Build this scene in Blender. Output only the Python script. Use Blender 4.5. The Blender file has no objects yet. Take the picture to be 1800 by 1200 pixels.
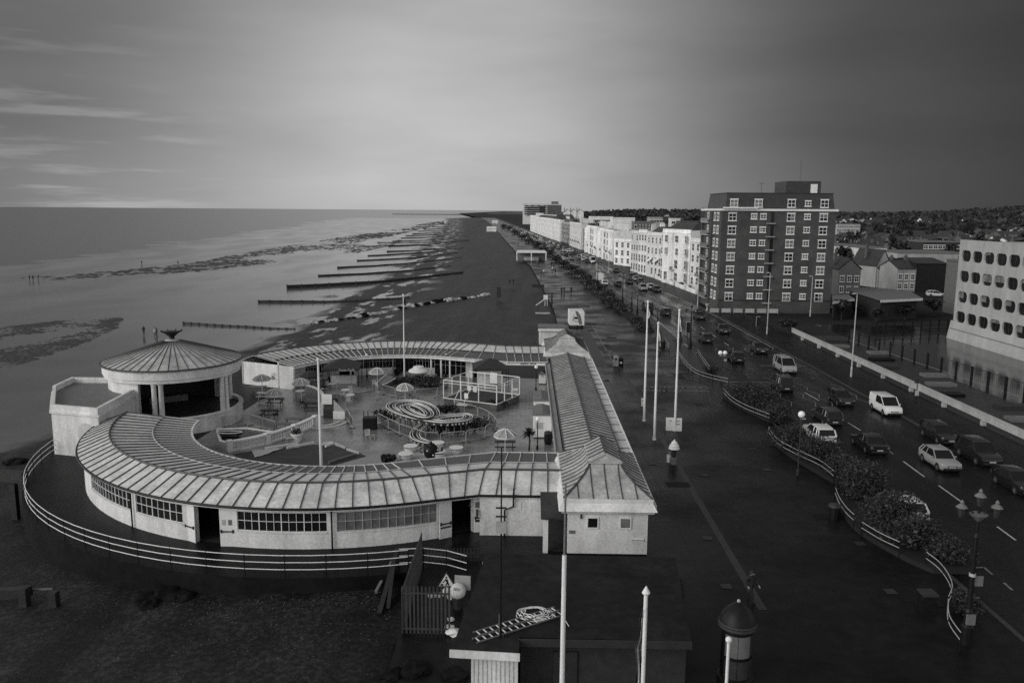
#settings
SK = dict(streak=.55, base=3.35, back=1.35, sun=1.0, exp=.55, dn=False, el=24)
import bpy, math, random
from mathutils import Vector, Matrix
random.seed(7)
S = bpy.context.scene
COL = S.collection
R = math.radians
# ------------------------------------------------------------------ camera
F, CX, CY = 1430.0, 900.0, 600.0
PITCH, ROLL, YAW, H = R(9.15), R(0.42), R(1.0), 20.5

def ray(x, y):
    u, v = (x - CX) / F, -(y - CY) / F
    c, s = math.cos(ROLL), math.sin(ROLL)
    u, v = u * c - v * s, u * s + v * c
    cp, sp = math.cos(PITCH), math.sin(PITCH)
    fy, fz, fx = cp + v * sp, -sp + v * cp, u
    c, s = math.cos(YAW), math.sin(YAW)
    return Vector((fx * c - fy * s, fx * s + fy * c, fz))

def at(x, y, z=0.0):
    """point of the level z seen at photograph pixel x, y (a survey helper)"""
    d = ray(x, y); t = (z - H) / d.z
    return Vector((d.x * t, d.y * t, z))

def aty(x, y, Y):
    d = ray(x, y); t = Y / d.y
    return Vector((d.x * t, Y, H + d.z * t))

cam = bpy.data.cameras.new('camera'); co = bpy.data.objects.new('camera', cam); COL.objects.link(co)
cam.sensor_width = 36; cam.lens = F / 1800 * 36; cam.clip_end = 90000; cam.clip_start = 0.5
fwd = ray(CX, CY).normalized(); up_ = ray(CX, CY - 500).normalized()
right = fwd.cross(up_).normalized(); up_ = right.cross(fwd)
m = Matrix((right, up_, -fwd)).transposed().to_4x4(); m.translation = (0, 0, H)
co.matrix_world = m
S.camera = co

# ------------------------------------------------------------------ materials
MATS = {}
def mat(name, v, rough=0.6, var=0.25, scale=1.5, spec=0.5, bump=0.0, bscale=None, metal=0.0, det=5, streak=None, second=None, rvar=None):
    """grey procedural material: base value v, noise variation var at scale (object space)"""
    mt = bpy.data.materials.new(name); mt.use_nodes = True
    nt = mt.node_tree; b = nt.nodes['Principled BSDF']
    tc = nt.nodes.new('ShaderNodeTexCoord'); mp = nt.nodes.new('ShaderNodeMapping')
    nt.links.new(tc.outputs['Object'], mp.inputs[0])
    if streak: mp.inputs['Scale'].default_value = streak
    n = nt.nodes.new('ShaderNodeTexNoise'); n.inputs['Scale'].default_value = scale; n.inputs['Detail'].default_value = det
    n.inputs['Roughness'].default_value = 0.65
    nt.links.new(mp.outputs[0], n.inputs['Vector'])
    cr = nt.nodes.new('ShaderNodeValToRGB')
    lo, hi = v * (1 - var), v * (1 + var)
    cr.color_ramp.elements[0].position = 0.3; cr.color_ramp.elements[1].position = 0.7
    cr.color_ramp.elements[0].color = (lo, lo, lo, 1); cr.color_ramp.elements[1].color = (hi, hi, hi, 1)
    nt.links.new(n.outputs['Fac'], cr.inputs[0])
    last = cr.outputs[0]
    if second:   # (scale, amount): a finer speckle multiplied in
        n2 = nt.nodes.new('ShaderNodeTexNoise'); n2.inputs['Scale'].default_value = second[0]; n2.inputs['Detail'].default_value = 3
        nt.links.new(tc.outputs['Object'], n2.inputs['Vector'])
        mr = nt.nodes.new('ShaderNodeMapRange'); mr.inputs[1].default_value = .3; mr.inputs[2].default_value = .7
        mr.inputs[3].default_value = 1 - second[1]; mr.inputs[4].default_value = 1 + second[1]
        nt.links.new(n2.outputs['Fac'], mr.inputs[0])
        mx = nt.nodes.new('ShaderNodeMix'); mx.data_type = 'RGBA'; mx.blend_type = 'MULTIPLY'; mx.inputs[0].default_value = 1
        nt.links.new(last, mx.inputs[6]); nt.links.new(mr.outputs[0], mx.inputs[7]); last = mx.outputs[2]
    nt.links.new(last, b.inputs['Base Color'])
    b.inputs['Roughness'].default_value = rough; b.inputs['Metallic'].default_value = metal
    b.inputs['Specular IOR Level'].default_value = spec
    if bump:
        n3 = nt.nodes.new('ShaderNodeTexNoise'); n3.inputs['Scale'].default_value = bscale or scale * 4; n3.inputs['Detail'].default_value = 6
        nt.links.new(tc.outputs['Object'], n3.inputs['Vector'])
        bp = nt.nodes.new('ShaderNodeBump'); bp.inputs['Strength'].default_value = bump; bp.inputs['Distance'].default_value = 0.05
        nt.links.new(n3.outputs['Fac'], bp.inputs['Height']); nt.links.new(bp.outputs[0], b.inputs['Normal'])
    if rvar:     # (scale, low, high): damp and dry patches
        n4 = nt.nodes.new('ShaderNodeTexNoise'); n4.inputs['Scale'].default_value = rvar[0]; n4.inputs['Detail'].default_value = 5
        m4 = nt.nodes.new('ShaderNodeMapRange'); m4.inputs[1].default_value = .38; m4.inputs[2].default_value = .62; m4.inputs[3].default_value = rvar[1]; m4.inputs[4].default_value = rvar[2]
        nt.links.new(mp.outputs[0], n4.inputs['Vector']); nt.links.new(n4.outputs['Fac'], m4.inputs[0]); nt.links.new(m4.outputs[0], b.inputs['Roughness'])
    MATS[name] = mt
    return mt

def brick_mat(name, v, mortar, scale, rough=0.8, axis='xy', bw=0.5, rh=0.25, msize=0.02):
    """brick / paving pattern; axis picks which object axes carry it"""
    mt = bpy.data.materials.new(name); mt.use_nodes = True
    nt = mt.node_tree; b = nt.nodes['Principled BSDF']
    tc = nt.nodes.new('ShaderNodeTexCoord')
    src = tc.outputs['Object']
    if axis != 'xy':
        sx = nt.nodes.new('ShaderNodeSeparateXYZ'); cx = nt.nodes.new('ShaderNodeCombineXYZ'); ad = nt.nodes.new('ShaderNodeMath')
        nt.links.new(src, sx.inputs[0]); nt.links.new(sx.outputs[0], ad.inputs[0]); nt.links.new(sx.outputs[1], ad.inputs[1])
        nt.links.new(ad.outputs[0], cx.inputs[0]); nt.links.new(sx.outputs[2], cx.inputs[1]); src = cx.outputs[0]
    br = nt.nodes.new('ShaderNodeTexBrick'); nt.links.new(src, br.inputs['Vector'])
    br.inputs['Scale'].default_value = scale; br.inputs['Mortar Size'].default_value = msize
    br.inputs['Brick Width'].default_value = bw; br.inputs['Row Height'].default_value = rh
    br.inputs['Color1'].default_value = (v * .8,) * 3 + (1,); br.inputs['Color2'].default_value = (v * 1.2,) * 3 + (1,)
    br.inputs['Mortar'].default_value = (mortar,) * 3 + (1,)
    n = nt.nodes.new('ShaderNodeTexNoise'); n.inputs['Scale'].default_value = .35; n.inputs['Detail'].default_value = 6
    nt.links.new(tc.outputs['Object'], n.inputs['Vector'])
    mr = nt.nodes.new('ShaderNodeMapRange'); mr.inputs[1].default_value = .3; mr.inputs[2].default_value = .7
    mr.inputs[3].default_value = .7; mr.inputs[4].default_value = 1.3; nt.links.new(n.outputs['Fac'], mr.inputs[0])
    mx = nt.nodes.new('ShaderNodeMix'); mx.data_type = 'RGBA'; mx.blend_type = 'MULTIPLY'; mx.inputs[0].default_value = 1
    nt.links.new(br.outputs['Color'], mx.inputs[6]); nt.links.new(mr.outputs[0], mx.inputs[7])
    nt.links.new(mx.outputs[2], b.inputs['Base Color']); b.inputs['Roughness'].default_value = rough
    MATS[name] = mt
    return mt

white = mat('white_paint', .72, .55, .10, .8, second=(9, .08))
white2 = mat('old_white_render', .64, .75, .24, .8, second=(6, .12), streak=(1, 1, .3))
cream = mat('cream_render', .58, .8, .16, .35, second=(2.5, .1), streak=(1, 1, .4))
stucco = mat('bright_stucco', .74, .8, .22, .3, second=(2, .14), streak=(1, 1, .4))
concrete = mat('pale_concrete', .35, .85, .22, .4, second=(5, .12), streak=(1, 1, .3))
zinc = mat('zinc_sheet', .58, .42, .30, .7, spec=.6, second=(5, .18))
zincd = mat('weathered_sheet', .16, .5, .25, .5, second=(8, .15))
zinc2 = mat('roof_sheet', .42, .45, .34, .7, second=(5, .2))
seamd = mat('dark_seam', .05, .5, .2, 3)
seaml = mat('pale_glazing_bar', .6, .5, .1, 3)
black = mat('black_paint', .010, .45, .3, 3, spec=.2)
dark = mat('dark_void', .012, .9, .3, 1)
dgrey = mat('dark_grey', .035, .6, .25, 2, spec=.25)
mgrey = mat('mid_grey', .14, .6, .2, 2)
lgrey = mat('light_grey', .4, .6, .15, 2)
glass = mat('window_glass', .012, .1, .3, .5, spec=.3)
glassp = mat('pale_curtained_glass', .16, .25, .5, .9)
asphalt = mat('wet_asphalt', .010, .35, .45, .25, spec=.12, bump=.2, bscale=14, second=(1.3, .3), rvar=(.16, .2, .46))
roadm = mat('wet_road', .011, .36, .4, .35, spec=.14, bump=.15, bscale=12, streak=(1, .12, 1), second=(3, .25), rvar=(.5, .22, .45))
pavem = mat('wet_pavement', .010, .45, .3, .3, spec=.1, bump=.2, bscale=10, second=(2, .2))
paint = mat('road_paint', .45, .6, .25, 3)
paintd = mat('worn_road_paint', .16, .6, .4, 2)
palep = mat('pale_paving_strip', .026, .5, .3, 1.2)
kerbm = mat('kerb_stone', .035, .5, .25, 1.5)
grassm = mat('dark_grass', .03, .9, .3, .6, bump=.5, bscale=8)
groundm = mat('town_ground', .02, .8, .4, .05, spec=.15)
hillm = mat('hill_ground', .022, .95, .5, .004)
timber = mat('wet_timber', .018, .55, .4, 2, bump=.5, bscale=6)
rockm = mat('pale_rock', .35, .75, .45, 1.2, bump=.6, bscale=4)
reefm = mat('weed_rock', .030, .5, .5, 1.5, bump=.5, bscale=5)
rockd = mat('dark_rock', .009, .9, .5, 1.5, spec=.08, bump=.6, bscale=5)
leafm = [mat('leaf_dark', .016, .6, .35, 6), mat('leaf_mid', .028, .6, .35, 6), mat('leaf_light', .042, .6, .35, 6)]
woodm = mat('bark', .03, .9, .3, 5)
skin = mat('skin', .3, .6, .1, 5)
cloth_d = mat('dark_cloth', .02, .9, .3, 6)
cloth_m = mat('mid_cloth', .1, .9, .3, 6)
cloth_w = mat('white_cloth', .6, .9, .15, 6)
tyre = mat('tyre_rubber', .012, .8, .2, 8)
rim = mat('alloy', .3, .35, .2, 8, metal=.6)
lampw = mat('lamp_lens', .8, .15, .05, 8)
rlamp = mat('tail_lens', .12, .2, .2, 8)
globe = mat('opal_globe', .85, .25, .05, 3)
canopym = bpy.data.materials.new('veranda_glazing'); canopym.use_nodes = True
_nt = canopym.node_tree; _b = _nt.nodes['Principled BSDF']; _b.inputs['Base Color'].default_value = (.15, .15, .15, 1); _b.inputs['Roughness'].default_value = .5
_t = _nt.nodes.new('ShaderNodeBsdfTranslucent'); _t.inputs[0].default_value = (.8, .8, .8, 1); _x = _nt.nodes.new('ShaderNodeMixShader'); _x.inputs[0].default_value = .5
_nt.links.new(_b.outputs[0], _x.inputs[1]); _nt.links.new(_t.outputs[0], _x.inputs[2]); _nt.links.new(_x.outputs[0], _nt.nodes['Material Output'].inputs['Surface'])
brick = brick_mat('dark_brick', .054, .09, 2.2, .85, 'xz')
brick2 = brick_mat('grey_brick', .08, .12, 2.2, .85, 'xz')
tile = brick_mat('roof_tile', .035, .015, 1.6, .6, 'xz', .4, .3)
slate = mat('slate', .035, .45, .3, .8, second=(5, .2))
paving = brick_mat('wet_slabs', .20, .07, 1.0, .22, 'xy', .9, .6, .02)

def carpaint(name, v, coat=.6):
    mt = mat(name, v, .28, .06, 4, spec=.5)
    b = mt.node_tree.nodes['Principled BSDF']; b.inputs['Coat Weight'].default_value = coat; b.inputs['Coat Roughness'].default_value = .06
    return mt
car_black = carpaint('black_car_paint', .010); car_dark = carpaint('dark_car_paint', .022); car_grey = carpaint('grey_car_paint', .08)
car_silver = carpaint('silver_car_paint', .30); car_white = carpaint('white_car_paint', .72)

# ------------------------------------------------------------------ mesh builder
class MB:
    def __init__(s): s.v = []; s.f = []; s.mi = []; s.m = 0
    def add(s, vs, fs):
        o = len(s.v); s.v += [tuple(p) for p in vs]
        for f in fs: s.f.append([i + o for i in f]); s.mi.append(s.m)
        return s
    def quad(s, a, b, c, d): return s.add([a, b, c, d], [[0, 1, 2, 3]])
    def tri(s, a, b, c): return s.add([a, b, c], [[0, 1, 2]])
    def bx(s, x0, y0, z0, x1, y1, z1):
        return s.add([(x0, y0, z0), (x1, y0, z0), (x1, y1, z0), (x0, y1, z0), (x0, y0, z1), (x1, y0, z1), (x1, y1, z1), (x0, y1, z1)],
              [[3, 2, 1, 0], [4, 5, 6, 7], [0, 1, 5, 4], [1, 2, 6, 5], [2, 3, 7, 6], [3, 0, 4, 7]])
    def box(s, c, d, rz=0.0, rx=0.0):
        M = Matrix.Rotation(rz, 3, 'Z') @ Matrix.Rotation(rx, 3, 'X'); c = Vector(c); q = []
        for z in (-.5, .5):
            for x, y in ((-.5, -.5), (.5, -.5), (.5, .5), (-.5, .5)): q.append(c + M @ Vector((x * d[0], y * d[1], z * d[2])))
        return s.add(q, [[3, 2, 1, 0], [4, 5, 6, 7], [0, 1, 5, 4], [1, 2, 6, 5], [2, 3, 7, 6], [3, 0, 4, 7]])
    def prism(s, poly, z0, z1, top=True, bot=True):
        n = len(poly); zz = lambda z, p: z(p) if callable(z) else z
        vs = [(p[0], p[1], zz(z0, p)) for p in poly] + [(p[0], p[1], zz(z1, p)) for p in poly]
        fs = [[i, (i + 1) % n, n + (i + 1) % n, n + i] for i in range(n)]
        if top: fs.append(list(range(n, 2 * n)))
        if bot: fs.append(list(range(n - 1, -1, -1)))
        return s.add(vs, fs)
    def loft(s, rings, caps=True, closed=True):
        n = len(rings[0]); vs = [p for r in rings for p in r]; fs = []
        for k in range(len(rings) - 1):
            for i in range(n if closed else n - 1):
                j = (i + 1) % n; fs.append([k * n + i, k * n + j, (k + 1) * n + j, (k + 1) * n + i])
        if caps and closed: fs += [list(range(n - 1, -1, -1)), list(range((len(rings) - 1) * n, len(rings) * n))]
        return s.add(vs, fs)
    def tube(s, pts, r, n=6, closed=False, caps=True):
        pts = [Vector(p) for p in pts]; N = len(pts); rings = []
        for i, p in enumerate(pts):
            a = pts[(i - 1) % N] if (closed or i > 0) else p; b = pts[(i + 1) % N] if (closed or i < N - 1) else p
            t = (b - a); t = t.normalized() if t.length > 1e-9 else Vector((0, 0, 1))
            u = t.cross(Vector((0, 0, 1)));
            if u.length < 1e-3: u = t.cross(Vector((0, 1, 0)))
            u.normalize(); w = u.cross(t); rr = r[i] if isinstance(r, (list, tuple)) else r
            rings.append([p + u * (rr * math.cos(2 * math.pi * k / n)) + w * (rr * math.sin(2 * math.pi * k / n)) for k in range(n)])
        if closed: rings.append(rings[0])
        return s.loft(rings, caps and not closed)
    def beam(s, a, b, w, h):
        a, b = Vector(a), Vector(b); t = (b - a).normalized(); u = t.cross(Vector((0, 0, 1)))
        if u.length < 1e-3: u = Vector((1, 0, 0))
        u.normalize(); q = u.cross(t)
        ring = lambda p: [p - u * w / 2 - q * h / 2, p + u * w / 2 - q * h / 2, p + u * w / 2 + q * h / 2, p - u * w / 2 + q * h / 2]
        return s.loft([ring(a), ring(b)])
    def cyl(s, x, y, z0, z1, r0, r1=None, n=12): return s.lathe(x, y, [(r0, z0), (r0 if r1 is None else r1, z1)], n, True)
    def lathe(s, x, y, prof, n=16, caps=True, a0=0.0, a1=2 * math.pi):
        full = abs(a1 - a0 - 2 * math.pi) < 1e-6; k = n if full else n + 1
        rings = [[(x + r * math.cos(a0 + (a1 - a0) * i / n), y + r * math.sin(a0 + (a1 - a0) * i / n), z) for i in range(k)] for r, z in prof]
        return s.loft(rings, caps and full, full)
    def sph(s, c, r, n=12, k=8, sz=1.0):
        pr = [(max(1e-4, r * math.sin(math.pi * i / k)), c[2] - r * sz * math.cos(math.pi * i / k)) for i in range(k + 1)]
        return s.lathe(c[0], c[1], pr, n, False)
    def extx(s, prof, x0, x1):   # profile of (y, z) swept along x
        n = len(prof)
        return s.loft([[(x0, y, z) for y, z in prof], [(x1, y, z) for y, z in prof]])
    def leaves(s, c, rad, n, size, rnd, lump=None):
        """n leaf faces scattered through the shell of an ellipsoid"""
        c = Vector(c)
        for _ in range(n):
            d = Vector((rnd.gauss(0, 1), rnd.gauss(0, 1), rnd.gauss(0, 1))).normalized() * (rnd.random() ** .4)
            p = c + Vector((d.x * rad[0], d.y * rad[1], d.z * rad[2]))
            a = Vector((rnd.gauss(0, 1), rnd.gauss(0, 1), rnd.gauss(0, .6))).normalized(); b = a.cross(Vector((rnd.gauss(0, 1), rnd.gauss(0, 1), rnd.gauss(0, 1)))).normalized()
            z = size * rnd.uniform(.4, 1.8); s.m = rnd.choice((0, 0, 1, 1, 2)) if lump is None else lump
            s.quad(p - a * z, p - b * z * .5, p + a * z, p + b * z * .5)
        return s
    def mesh(s, name, mats, smooth=False):
        me = bpy.data.meshes.new(name); me.from_pydata(s.v, [], s.f)
        for mt in (mats if isinstance(mats, (list, tuple)) else [mats]): me.materials.append(mt)
        if max(s.mi, default=0): me.polygons.foreach_set('material_index', s.mi)
        if smooth: me.shade_smooth(); me.set_sharp_from_angle(angle=R(40))
        me.validate(); me.update()
        return me
    def build(s, name, mats, parent=None, smooth=False, world=True, loc=None):
        """world: vertices are scene coordinates; they are moved into the parent's frame"""
        if world and parent is not None:
            o = root_loc(parent)
            s.v = [(p[0] - o[0], p[1] - o[1], p[2] - o[2]) for p in s.v]
        elif world and loc is not None: s.v = [(p[0] - loc[0], p[1] - loc[1], p[2] - loc[2]) for p in s.v]
        ob = bpy.data.objects.new(name, s.mesh(name, mats, smooth)); COL.objects.link(ob)
        if parent is not None: ob.parent = parent
        elif loc is not None: ob.location = loc
        return ob

def root_loc(o):
    p = Vector((0, 0, 0))
    while o is not None: p += o.location; o = o.parent
    return p
def tag(o, label=None, cat=None, group=None, kind=None):
    if label: o['label'] = label
    if cat: o['category'] = cat
    if group: o['group'] = group
    if kind: o['kind'] = kind
    return o
def T(name, label, cat, loc=(0, 0, 0), rz=0.0, group=None):
    o = bpy.data.objects.new(name, None); COL.objects.link(o); o.location = loc; o.rotation_euler = (0, 0, rz); o.empty_display_size = .3
    return tag(o, label, cat, group)
def struct(mb, name, mats, kind='structure'):
    return tag(mb.build(name, mats), kind=kind)
def child(mesh, name, parent, loc=(0, 0, 0), rz=0.0):
    o = bpy.data.objects.new(name, mesh); COL.objects.link(o); o.parent = parent; o.location = loc; o.rotation_euler = (0, 0, rz)
    return o
def kids(o): return [c for c in COL.objects if c.parent is o]
KID = {}
def dup(root, loc, rz=0.0, label=None, scale=None, group=None):
    if root.name not in KID: KID[root.name] = [(c, kids(c)) for c in kids(root)]
    r = root.copy(); COL.objects.link(r); r.location = loc; r.rotation_euler = (0, 0, rz)
    if scale: r.scale = (scale,) * 3 if isinstance(scale, (int, float)) else scale
    if label: r['label'] = label
    if group: r['group'] = group
    for c, gs in KID[root.name]:
        k = c.copy(); COL.objects.link(k); k.parent = r
        for g in gs: q = g.copy(); COL.objects.link(q); q.parent = k
    return r
def textmesh(s, size, mt, name='lettering', extrude=.004, align='CENTER'):
    cu = bpy.data.curves.new(name, 'FONT'); cu.body = s; cu.size = size; cu.align_x = align; cu.align_y = 'CENTER'; cu.extrude = extrude; cu.resolution_u = 2
    o = bpy.data.objects.new(name, cu); COL.objects.link(o); dg = bpy.context.evaluated_depsgraph_get()
    me = bpy.data.meshes.new_from_object(o.evaluated_get(dg)); bpy.data.objects.remove(o); me.materials.clear(); me.materials.append(mt)
    return me
def text(s, size, mt, parent, loc, rot, name='lettering', sx=1.0):
    o = bpy.data.objects.new(name, textmesh(s, size, mt, name)); COL.objects.link(o); o.parent = parent
    o.location = Vector(loc) - root_loc(parent); o.rotation_euler = rot; o.scale = (sx, 1, 1)
    return o
def bez(pts, n=8, closed=False):
    """Catmull-Rom through the points"""
    P = [Vector(p) for p in pts]; N = len(P); out = []
    for i in range(N if closed else N - 1):
        a = P[(i - 1) % N] if closed or i > 0 else P[0]; b = P[i]; c = P[(i + 1) % N]; d = P[(i + 2) % N] if closed or i + 2 < N else P[-1]
        for k in range(n):
            t = k / n; out.append(.5 * ((2 * b) + (c - a) * t + (2 * a - 5 * b + 4 * c - d) * t * t + (3 * b - a - 3 * c + d) * t ** 3))
    if not closed: out.append(P[-1])
    return out
# the seafront: road coordinates (t across, s along); straight to 150 m, then bending seaward
def xo(s):
    if s < 150: return 0.0
    if s < 210: return -.0625 * (s - 150) ** 2 / 120
    return -.0625 * (s - 180)
def RD(t, s, z=0.0): return Vector((t + xo(s), s, z))
def head(s):   # road direction (rotation of +Y) at s
    return math.atan2(-(xo(s + 1) - xo(s)), 1.0)
def lerp(a, b, t): return a + (b - a) * t
def interp(tab, x):
    if x <= tab[0][0]: return tab[0][1]
    for (a, va), (b, vb) in zip(tab, tab[1:]):
        if x <= b: return lerp(va, vb, (x - a) / (b - a))
    return tab[-1][1]
ORD = ['nearest', 'second', 'third', 'fourth', 'fifth', 'sixth', 'seventh', 'eighth', 'ninth', 'tenth', 'eleventh', 'twelfth', 'thirteenth', 'fourteenth', 'fifteenth', 'sixteenth',
       'seventeenth', 'eighteenth', 'nineteenth', 'twentieth']
# ------------------------------------------------------------------ sky and sun
SUN_EL, SUN_AZ = R(SK['el']), R(-125)     # azimuth from +Y, clockwise seen from above; behind the camera on the sea side
w = bpy.data.worlds.new('World'); S.world = w; w.use_nodes = True
nt = w.node_tree; bg = nt.nodes['Background']; L = nt.links.new
def N(t, **k):
    n = nt.nodes.new(t)
    for a, b in k.items(): setattr(n, a, b)
    return n
sky = N('ShaderNodeTexSky', sky_type='NISHITA', sun_disc=False, sun_elevation=SUN_EL, sun_rotation=SUN_AZ)
bw = N('ShaderNodeRGBToBW'); L(sky.outputs[0], bw.inputs[0])
tc = N('ShaderNodeTexCoord'); sp = N('ShaderNodeSeparateXYZ'); L(tc.outputs['Generated'], sp.inputs[0])
def M(op, a, b=None, c=None, clamp=False):
    n = N('ShaderNodeMath', operation=op, use_clamp=clamp)
    for i, q in enumerate((a, b, c)):
        if q is None: continue
        if isinstance(q, (int, float)): n.inputs[i].default_value = q
        else: L(q, n.inputs[i])
    return n.outputs[0]
def MR(x, a, b, c, d, smooth=True):
    n = N('ShaderNodeMapRange', interpolation_type='SMOOTHSTEP' if smooth else 'LINEAR')
    L(x, n.inputs[0])
    for i, q in enumerate((a, b, c, d)): n.inputs[i + 1].default_value = q
    return n.outputs[0]
def lobe(px, py, lo, hi, v):   # a darker or brighter bank of cloud centred on a direction
    d = ray(px, py).normalized(); n = N('ShaderNodeVectorMath', operation='DOT_PRODUCT'); L(tc.outputs['Generated'], n.inputs[0]); n.inputs[1].default_value = d
    return MR(n.outputs['Value'], lo, hi, 1.0, v)
# overcast deck: cloud noise stretched along the horizon
mp = N('ShaderNodeMapping'); L(tc.outputs['Generated'], mp.inputs[0]); mp.inputs['Scale'].default_value = (1.6, 1.6, 7.5); mp.inputs['Rotation'].default_value = (0, R(4), 0)
cn = N('ShaderNodeTexNoise'); L(mp.outputs[0], cn.inputs['Vector']); cn.inputs['Scale'].default_value = 2.1; cn.inputs['Detail'].default_value = 7; cn.inputs['Roughness'].default_value = .5
clouds = MR(cn.outputs['Fac'], .25, .75, .90, 1.10)
# a pale break low over the sea on the left
mp2 = N('ShaderNodeMapping'); L(tc.outputs['Generated'], mp2.inputs[0]); mp2.inputs['Scale'].default_value = (3, 3, 30); mp2.inputs['Location'].default_value = (.4, .2, .35); mp2.inputs['Rotation'].default_value = (0, R(5), 0)
sn = N('ShaderNodeTexNoise'); L(mp2.outputs[0], sn.inputs['Vector']); sn.inputs['Scale'].default_value = 2.0; sn.inputs['Detail'].default_value = 6; sn.inputs['Roughness'].default_value = .55
streak = MR(sn.outputs['Fac'], .46, .66, 0, 1)
def ang(px, py):
    d = ray(px, py).normalized(); n = N('ShaderNodeVectorMath', operation='DOT_PRODUCT'); L(tc.outputs['Generated'], n.inputs[0]); n.inputs[1].default_value = d
    return M('ARCCOSINE', n.outputs['Value'])
near_l = MR(ang(60, 285), R(2), R(13), 1, 0)
streaks = M('MULTIPLY_ADD', M('MULTIPLY', streak, near_l), SK['streak'], 1.0)
glow = MR(ang(700, 310), R(2), R(42), .98, .24, False)
front = M('MULTIPLY', glow, MR(ang(1720, 120), R(6), R(28), .34, 1.0))
front = M('MULTIPLY', front, MR(ang(-60, -80), R(4), R(26), .5, 1.0))
# unseen rear sky, shaped for light: bright seaward and low for walls, dim overhead
rear = M('MULTIPLY', MR(sp.outputs['X'], -.9, .3, 1.5, .75), MR(sp.outputs['Z'], .1, .75, 1.25, .45))
rear = M('MULTIPLY', rear, SK['back'])
wmix = MR(sp.outputs['Y'], .35, .8, 1.0, 0.0)
deck = M('ADD', M('MULTIPLY', front, M('SUBTRACT', 1.0, wmix)), M('MULTIPLY', rear, wmix))
deck = M('MULTIPLY', deck, M('MULTIPLY', clouds, streaks))
# overcast flattens the clear-sky gradient
flat = M('MULTIPLY_ADD', M('MINIMUM', bw.outputs[0], 12.0), .06, SK['base'])
out = M('MULTIPLY', flat, deck)
L(out, bg.inputs['Color']); bg.inputs['Strength'].default_value = .1
sl = bpy.data.lights.new('sun', 'SUN'); so = bpy.data.objects.new('sun', sl); COL.objects.link(so)
sl.energy = SK['sun']; sl.angle = R(40); sl.color = (1, .985, .96)
sd = Vector((math.sin(SUN_AZ) * math.cos(SUN_EL), math.cos(SUN_AZ) * math.cos(SUN_EL), math.sin(SUN_EL)))
so.rotation_euler = sd.to_track_quat('Z', 'Y').to_euler(); so.location = (0, 0, 60)
S.view_settings.view_transform = 'Standard'; S.view_settings.look = 'None'; S.view_settings.gamma = 1; S.view_settings.exposure = SK['exp']
S.cycles.use_denoising = SK['dn']; S.cycles.max_bounces = 6; S.cycles.glossy_bounces = 3; S.cycles.diffuse_bounces = 3
S.render.film_transparent = False
# ------------------------------------------------------------------ setting: beach, sea, promenade, road
from mathutils import noise as NZ
EDGE = [(-60, -6), (44, -6), (107, 5.6), (168, 5.9), (218, 4.4), (297, 1.9), (450, -8), (1000, -40), (2000, -105), (5000, -420)]
def xe(y): return interp(EDGE, y)
def zbeach(x, y):
    d = xe(y) - x
    t = min(1, max(0, d / 62)); t = t * t * (3 - 2 * t)
    z = -.7 - 3.3 * t - .0035 * max(0, d - 62)
    if y < 60: z -= .5 * (1 - max(0, y) / 60)
    return z + .16 * NZ.noise((x * .12, y * .12, 0)) + .10 * NZ.noise((x * .4, y * .4, 3)) * (1 if d < 60 else .4)
ys = [-10 + 1.6 * i for i in range(75)] + [110 * (1.035 ** i) for i in range(1, 90)]
ds = [-.6, 0, .6] + [1.3 * i for i in range(1, 50)] + [66 * 1.07 ** i for i in range(36)]
b = MB(); nd = len(ds)
vs = [(xe(y) - d * (1 if y < 400 else 1 + (y - 400) / 2500), y, zbeach(xe(y) - d, y)) for y in ys for d in ds]
b.add(vs, [[j * nd + i + 1, j * nd + i, (j + 1) * nd + i, (j + 1) * nd + i + 1] for j in range(len(ys) - 1) for i in range(nd - 1)])
# beach material: dark shingle above, wet glossy sand below, with pools along the foot of the shingle
bm = bpy.data.materials.new('shingle_and_wet_sand'); bm.use_nodes = True; nt = bm.node_tree; L = nt.links.new
B = nt.nodes['Principled BSDF']
def N(t, **k):
    n = nt.nodes.new(t)
    for a, q in k.items(): setattr(n, a, q)
    return n
tc = N('ShaderNodeTexCoord'); P = tc.outputs['Object']
def nz(scale, det=4, sc=(1, 1, 1), rot=0, rough=.6):
    mp = N('ShaderNodeMapping'); L(P, mp.inputs[0]); mp.inputs['Scale'].default_value = sc; mp.inputs['Rotation'].default_value = (0, 0, rot)
    n = N('ShaderNodeTexNoise'); L(mp.outputs[0], n.inputs['Vector']); n.inputs['Scale'].default_value = scale; n.inputs['Detail'].default_value = det; n.inputs['Roughness'].default_value = rough
    return n.outputs['Fac']
def MA(op, a, q=None, c=None, clamp=False):
    n = N('ShaderNodeMath', operation=op, use_clamp=clamp)
    for i, r in enumerate((a, q, c)):
        if r is None: continue
        if isinstance(r, (int, float)): n.inputs[i].default_value = r
        else: L(r, n.inputs[i])
    return n.outputs[0]
def MP(x, a, q, c, d):
    n = N('ShaderNodeMapRange', interpolation_type='SMOOTHSTEP'); L(x, n.inputs[0])
    for i, r in enumerate((a, q, c, d)): n.inputs[i + 1].default_value = r
    return n.outputs[0]
sx = N('ShaderNodeSeparateXYZ'); L(P, sx.inputs[0])
zz = MA('ADD', sx.outputs[2], MA('MULTIPLY_ADD', nz(.05, 5), .7, -.35))
sand = MP(zz, -3.72, -3.95, 0, 1)
pool = MA('MULTIPLY', MP(nz(.055, 5, (2.4, 1, .2), R(-38)), .53, .58, 0, 1), MP(zz, -2.0, -3.0, 0, 1))
pool = MA('MULTIPLY', pool, MP(sx.outputs[1], 70, 100, 0, 1))
wet = MA('MAXIMUM', sand, pool)
sp1 = nz(3.2, 2, rough=.7); sp2 = nz(.25, 6)
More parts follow.
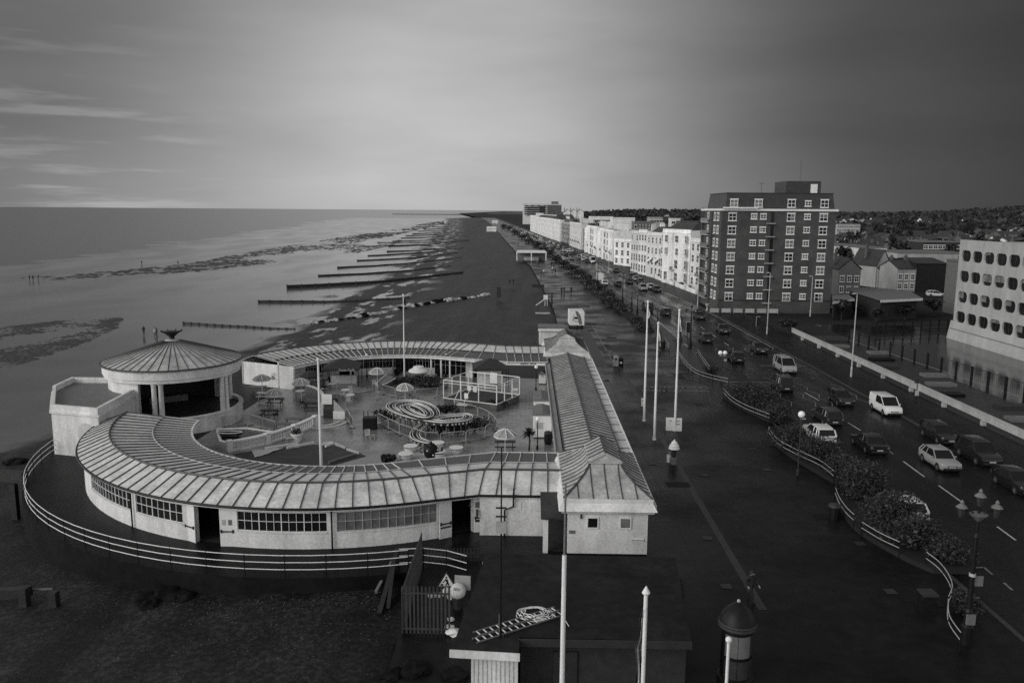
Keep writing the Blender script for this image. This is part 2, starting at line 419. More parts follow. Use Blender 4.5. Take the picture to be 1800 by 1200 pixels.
cs = MA('MULTIPLY', MP(sp1, .35, .75, .007, .025), MA('MULTIPLY', MP(sp2, .3, .7, .6, 1.5), MP(nz(.3, 5, (1, .1, 1), R(4)), .35, .65, .6, 1.5)))
peb = MP(nz(7.5, 1), .70, .76, 0, .16)
cs = MA('ADD', cs, MA('MULTIPLY', peb, MP(nz(.9, 3), .5, .68, 0, 1)))
cw = MP(nz(.05, 5, (1, .4, 1)), .3, .7, .075, .105)
mx = N('ShaderNodeMix', data_type='FLOAT'); L(wet, mx.inputs[0]); L(cs, mx.inputs[2]); L(cw, mx.inputs[3]); L(mx.outputs[0], B.inputs['Base Color'])
mr = N('ShaderNodeMix', data_type='FLOAT'); L(wet, mr.inputs[0]); mr.inputs[2].default_value = .5; L(MP(nz(.06, 4, (1, .3, 1)), .3, .7, .12, .2), mr.inputs[3]); L(mr.outputs[0], B.inputs['Roughness'])
ms = N('ShaderNodeMix', data_type='FLOAT'); L(wet, ms.inputs[0]); ms.inputs[2].default_value = .16; ms.inputs[3].default_value = .5; L(ms.outputs[0], B.inputs['Specular IOR Level'])
bp = N('ShaderNodeBump'); bp.inputs['Distance'].default_value = .12; L(nz(5, 6, rough=.75), bp.inputs['Height'])
st = N('ShaderNodeMix', data_type='FLOAT'); L(wet, st.inputs[0]); st.inputs[2].default_value = .5; st.inputs[3].default_value = .02; L(st.outputs[0], bp.inputs['Strength']); L(bp.outputs[0], B.inputs['Normal'])
o = struct(b, 'beach', bm); o.data.shade_smooth()

# sea with small wind ripples
sm = bpy.data.materials.new('sea_water'); sm.use_nodes = True; nt = sm.node_tree; L = nt.links.new; B = nt.nodes['Principled BSDF']
tc = N('ShaderNodeTexCoord'); P = tc.outputs['Object']
B.inputs['Base Color'].default_value = (.06, .06, .06, 1); B.inputs['Roughness'].default_value = .2; B.inputs['IOR'].default_value = 1.33
bp = N('ShaderNodeBump'); bp.inputs['Strength'].default_value = .35; bp.inputs['Distance'].default_value = .3
L(MA('ADD', nz(.12, 5, (1, 2.2, 1), R(20)), MA('MULTIPLY', nz(.012, 4, (1, 3, 1)), 3.0)), bp.inputs['Height']); L(bp.outputs[0], B.inputs['Normal'])
struct(MB().add([(-45000, -300, -4.55), (300, -300, -4.55), (300, 60000, -4.55), (-45000, 60000, -4.55)], [[0, 1, 2, 3]]), 'sea', sm)

# seaweed-covered reef that breaks the wet sand
rnd = random.Random(3)
def inpoly(x, y, P):
    c = False
    for (x0, y0), (x1, y1) in zip(P, P[1:] + P[:1]):
        if (y0 > y) != (y1 > y) and x < (x1 - x0) * (y - y0) / (y1 - y0) + x0: c = not c
    return c
def reef(px, n, s0, s1, sc):
    P = [tuple(at(x, y, -4.3)[:2]) for x, y in px]; x0, x1 = min(p[0] for p in P), max(p[0] for p in P); y0, y1 = min(p[1] for p in P), max(p[1] for p in P)
    b = MB(); k = 0; tries = 0
    while k < n and tries < n * 30:
        tries += 1
        x, y = rnd.uniform(x0, x1), rnd.uniform(y0, y1)
        if not inpoly(x, y, P) or NZ.noise((x * sc, y * sc * .35, 5)) < rnd.uniform(-.3, .25): continue
        s = rnd.uniform(s0, s1); h = s * rnd.uniform(.06, .18); a = rnd.random() * 3; z = zbeach(x, y) - .05
        q = [(x + s * rnd.uniform(.7, 1.2) * math.cos(a + i * 1.047), y + s * rnd.uniform(.7, 1.2) * math.sin(a + i * 1.047), z) for i in range(6)]
        b.add(q + [(x + rnd.uniform(-.2, .2) * s, y + rnd.uniform(-.2, .2) * s, z + h)], [[i, (i + 1) % 6, 6] for i in range(6)]); k += 1
    return tag(b.build('seaweed_rocks', reefm), kind='stuff')
reef([(-60, 585), (10, 575), (60, 570), (125, 563), (215, 559), (205, 578), (165, 598), (90, 625), (40, 642), (-60, 660)], 5200, .25, 1.0, .1)
reef([(10, 489), (120, 483), (220, 474), (330, 464), (420, 446), (520, 430), (600, 416), (690, 406), (720, 412), (690, 432), (600, 452), (520, 459), (420, 468), (350, 477), (220, 484), (100, 492)], 3400, .6, 2.4, .03)
reef([(560, 430), (640, 412), (720, 398), (780, 388), (780, 394), (720, 408), (640, 424)], 900, 1.5, 5, .02)

# land under the town: one sheet to the horizon
b = MB(); ey = [-80, 44, 107, 168, 218, 297, 450, 1000, 2000, 5000, 14000]
vs = []
for y in ey: vs += [(xe(y) + (.3 if y > 100 else -.0), y, -.2), (14000, y, -.2)]
b.add(vs, [[2 * i, 2 * i + 1, 2 * i + 3, 2 * i + 2] for i in range(len(ey) - 1)])
struct(b, 'ground', groundm)
def strip(name, mt, tl, tr, ss, z, thick=0.0, kind='structure'):
    """a strip of ground between two lateral offsets (numbers or functions of s)"""
    b = MB(); f = lambda t, s: t(s) if callable(t) else t
    ring = []
    for s in ss:
        a, c = RD(f(tl, s), s, z), RD(f(tr, s), s, z)
        ring.append([a, c] if not thick else [a, c, c - Vector((0, 0, thick)), a - Vector((0, 0, thick))])
    if thick: b.loft(ring, True, True)
    else: b.add([p for r in ring for p in r], [[2 * i, 2 * i + 1, 2 * i + 3, 2 * i + 2] for i in range(len(ring) - 1)])
    return struct(b, name, mt, kind)
SS = [-30, 0, 20, 40, 60, 80, 100, 107, 125, 150, 160, 170, 180, 190, 200, 210, 230, 260, 300, 350, 400, 500, 650, 800, 1000, 1300, 1700, 2200]
KN, KF = 24.6, 38.5      # near and far kerb
strip('promenade', asphalt, lambda s: xe(s) - xo(s) - .05, KN - .3, SS, 0, .9)
strip('kerb', kerbm, KN - .3, KN, SS, .01, .3)
strip('road', roadm, KN, KF, SS, -.12)
strip('kerb_far', kerbm, KF, KF + .3, SS, .01, .3)
strip('pavement', pavem, KF + .3, 44.7, SS, 0, .3)
strip('cycle_path', palep, 12.3, 12.75, [x for x in SS if 20 < x < 110] , .004)
strip('painted_line', paintd, 11.95, 12.07, [107, 125, 150, 160, 170, 180, 190, 198], .004)
strip('brick_band', palep, 9.3, 11.0, [107, 125, 140], .004)
strip('parking_bay', palep, KN - 2.6, KN - .35, [118, 150, 160, 170, 180, 200, 210, 260], .004)
strip('crossing_pad', palep, KN - 3.2, KN - .35, [104, 110, 122], .005)
# centre line dashes, zigzags of the crossing, edge marks
b = MB()
def mark(b, t0, s0, t1, s1, w=.12, z=-.116):
    a, c = RD(t0, s0, z), RD(t1, s1, z); d = (c - a); d.z = 0; n = Vector((-d.y, d.x, 0)).normalized() * w / 2
    b.quad(a - n, c - n, c + n, a + n)
for (x0, y0, x1, y1) in [(1490, 740, 1513, 754), (1588, 808, 1625, 835), (1650, 850, 1692, 880), (1753, 922, 1786, 946), (1556, 785, 1570, 795), (1415, 688, 1440, 702)]:
    a, c = at(x0, y0), at(x1, y1); mark(b, a.x, a.y, c.x, c.y, .13)
s = 126
while s < 900: mark(b, 31.7, s, 31.7, s + 3, .13); s += 9
for t, w in ((KF - .45, .1), (KN + .45, .1)):
    for s in range(124, 520, 6): mark(b, t, s, t, s + 6, w)
struct(b, 'road_marking', paint)
b = MB()
for t0 in (25.2, 29.0, 31.6, 33.4, 37.6):
    for k in range(9):
        s = 86 + 2 * k if k < 6 else 118 + 2 * (k - 6); d = .35 if k % 2 else -.35
        mark(b, t0 + d, s, t0 - d, s + 2, .1)
mark(b, KN + .3, 98.5, 31.4, 98.5, .25); mark(b, 31.9, 109.5, KF - .3, 109.5, .25)
for t in (26, 28, 30, 32, 34, 36):
    mark(b, t, 101.3, t + .5, 101.3, .15); mark(b, t, 106.5, t + .5, 106.5, .15)
struct(b, 'zigzag_marking', paintd)
# worn bay marks on the road beside the bottom right railing
b = MB()
for pts in ([(1663, 995), (1690, 993), (1668, 975)], [(1712, 994), (1730, 993), (1745, 1006)], [(1765, 1020), (1780, 1033)]):
    for p, q in zip(pts, pts[1:]):
        a, c = at(*p), at(*q); mark(b, a.x, a.y, c.x, c.y, .14)
struct(b, 'bay_marking', paintd)
# large painted words on the promenade: a warning to drivers and riders at two places
def words(s, px, wd, z=.006):
    a = at(*px); me = textmesh(s, 1.0, paintd, 'painted_words', 0.0); o = bpy.data.objects.new('painted_words', me); COL.objects.link(o)
    k = wd / max(.1, o.dimensions.x); o.location = (a.x, a.y, z); o.scale = (k, 1.25, 1); tag(o, kind='structure')
words('CYCLISTS & PEDESTRIANS', (1137, 628.5), 8.2); words('SHARE & CARE', (1137, 633.5), 8.0)
words('CAUTION CARS', (1188, 681), 7.6); words('TRAIN CROSSING', (1186, 686.5), 7.9)
b = MB(); a, c = at(1134, 679), at(1240, 679); a.z = c.z = .006
b.quad(a, c, c + Vector((0, .12, 0)), a + Vector((0, .12, 0))); a, c = at(1105, 640), at(1090, 634); struct(b, 'painted_bar', paintd)

# repairs, drain covers and joints in the promenade and road
r = random.Random(41)
for i in range(26):
    x, y = r.uniform(8.5, 23.5), r.uniform(36, 190); w_, d_ = r.uniform(.5, 2.2), r.uniform(.6, 3.5); q = [(x, y), (x + w_, y + r.uniform(-.1, .1)), (x + w_ + r.uniform(-.1, .1), y + d_), (x + r.uniform(-.1, .1), y + d_)]
    b = MB(); b.add([(u, v, .0105 + .0004 * i) for u, v in q], [[0, 1, 2, 3]]); struct(b, 'asphalt_patch', [pavem, roadm, groundm][i % 3])
for i in range(12):
    x, y = r.uniform(9, 23), r.uniform(36, 110); b = MB(); b.box((x, y, .024), (.6, .6, .006)); struct(b, 'drain_cover', dgrey if i % 2 else palep)
b = MB()
for y in range(34, 200, 6): b.add([(8.1, y, .0025), (24.2, y, .0025), (24.2, y + .035, .0025), (8.1, y + .035, .0025)], [[0, 1, 2, 3]])
for x in (10.1, 15.2, 18.3, 21.4): b.add([(x, 34, .0025), (x + .035, 34, .0025), (x + .035, 200, .0025), (x, 200, .0025)], [[0, 1, 2, 3]])
struct(b, 'paving_joint', black)
b = MB()
for k in range(26): b.bx(24.72, 40 + k * 14, -.118, 25.1, 40.6 + k * 14, -.112)
struct(b, 'gully_grate', black)
# pale pebbles thrown up on the dark shingle near the camera
b = MB()
for i in range(1700):
    px, py = r.gauss(500, 190), r.gauss(1090, 55)
    if py < 1015 or px > 690: continue
    p = at(px, py, -2.0); z = zbeach(p.x, p.y); s = r.uniform(.008, .03); a = r.random() * 6
    b.add([(p.x + s * math.cos(a + k * 1.57) * (1 + .5 * (k % 2)), p.y + s * math.sin(a + k * 1.57), z) for k in range(4)] + [(p.x, p.y, z + s * .7)], [[0, 1, 4], [1, 2, 4], [2, 3, 4], [3, 0, 4]])
struct(b, 'pebbles', mgrey, 'stuff')
# ------------------------------------------------------------------ the sea-front pavilion: two curved wings, hall, bandstand
YC = 76.5
CN, CFr = Vector((-14.4, 67.7, 0)), Vector((-14.4, 2 * YC - 67.7, 0))
def rp(far, r, a, z=0.0):
    """point at radius r, angle a (degrees from the seaward axis of the wing); far: the mirrored wing"""
    q = R(a); x = CN.x + r * math.sin(q); y = CN.y - r * math.cos(q)
    return Vector((x, 2 * YC - y if far else y, z))
def arcwall(b, far, r0, r1, a0, a1, z0, z1, step=3.0):
    n = max(1, int(abs(a1 - a0) / step + .5)); A = [a0 + (a1 - a0) * i / n for i in range(n + 1)]
    b.loft([[rp(far, r0, a, z0), rp(far, r1, a, z0), rp(far, r1, a, z1), rp(far, r0, a, z1)] for a in A])
PROF = [(21.35, 2.72), (19.1, 3.57), (16.1, 3.14), (13.2, 2.75)]      # outer eave, ridge, fold, inner eave
LINKY = [49.2, 51.7, 54.6, 58.4]
def stations(a0, a1, n, far):
    st = []
    for i in range(n + 1):
        a = a0 + (a1 - a0) * i / n; st.append([rp(far, r, a, z) for r, z in PROF])
    fl = lambda y: 2 * YC - y if far else y
    last = st[-1]; kink = [Vector((-2.9 + .25 * i, fl(LINKY[i]), PROF[i][1])) for i in range(4)]
    for k in range(1, 5): st.append([last[i].lerp(kink[i], k / 4) for i in range(4)])
    for k in range(1, 6): st.append([Vector((lerp(kink[i].x, 2.55, k / 5), kink[i].y, kink[i].z)) for i in range(4)])
    return st
def wing(far, a0, label):
    w = T('pavilion_wing', label, 'building', rp(far, 18, -20), 0, 'curved wings of the pavilion')
    st = stations(a0, 22, int((22 - a0) / 2.75), far)
    V = Vector
    for nm, i, mts, bar, cut in (('outer_roof', 0, [zinc, seamd], 1, 1), ('inner_roof', 1, [zinc, seamd], 1, 1), ('canopy_roof', 2, [canopym, seaml], 1, 1)):
        b = MB(); n = len(st)
        up = [[s[i], s[i + 1]] for s in st]
        b.loft([[s[i], s[i + 1], s[i + 1] - V((0, 0, .07)), s[i] - V((0, 0, .07))] for s in st])
        b.m = 1
        for k in range(n):
            p, q = st[k][i] + V((0, 0, .035)), st[k][i + 1] + V((0, 0, .035)); b.beam(p, q, .055 if i < 2 else .05, .07)
        b.build(nm, mts, w)
    b = MB(); b.tube([s[0] + V((0, 0, -.04)) for s in st], .085, 6); b.build('gutter', black, w)
    b = MB(); b.tube([s[1] + V((0, 0, .04)) for s in st], .08, 6); b.build('ridge_roll', seamd, w)
    b = MB(); b.tube([s[2] + V((0, 0, .05)) for s in st], .05, 5); b.build('fold_flashing', seamd if far else lgrey, w)
    b = MB(); b.loft([[s[3] + V((0, 0, -.34)), s[3] + V((0, 0, .05)), s[3].lerp(s[2], .05) + V((0, 0, .05)), s[3].lerp(s[2], .05) + V((0, 0, -.34))] for s in st]); b.build('fascia', white2, w)
    b = MB(); b.loft([[s[0].lerp(s[1], .02) + V((0, 0, -.22)), s[0].lerp(s[1], .02) + V((0, 0, -.1)), s[0].lerp(s[1], .16) + V((0, 0, -.1)), s[0].lerp(s[1], .16) + V((0, 0, -.22))] for s in st]); b.build('soffit', white2, w)
    return w, st
def bay(w, far, r, a0, a1, z0, z1, nv, major=3, mts=None, out=1):
    """a strip of metal windows along the curve: bars, transom and dark panes"""
    b = MB(); rz = lambda a: (R(a) if not far else -R(a))
    n = nv
    for k in range(n + 1):
        a = lerp(a0, a1, k / n); p = rp(far, r, a, (z0 + z1) / 2); wd = .05 if k % major == 0 else .024
        b.box(p, (wd, .07, z1 - z0), rz(a))
    for z, h in ((z0 + .02, .04), (z1 - .02, .04), (lerp(z0, z1, .52), .028)): arcwall(b, far, r - .03, r + .03, a0, a1, z - h / 2, z + h / 2)
    f = b.build('window', (mts or [white])[0], w)
    g = MB(); q = 1 if far else -1; arcwall(g, far, r + .02 * q, r + .032 * q, a0, a1, z0, z1); g.build('pane', glass if mts is None else mts[1], f)
    return f

wn, stn = wing(False, -84, 'near curved wing with standing seam roof, open white doors and long dark windows')
RW = 20.95
b = MB()
bays = [(-49.5, -32.2, 13), (-30.6, -19.2, 8), (-8.6, 6.6, 12), (8.2, 25.2, 12)]
gaps = [(-16.4, -11.6), (27.7, 31.9)]
cuts = sorted([(a, c, 1) for a, c, n in bays] + [(a, c, 0) for a, c in gaps]); cur = -84
for a, c, kind in cuts:
    arcwall(b, False, RW - .25, RW, cur, a, 0, 2.62)
    if kind: arcwall(b, False, RW - .25, RW, a, c, 0, 1.06); arcwall(b, False, RW - .25, RW, a, c, 2.32, 2.62)
    else: arcwall(b, False, RW - .25, RW, a, c, 2.42, 2.62)
    cur = c
arcwall(b, False, RW - .25, RW, cur, 33.5, 0, 2.62)
for a, c, n in bays: arcwall(b, False, RW, RW + .05, a, c, 1.0, 1.07)
b.m = 0
p = rp(False, RW, 33.5); b.bx(p.x, 49.35, 0, 2.6, 49.6, 2.62)
arcwall(b, False, 15.5, 15.75, -80, 24, 0, 2.9); b.bx(-7, 54.3, 0, 2.6, 54.5, 2.9)
p0, p1 = rp(False, RW, -84), rp(False, 15.6, -84); b.loft([[p0, p0 + Vector((0, .2, 0)), p0 + Vector((0, .2, 2.7)), p0 + Vector((0, 0, 2.7))], [p1, p1 + Vector((0, .2, 0)), p1 + Vector((0, .2, 2.9)), p1 + Vector((0, 0, 2.9))]])
b.build('wall', white2, wn)
for i, (a, c, n) in enumerate(bays): bay(wn, False, RW - .08, a, c, 1.07, 2.31, n, 3, None if i < 3 else [lgrey, glassp])
def door_leaf(w, a, da, wd, hinge, bars=True, posters=()):
    """door leaf standing open, hinged at angle a, swung by da degrees out of the wall line"""
    p = rp(False, RW + .12, a); q = R(a) + da
    b = MB(); u = Vector((math.cos(q), math.sin(q), 0)) * hinge; c = p + u * wd / 2
    b.box((c.x, c.y, 1.2), (wd, .06, 2.4), q)
    d = b.build('door', white, w)
    nrm = Vector((math.sin(q), -math.cos(q), 0))
    h = MB(); c2 = c + nrm * .09; h.box((c2.x, c2.y, .98), (wd * .85, .05, .06), q)
    for e in (-.4, .4): c3 = c + nrm * .06 + u * wd * e; h.box((c3.x, c3.y, .98), (.07, .07, .2), q)
    h.build('push_bar', black, d)
    for (e, z, pw, ph, mt) in posters:
        k = MB(); c3 = c + nrm * .045 + u * wd * e; k.box((c3.x, c3.y, z), (pw, .012, ph), q); k.build('notice', mt, d)
    return d
door_leaf(wn, -16.4, R(-14), .95, -1); door_leaf(wn, -11.6, R(12), .9, 1, posters=[(-.22, 1.55, .22, .34, lgrey), (.22, 1.55, .22, .34, mgrey)])
door_leaf(wn, 27.7, R(4), .85, -1, posters=[(0, .72, .75, .1, dgrey)])
door_leaf(wn, 31.9, R(-24), 1.0, 1, posters=[(-.24, 1.85, .3, .38, mgrey), (.24, 1.85, .3, .38, lgrey), (-.24, 1.35, .3, .38, lgrey), (.24, 1.35, .3, .38, lgrey), (0, .78, .8, .16, dgrey)])
for a, c in gaps:                                              # near-black back wall and floor put the indoor shade into colour
    b = MB(); arcwall(b, False, RW - 3, RW - 2.9, a - 4, c + 4, 0, 2.6); arcwall(b, False, RW - 2.9, RW - .27, a - 4, c + 4, .012, .03); b.build('lobby_shade', dark, wn)
for a in (-31.4, 7.4):
    p, q = rp(False, RW + .14, a, 0), rp(False, RW + .14, a, 2.5); MB().tube([p, q, rp(False, RW + .36, a, 2.66)], .055, 6).build('downpipe', black, wn)
p = Vector((-1.25, 49.22, 0)); MB().tube([p, p + Vector((0, 0, 1.75)), p + Vector((.55, 0, 2.0)), p + Vector((.58, -.06, 3.2))], .06, 6).build('downpipe', black, wn)
b = MB(); b.bx(-3.05, 49.2, 1.15, -2.93, 49.33, 1.75); b.build('wall_lamp', dgrey, wn)
for x in (-.9, .35, 1.2): MB().bx(x, 49.32, 1.72, x + .7, 49.345, 2.25).build('blocked_window', white, wn)

wf, stf = wing(True, -66, 'far curved wing whose glazed veranda faces the amusement courtyard')
RI = 15.35
b = MB(); arcwall(b, True, 20.7, RW, -66, 33, 0, 2.62)
segs = [(-66, -51, 0), (-51, -34, 1), (-34, -27, 2), (-27, -7.5, 1), (-7.5, .8, 3), (.8, 11, 1), (11, 27, 2), (27, 31, 0)]
for a, c, k in segs:
    arcwall(b, True, RI, RI + .2, a, c, 2.5, 3.0)
    if k == 0: arcwall(b, True, RI, RI + .2, a, c, 0, 2.5)
    if k == 1: arcwall(b, True, RI, RI + .2, a, c, 0, .82)
    if k == 3: arcwall(b, True, RI - .05, RI + .15, a, c, 0, .3)
e0, e1 = rp(True, 13.3, -66), rp(True, 20.9, -66)
b.loft([[e0, e0 + Vector((.15, .1, 0)), e0 + Vector((.15, .1, 2.7)), e0 + Vector((0, 0, 2.7))], [e1, e1 + Vector((.15, .1, 0)), e1 + Vector((.15, .1, 2.7)), e1 + Vector((0, 0, 2.7))]])
b.bx(-6.0, 98.3, 0, -3.0, 98.5, 2.9)
b.build('wall', white2, wf)
bay(wf, True, RI + .05, -51, -34, .82, 2.5, 12, 3); bay(wf, True, RI + .05, -27, -7.5, .82, 2.5, 13, 3); bay(wf, True, RI + .05, .8, 11, .82, 2.5, 7, 3)
bay(wf, True, RI + .05, -7.5, .8, .3, 2.5, 4, 2, [mgrey, glass]); bay(wf, True, RI + .05, 11, 27, .05, 2.5, 6, 2, [white, glass])
b = MB(); arcwall(b, True, RI + 2.6, RI + 2.7, -60, 32, 0, 2.9); b.build('lobby_shade', dark, wf)  # near-black sheet, colour standing for the shade behind the veranda openings
for a in (-30.8, -8.6, 11.5, 17, 22): p = rp(True, 13.6, a); MB().cyl(p.x, p.y, 0, 2.45, .11, n=8).build('column', white if a > 10 or a < -20 else mgrey, wf)
for a, mts in ((-63.5, 0), (-57, 0)):
    p = rp(True, RI - .02, a); MB().box((p.x, p.y, 2.0), (.5, .04, .5), -R(a)).build('window', glass, wf)
text('BEACH  SHOP', .3, black, wf, (0.3, 2 * YC - LINKY[3] - .03, 2.6), (R(90), 0, 0))

# the long hall with a flared pavilion at each end
hall = T('pavilion_hall', 'long low hall with ridged sheet roof and flared pavilion roofs at both ends', 'building', (5, 76.5, 0))
b = MB(); b.bx(2.6, 46.5, .12, 7.4, 46.75, 2.75); b.bx(7.15, 46.75, .12, 7.4, 106.5, 2.75); b.bx(2.6, 106.3, .12, 7.15, 106.5, 2.75)
b.bx(2.6, 49.0, .12, 2.85, 56.5, 2.75); b.bx(2.6, 98, 0, 2.85, 106.3, 2.75); b.bx(2.6, 58.5, 0, 2.85, 94.5, 2.5)
b.build('wall', white2, hall)
b = MB(); b.bx(2.62, 46.52, -.05, 7.38, 106.4, .12); b.build('plinth', black, hall)
for x, mt in ((4.1, glass), (6.05, glassp)):
    b = MB(); b.bx(x - .36, 46.44, 1.72, x + .36, 46.5, 2.44); f = b.build('window', white, hall)
    MB().bx(x - .28, 46.43, 1.8, x + .28, 46.442, 2.36).build('pane', mt, f)
b = MB(); b.bx(6.45, 46.46, .9, 7.2, 46.5, 1.12); sg = b.build('name_plate', white, hall); text('LIDO ENTRANCE', .1, black, sg, (6.83, 46.452, 1.0), (R(90), 0, 0))
b = MB(); b.bx(2.7, 46.46, 1.38, 3.05, 46.5, 1.58); b.build('notice', mgrey, hall)
b = MB(); b.cyl(3.4, 46.42, 2.35, 2.6, .05, n=6); b.build('alarm_box', black, hall)
# main roof: two slopes with close seams, flat gutters each side
x0, xr, x1, zr, ze = 2.9, 5.0, 7.05, 3.5, 2.98
b = MB(); Y0, Y1 = 55.4, 97.6
b.loft([[(x0, y, ze), (xr, y, zr), (x1, y, ze), (x1, y, ze - .06), (xr, y, zr - .06), (x0, y, ze - .06)] for y in (Y0, Y1)])
b.m = 1; y = Y0 + .3
while y < Y1:
    b.beam((x0, y, ze + .03), (xr, y, zr + .03), .09, .07); b.beam((xr, y, zr + .03), (x1, y, ze + .03), .09, .07); y += .82
b.beam((xr, Y0, zr + .05), (xr, Y1, zr + .05), .12, .1); b.beam((x1, Y0, ze + .02), (x1, Y1, ze + .02), .07, .12); b.beam((x0, Y0, ze + .02), (x0, Y1, ze + .02), .07, .1)
b.build('roof', [zinc2, seamd], hall)
b = MB(); b.bx(7.1, 47.2, 2.74, 7.95, 106, 2.82); b.m = 1; y = 48.0
while y < 105: b.bx(7.1, y, 2.822, 7.9, y + .07, 2.86); y += 2.3
b.m = 2; b.bx(7.95, 47.2, 2.68, 8.02, 106, 2.9)
b.build('canopy', [zinc, seamd, white], hall)
b = MB(); b.bx(2.25, 56.2, 2.5, 2.84, 98.5, 2.62); b.bx(2.25, 56.2, 2.62, 2.33, 98.5, 2.8); b.build('gutter', concrete, hall)
def pavilion(y0, sg):
    """flared hip roof with a gablet; y0 outer face, sg +1 grows along +Y"""
    Y = lambda d: y0 + sg * d
    xa, xb, xm = 2.35, 7.6, 4.98
    b = MB()
    rr = lambda e, d0, d1, z: [(xa - e, Y(d0 - e), z), (xb + e, Y(d0 - e), z), (xb + e, Y(d1 + e * .2), z), (xa - e, Y(d1 + e * .2), z)]
    b.loft([rr(.0, .1, 9.4, 2.66), rr(.12, .1, 9.4, 2.72), rr(.16, .1, 9.4, 2.84), rr(.3, .1, 9.4, 2.9), rr(.12, .1, 9.4, 3.28), rr(.06, .1, 9.4, 3.32), rr(.06, .1, 9.4, 3.6), rr(0, .1, 9.4, 3.62)])
    c = b.build('cornice', white2, hall)
    # flared roof surface: rings shrinking upward along a concave curve
    prof = [(0, 3.62), (.22, 3.78), (.5, 4.02), (.78, 4.34), (.93, 4.62), (1.0, 4.95)]
    ring = lambda t, z: [(lerp(xa, 4.1, t), Y(lerp(.05, 3.1, t)), z), (lerp(xb, 6.0, t), Y(lerp(.05, 3.1, t)), z), (lerp(xb, 6.0, t), Y(lerp(9.5, 7.2, t)), z), (lerp(xa, 4.1, t), Y(lerp(9.5, 7.2, t)), z)]
    b = MB(); b.loft([ring(t, z) for t, z in prof])
    g0, g1 = Y(3.0), Y(7.3)
    b.add([(4.0, g0, 4.93), (6.1, g0, 4.93), (5.05, g0, 5.48), (4.0, g1, 4.93), (6.1, g1, 4.93), (5.05, g1, 5.48)], [[0, 1, 2], [5, 4, 3], [0, 2, 5, 3], [2, 1, 4, 5]])
    b.m = 1
    for k in range(0, 14):                          # seams on the long sides
        d = .35 + k * .68
        for s in (0, 1):
            pts = []
            for t, z in prof:
                a, e = lerp(.05, 3.1, t), lerp(9.5, 7.2, t); x = lerp(xa, 4.1, t) if s == 0 else lerp(xb, 6.0, t)
                dd = min(max(d, a), e); pts.append((x, Y(dd), z + .03)); 
                if dd != d: break
            if len(pts) > 1: b.tube(pts, .035, 4)
    for k in range(1, 6):                           # seams on the end slope
        x = lerp(xa, xb, k / 6); pts = []
        for t, z in prof:
            l, r = lerp(xa, 4.1, t), lerp(xb, 6.0, t); xx = min(max(x, l), r); pts.append((xx, Y(lerp(.05, 3.1, t)) - sg * .01, z + .03))
            if xx != x: break
        if len(pts) > 1: b.tube(pts, .035, 4)
    for i in range(7): b.beam((4.02, Y(3.05 + .68 * i), 4.97), (5.05, Y(3.05 + .68 * i), 5.52), .05, .06); b.beam((6.08, Y(3.05 + .68 * i), 4.97), (5.05, Y(3.05 + .68 * i), 5.52), .05, .06)
    b.beam((5.05, g0, 5.52), (5.05, g1, 5.52), .1, .08)
    for xx, q in ((xa, 4.1), (xb, 6.0)): b.tube([(lerp(xx, q, t), Y(lerp(.05, 3.1, t)), z + .05) for t, z in prof], .06, 5)
    b.m = 2; b.beam((3.95, g0 - sg * .03, 4.92), (6.15, g0 - sg * .03, 4.92), .08, .08); b.beam((3.95, g0 - sg * .03, 4.94), (5.05, g0 - sg * .03, 5.52), .08, .08); b.beam((6.15, g0 - sg * .03, 4.94), (5.05, g0 - sg * .03, 5.52), .08, .08)
    b.build('pavilion_roof', [zinc2, seamd, lgrey], hall)
pavilion(46.3, 1); pavilion(106.7, -1)
# dark porch beside the end wall
b = MB(); b.bx(1.15, 46.75, 0, 1.45, 47.1, 2.25); b.build('porch_pier', white, hall)
b = MB(); b.add([(1.0, 46.55, 2.3), (2.55, 46.55, 2.3), (2.55, 49.2, 3.0), (1.0, 49.2, 3.0), (1.0, 46.55, 2.2), (2.55, 46.55, 2.2), (2.55, 49.2, 2.9), (1.0, 49.2, 2.9)], [[0, 1, 2, 3], [7, 6, 5, 4], [0, 4, 5, 1], [3, 2, 6, 7], [0, 3, 7, 4], [1, 5, 6, 2]]); b.build('porch_roof', slate, hall)
b = MB(); b.bx(1.45, 48.4, 0, 2.58, 48.5, 2.4); b.bx(1.46, 47.0, .01, 2.58, 48.4, .03); b.build('door', dgrey, hall)

# bandstand rotunda
BC = Vector((-34.2, 77.0, 0)); BR = 6.25
bs = T('bandstand', 'round bandstand with conical seamed roof on paired white columns', 'bandstand', BC)
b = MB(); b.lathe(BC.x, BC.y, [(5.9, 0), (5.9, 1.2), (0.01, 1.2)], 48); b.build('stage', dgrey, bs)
b = MB()
for k in range(26):
    a0, a1 = R(-78 + k * 5), R(-78 + (k + 1) * 5)
    q = lambda r, a, z: (BC.x + r * math.cos(a), BC.y + r * math.sin(a), z)
    b.loft([[q(5.92, a, 0), q(6.22, a, 0), q(6.22, a, 1.45), q(5.92, a, 1.45)] for a in (a0, a1)], k in (0, 25))
    b.loft([[q(5.86, a, 1.45), q(6.3, a, 1.45), q(6.3, a, 1.58), q(5.86, a, 1.58)] for a in (a0, a1)], k in (0, 25))
b.build('parapet', white2, bs)
b = MB(); b.lathe(BC.x, BC.y, [(5.6, 4.85), (BR - .12, 4.85), (BR - .12, 5.15), (BR, 5.18), (BR, 5.85), (BR + .1, 5.9), (BR + .1, 6.02), (5.6, 6.02), (5.6, 4.85)], 64, False); b.build('fascia', white2, bs, True)
b = MB(); nseg = 64
prof = [(BR + .14, 5.98), (BR + .14, 6.06), (3.4, 7.02), (.75, 7.86), (.5, 8.0), (.02, 8.05)]
b.lathe(BC.x, BC.y, prof, nseg); b.m = 1
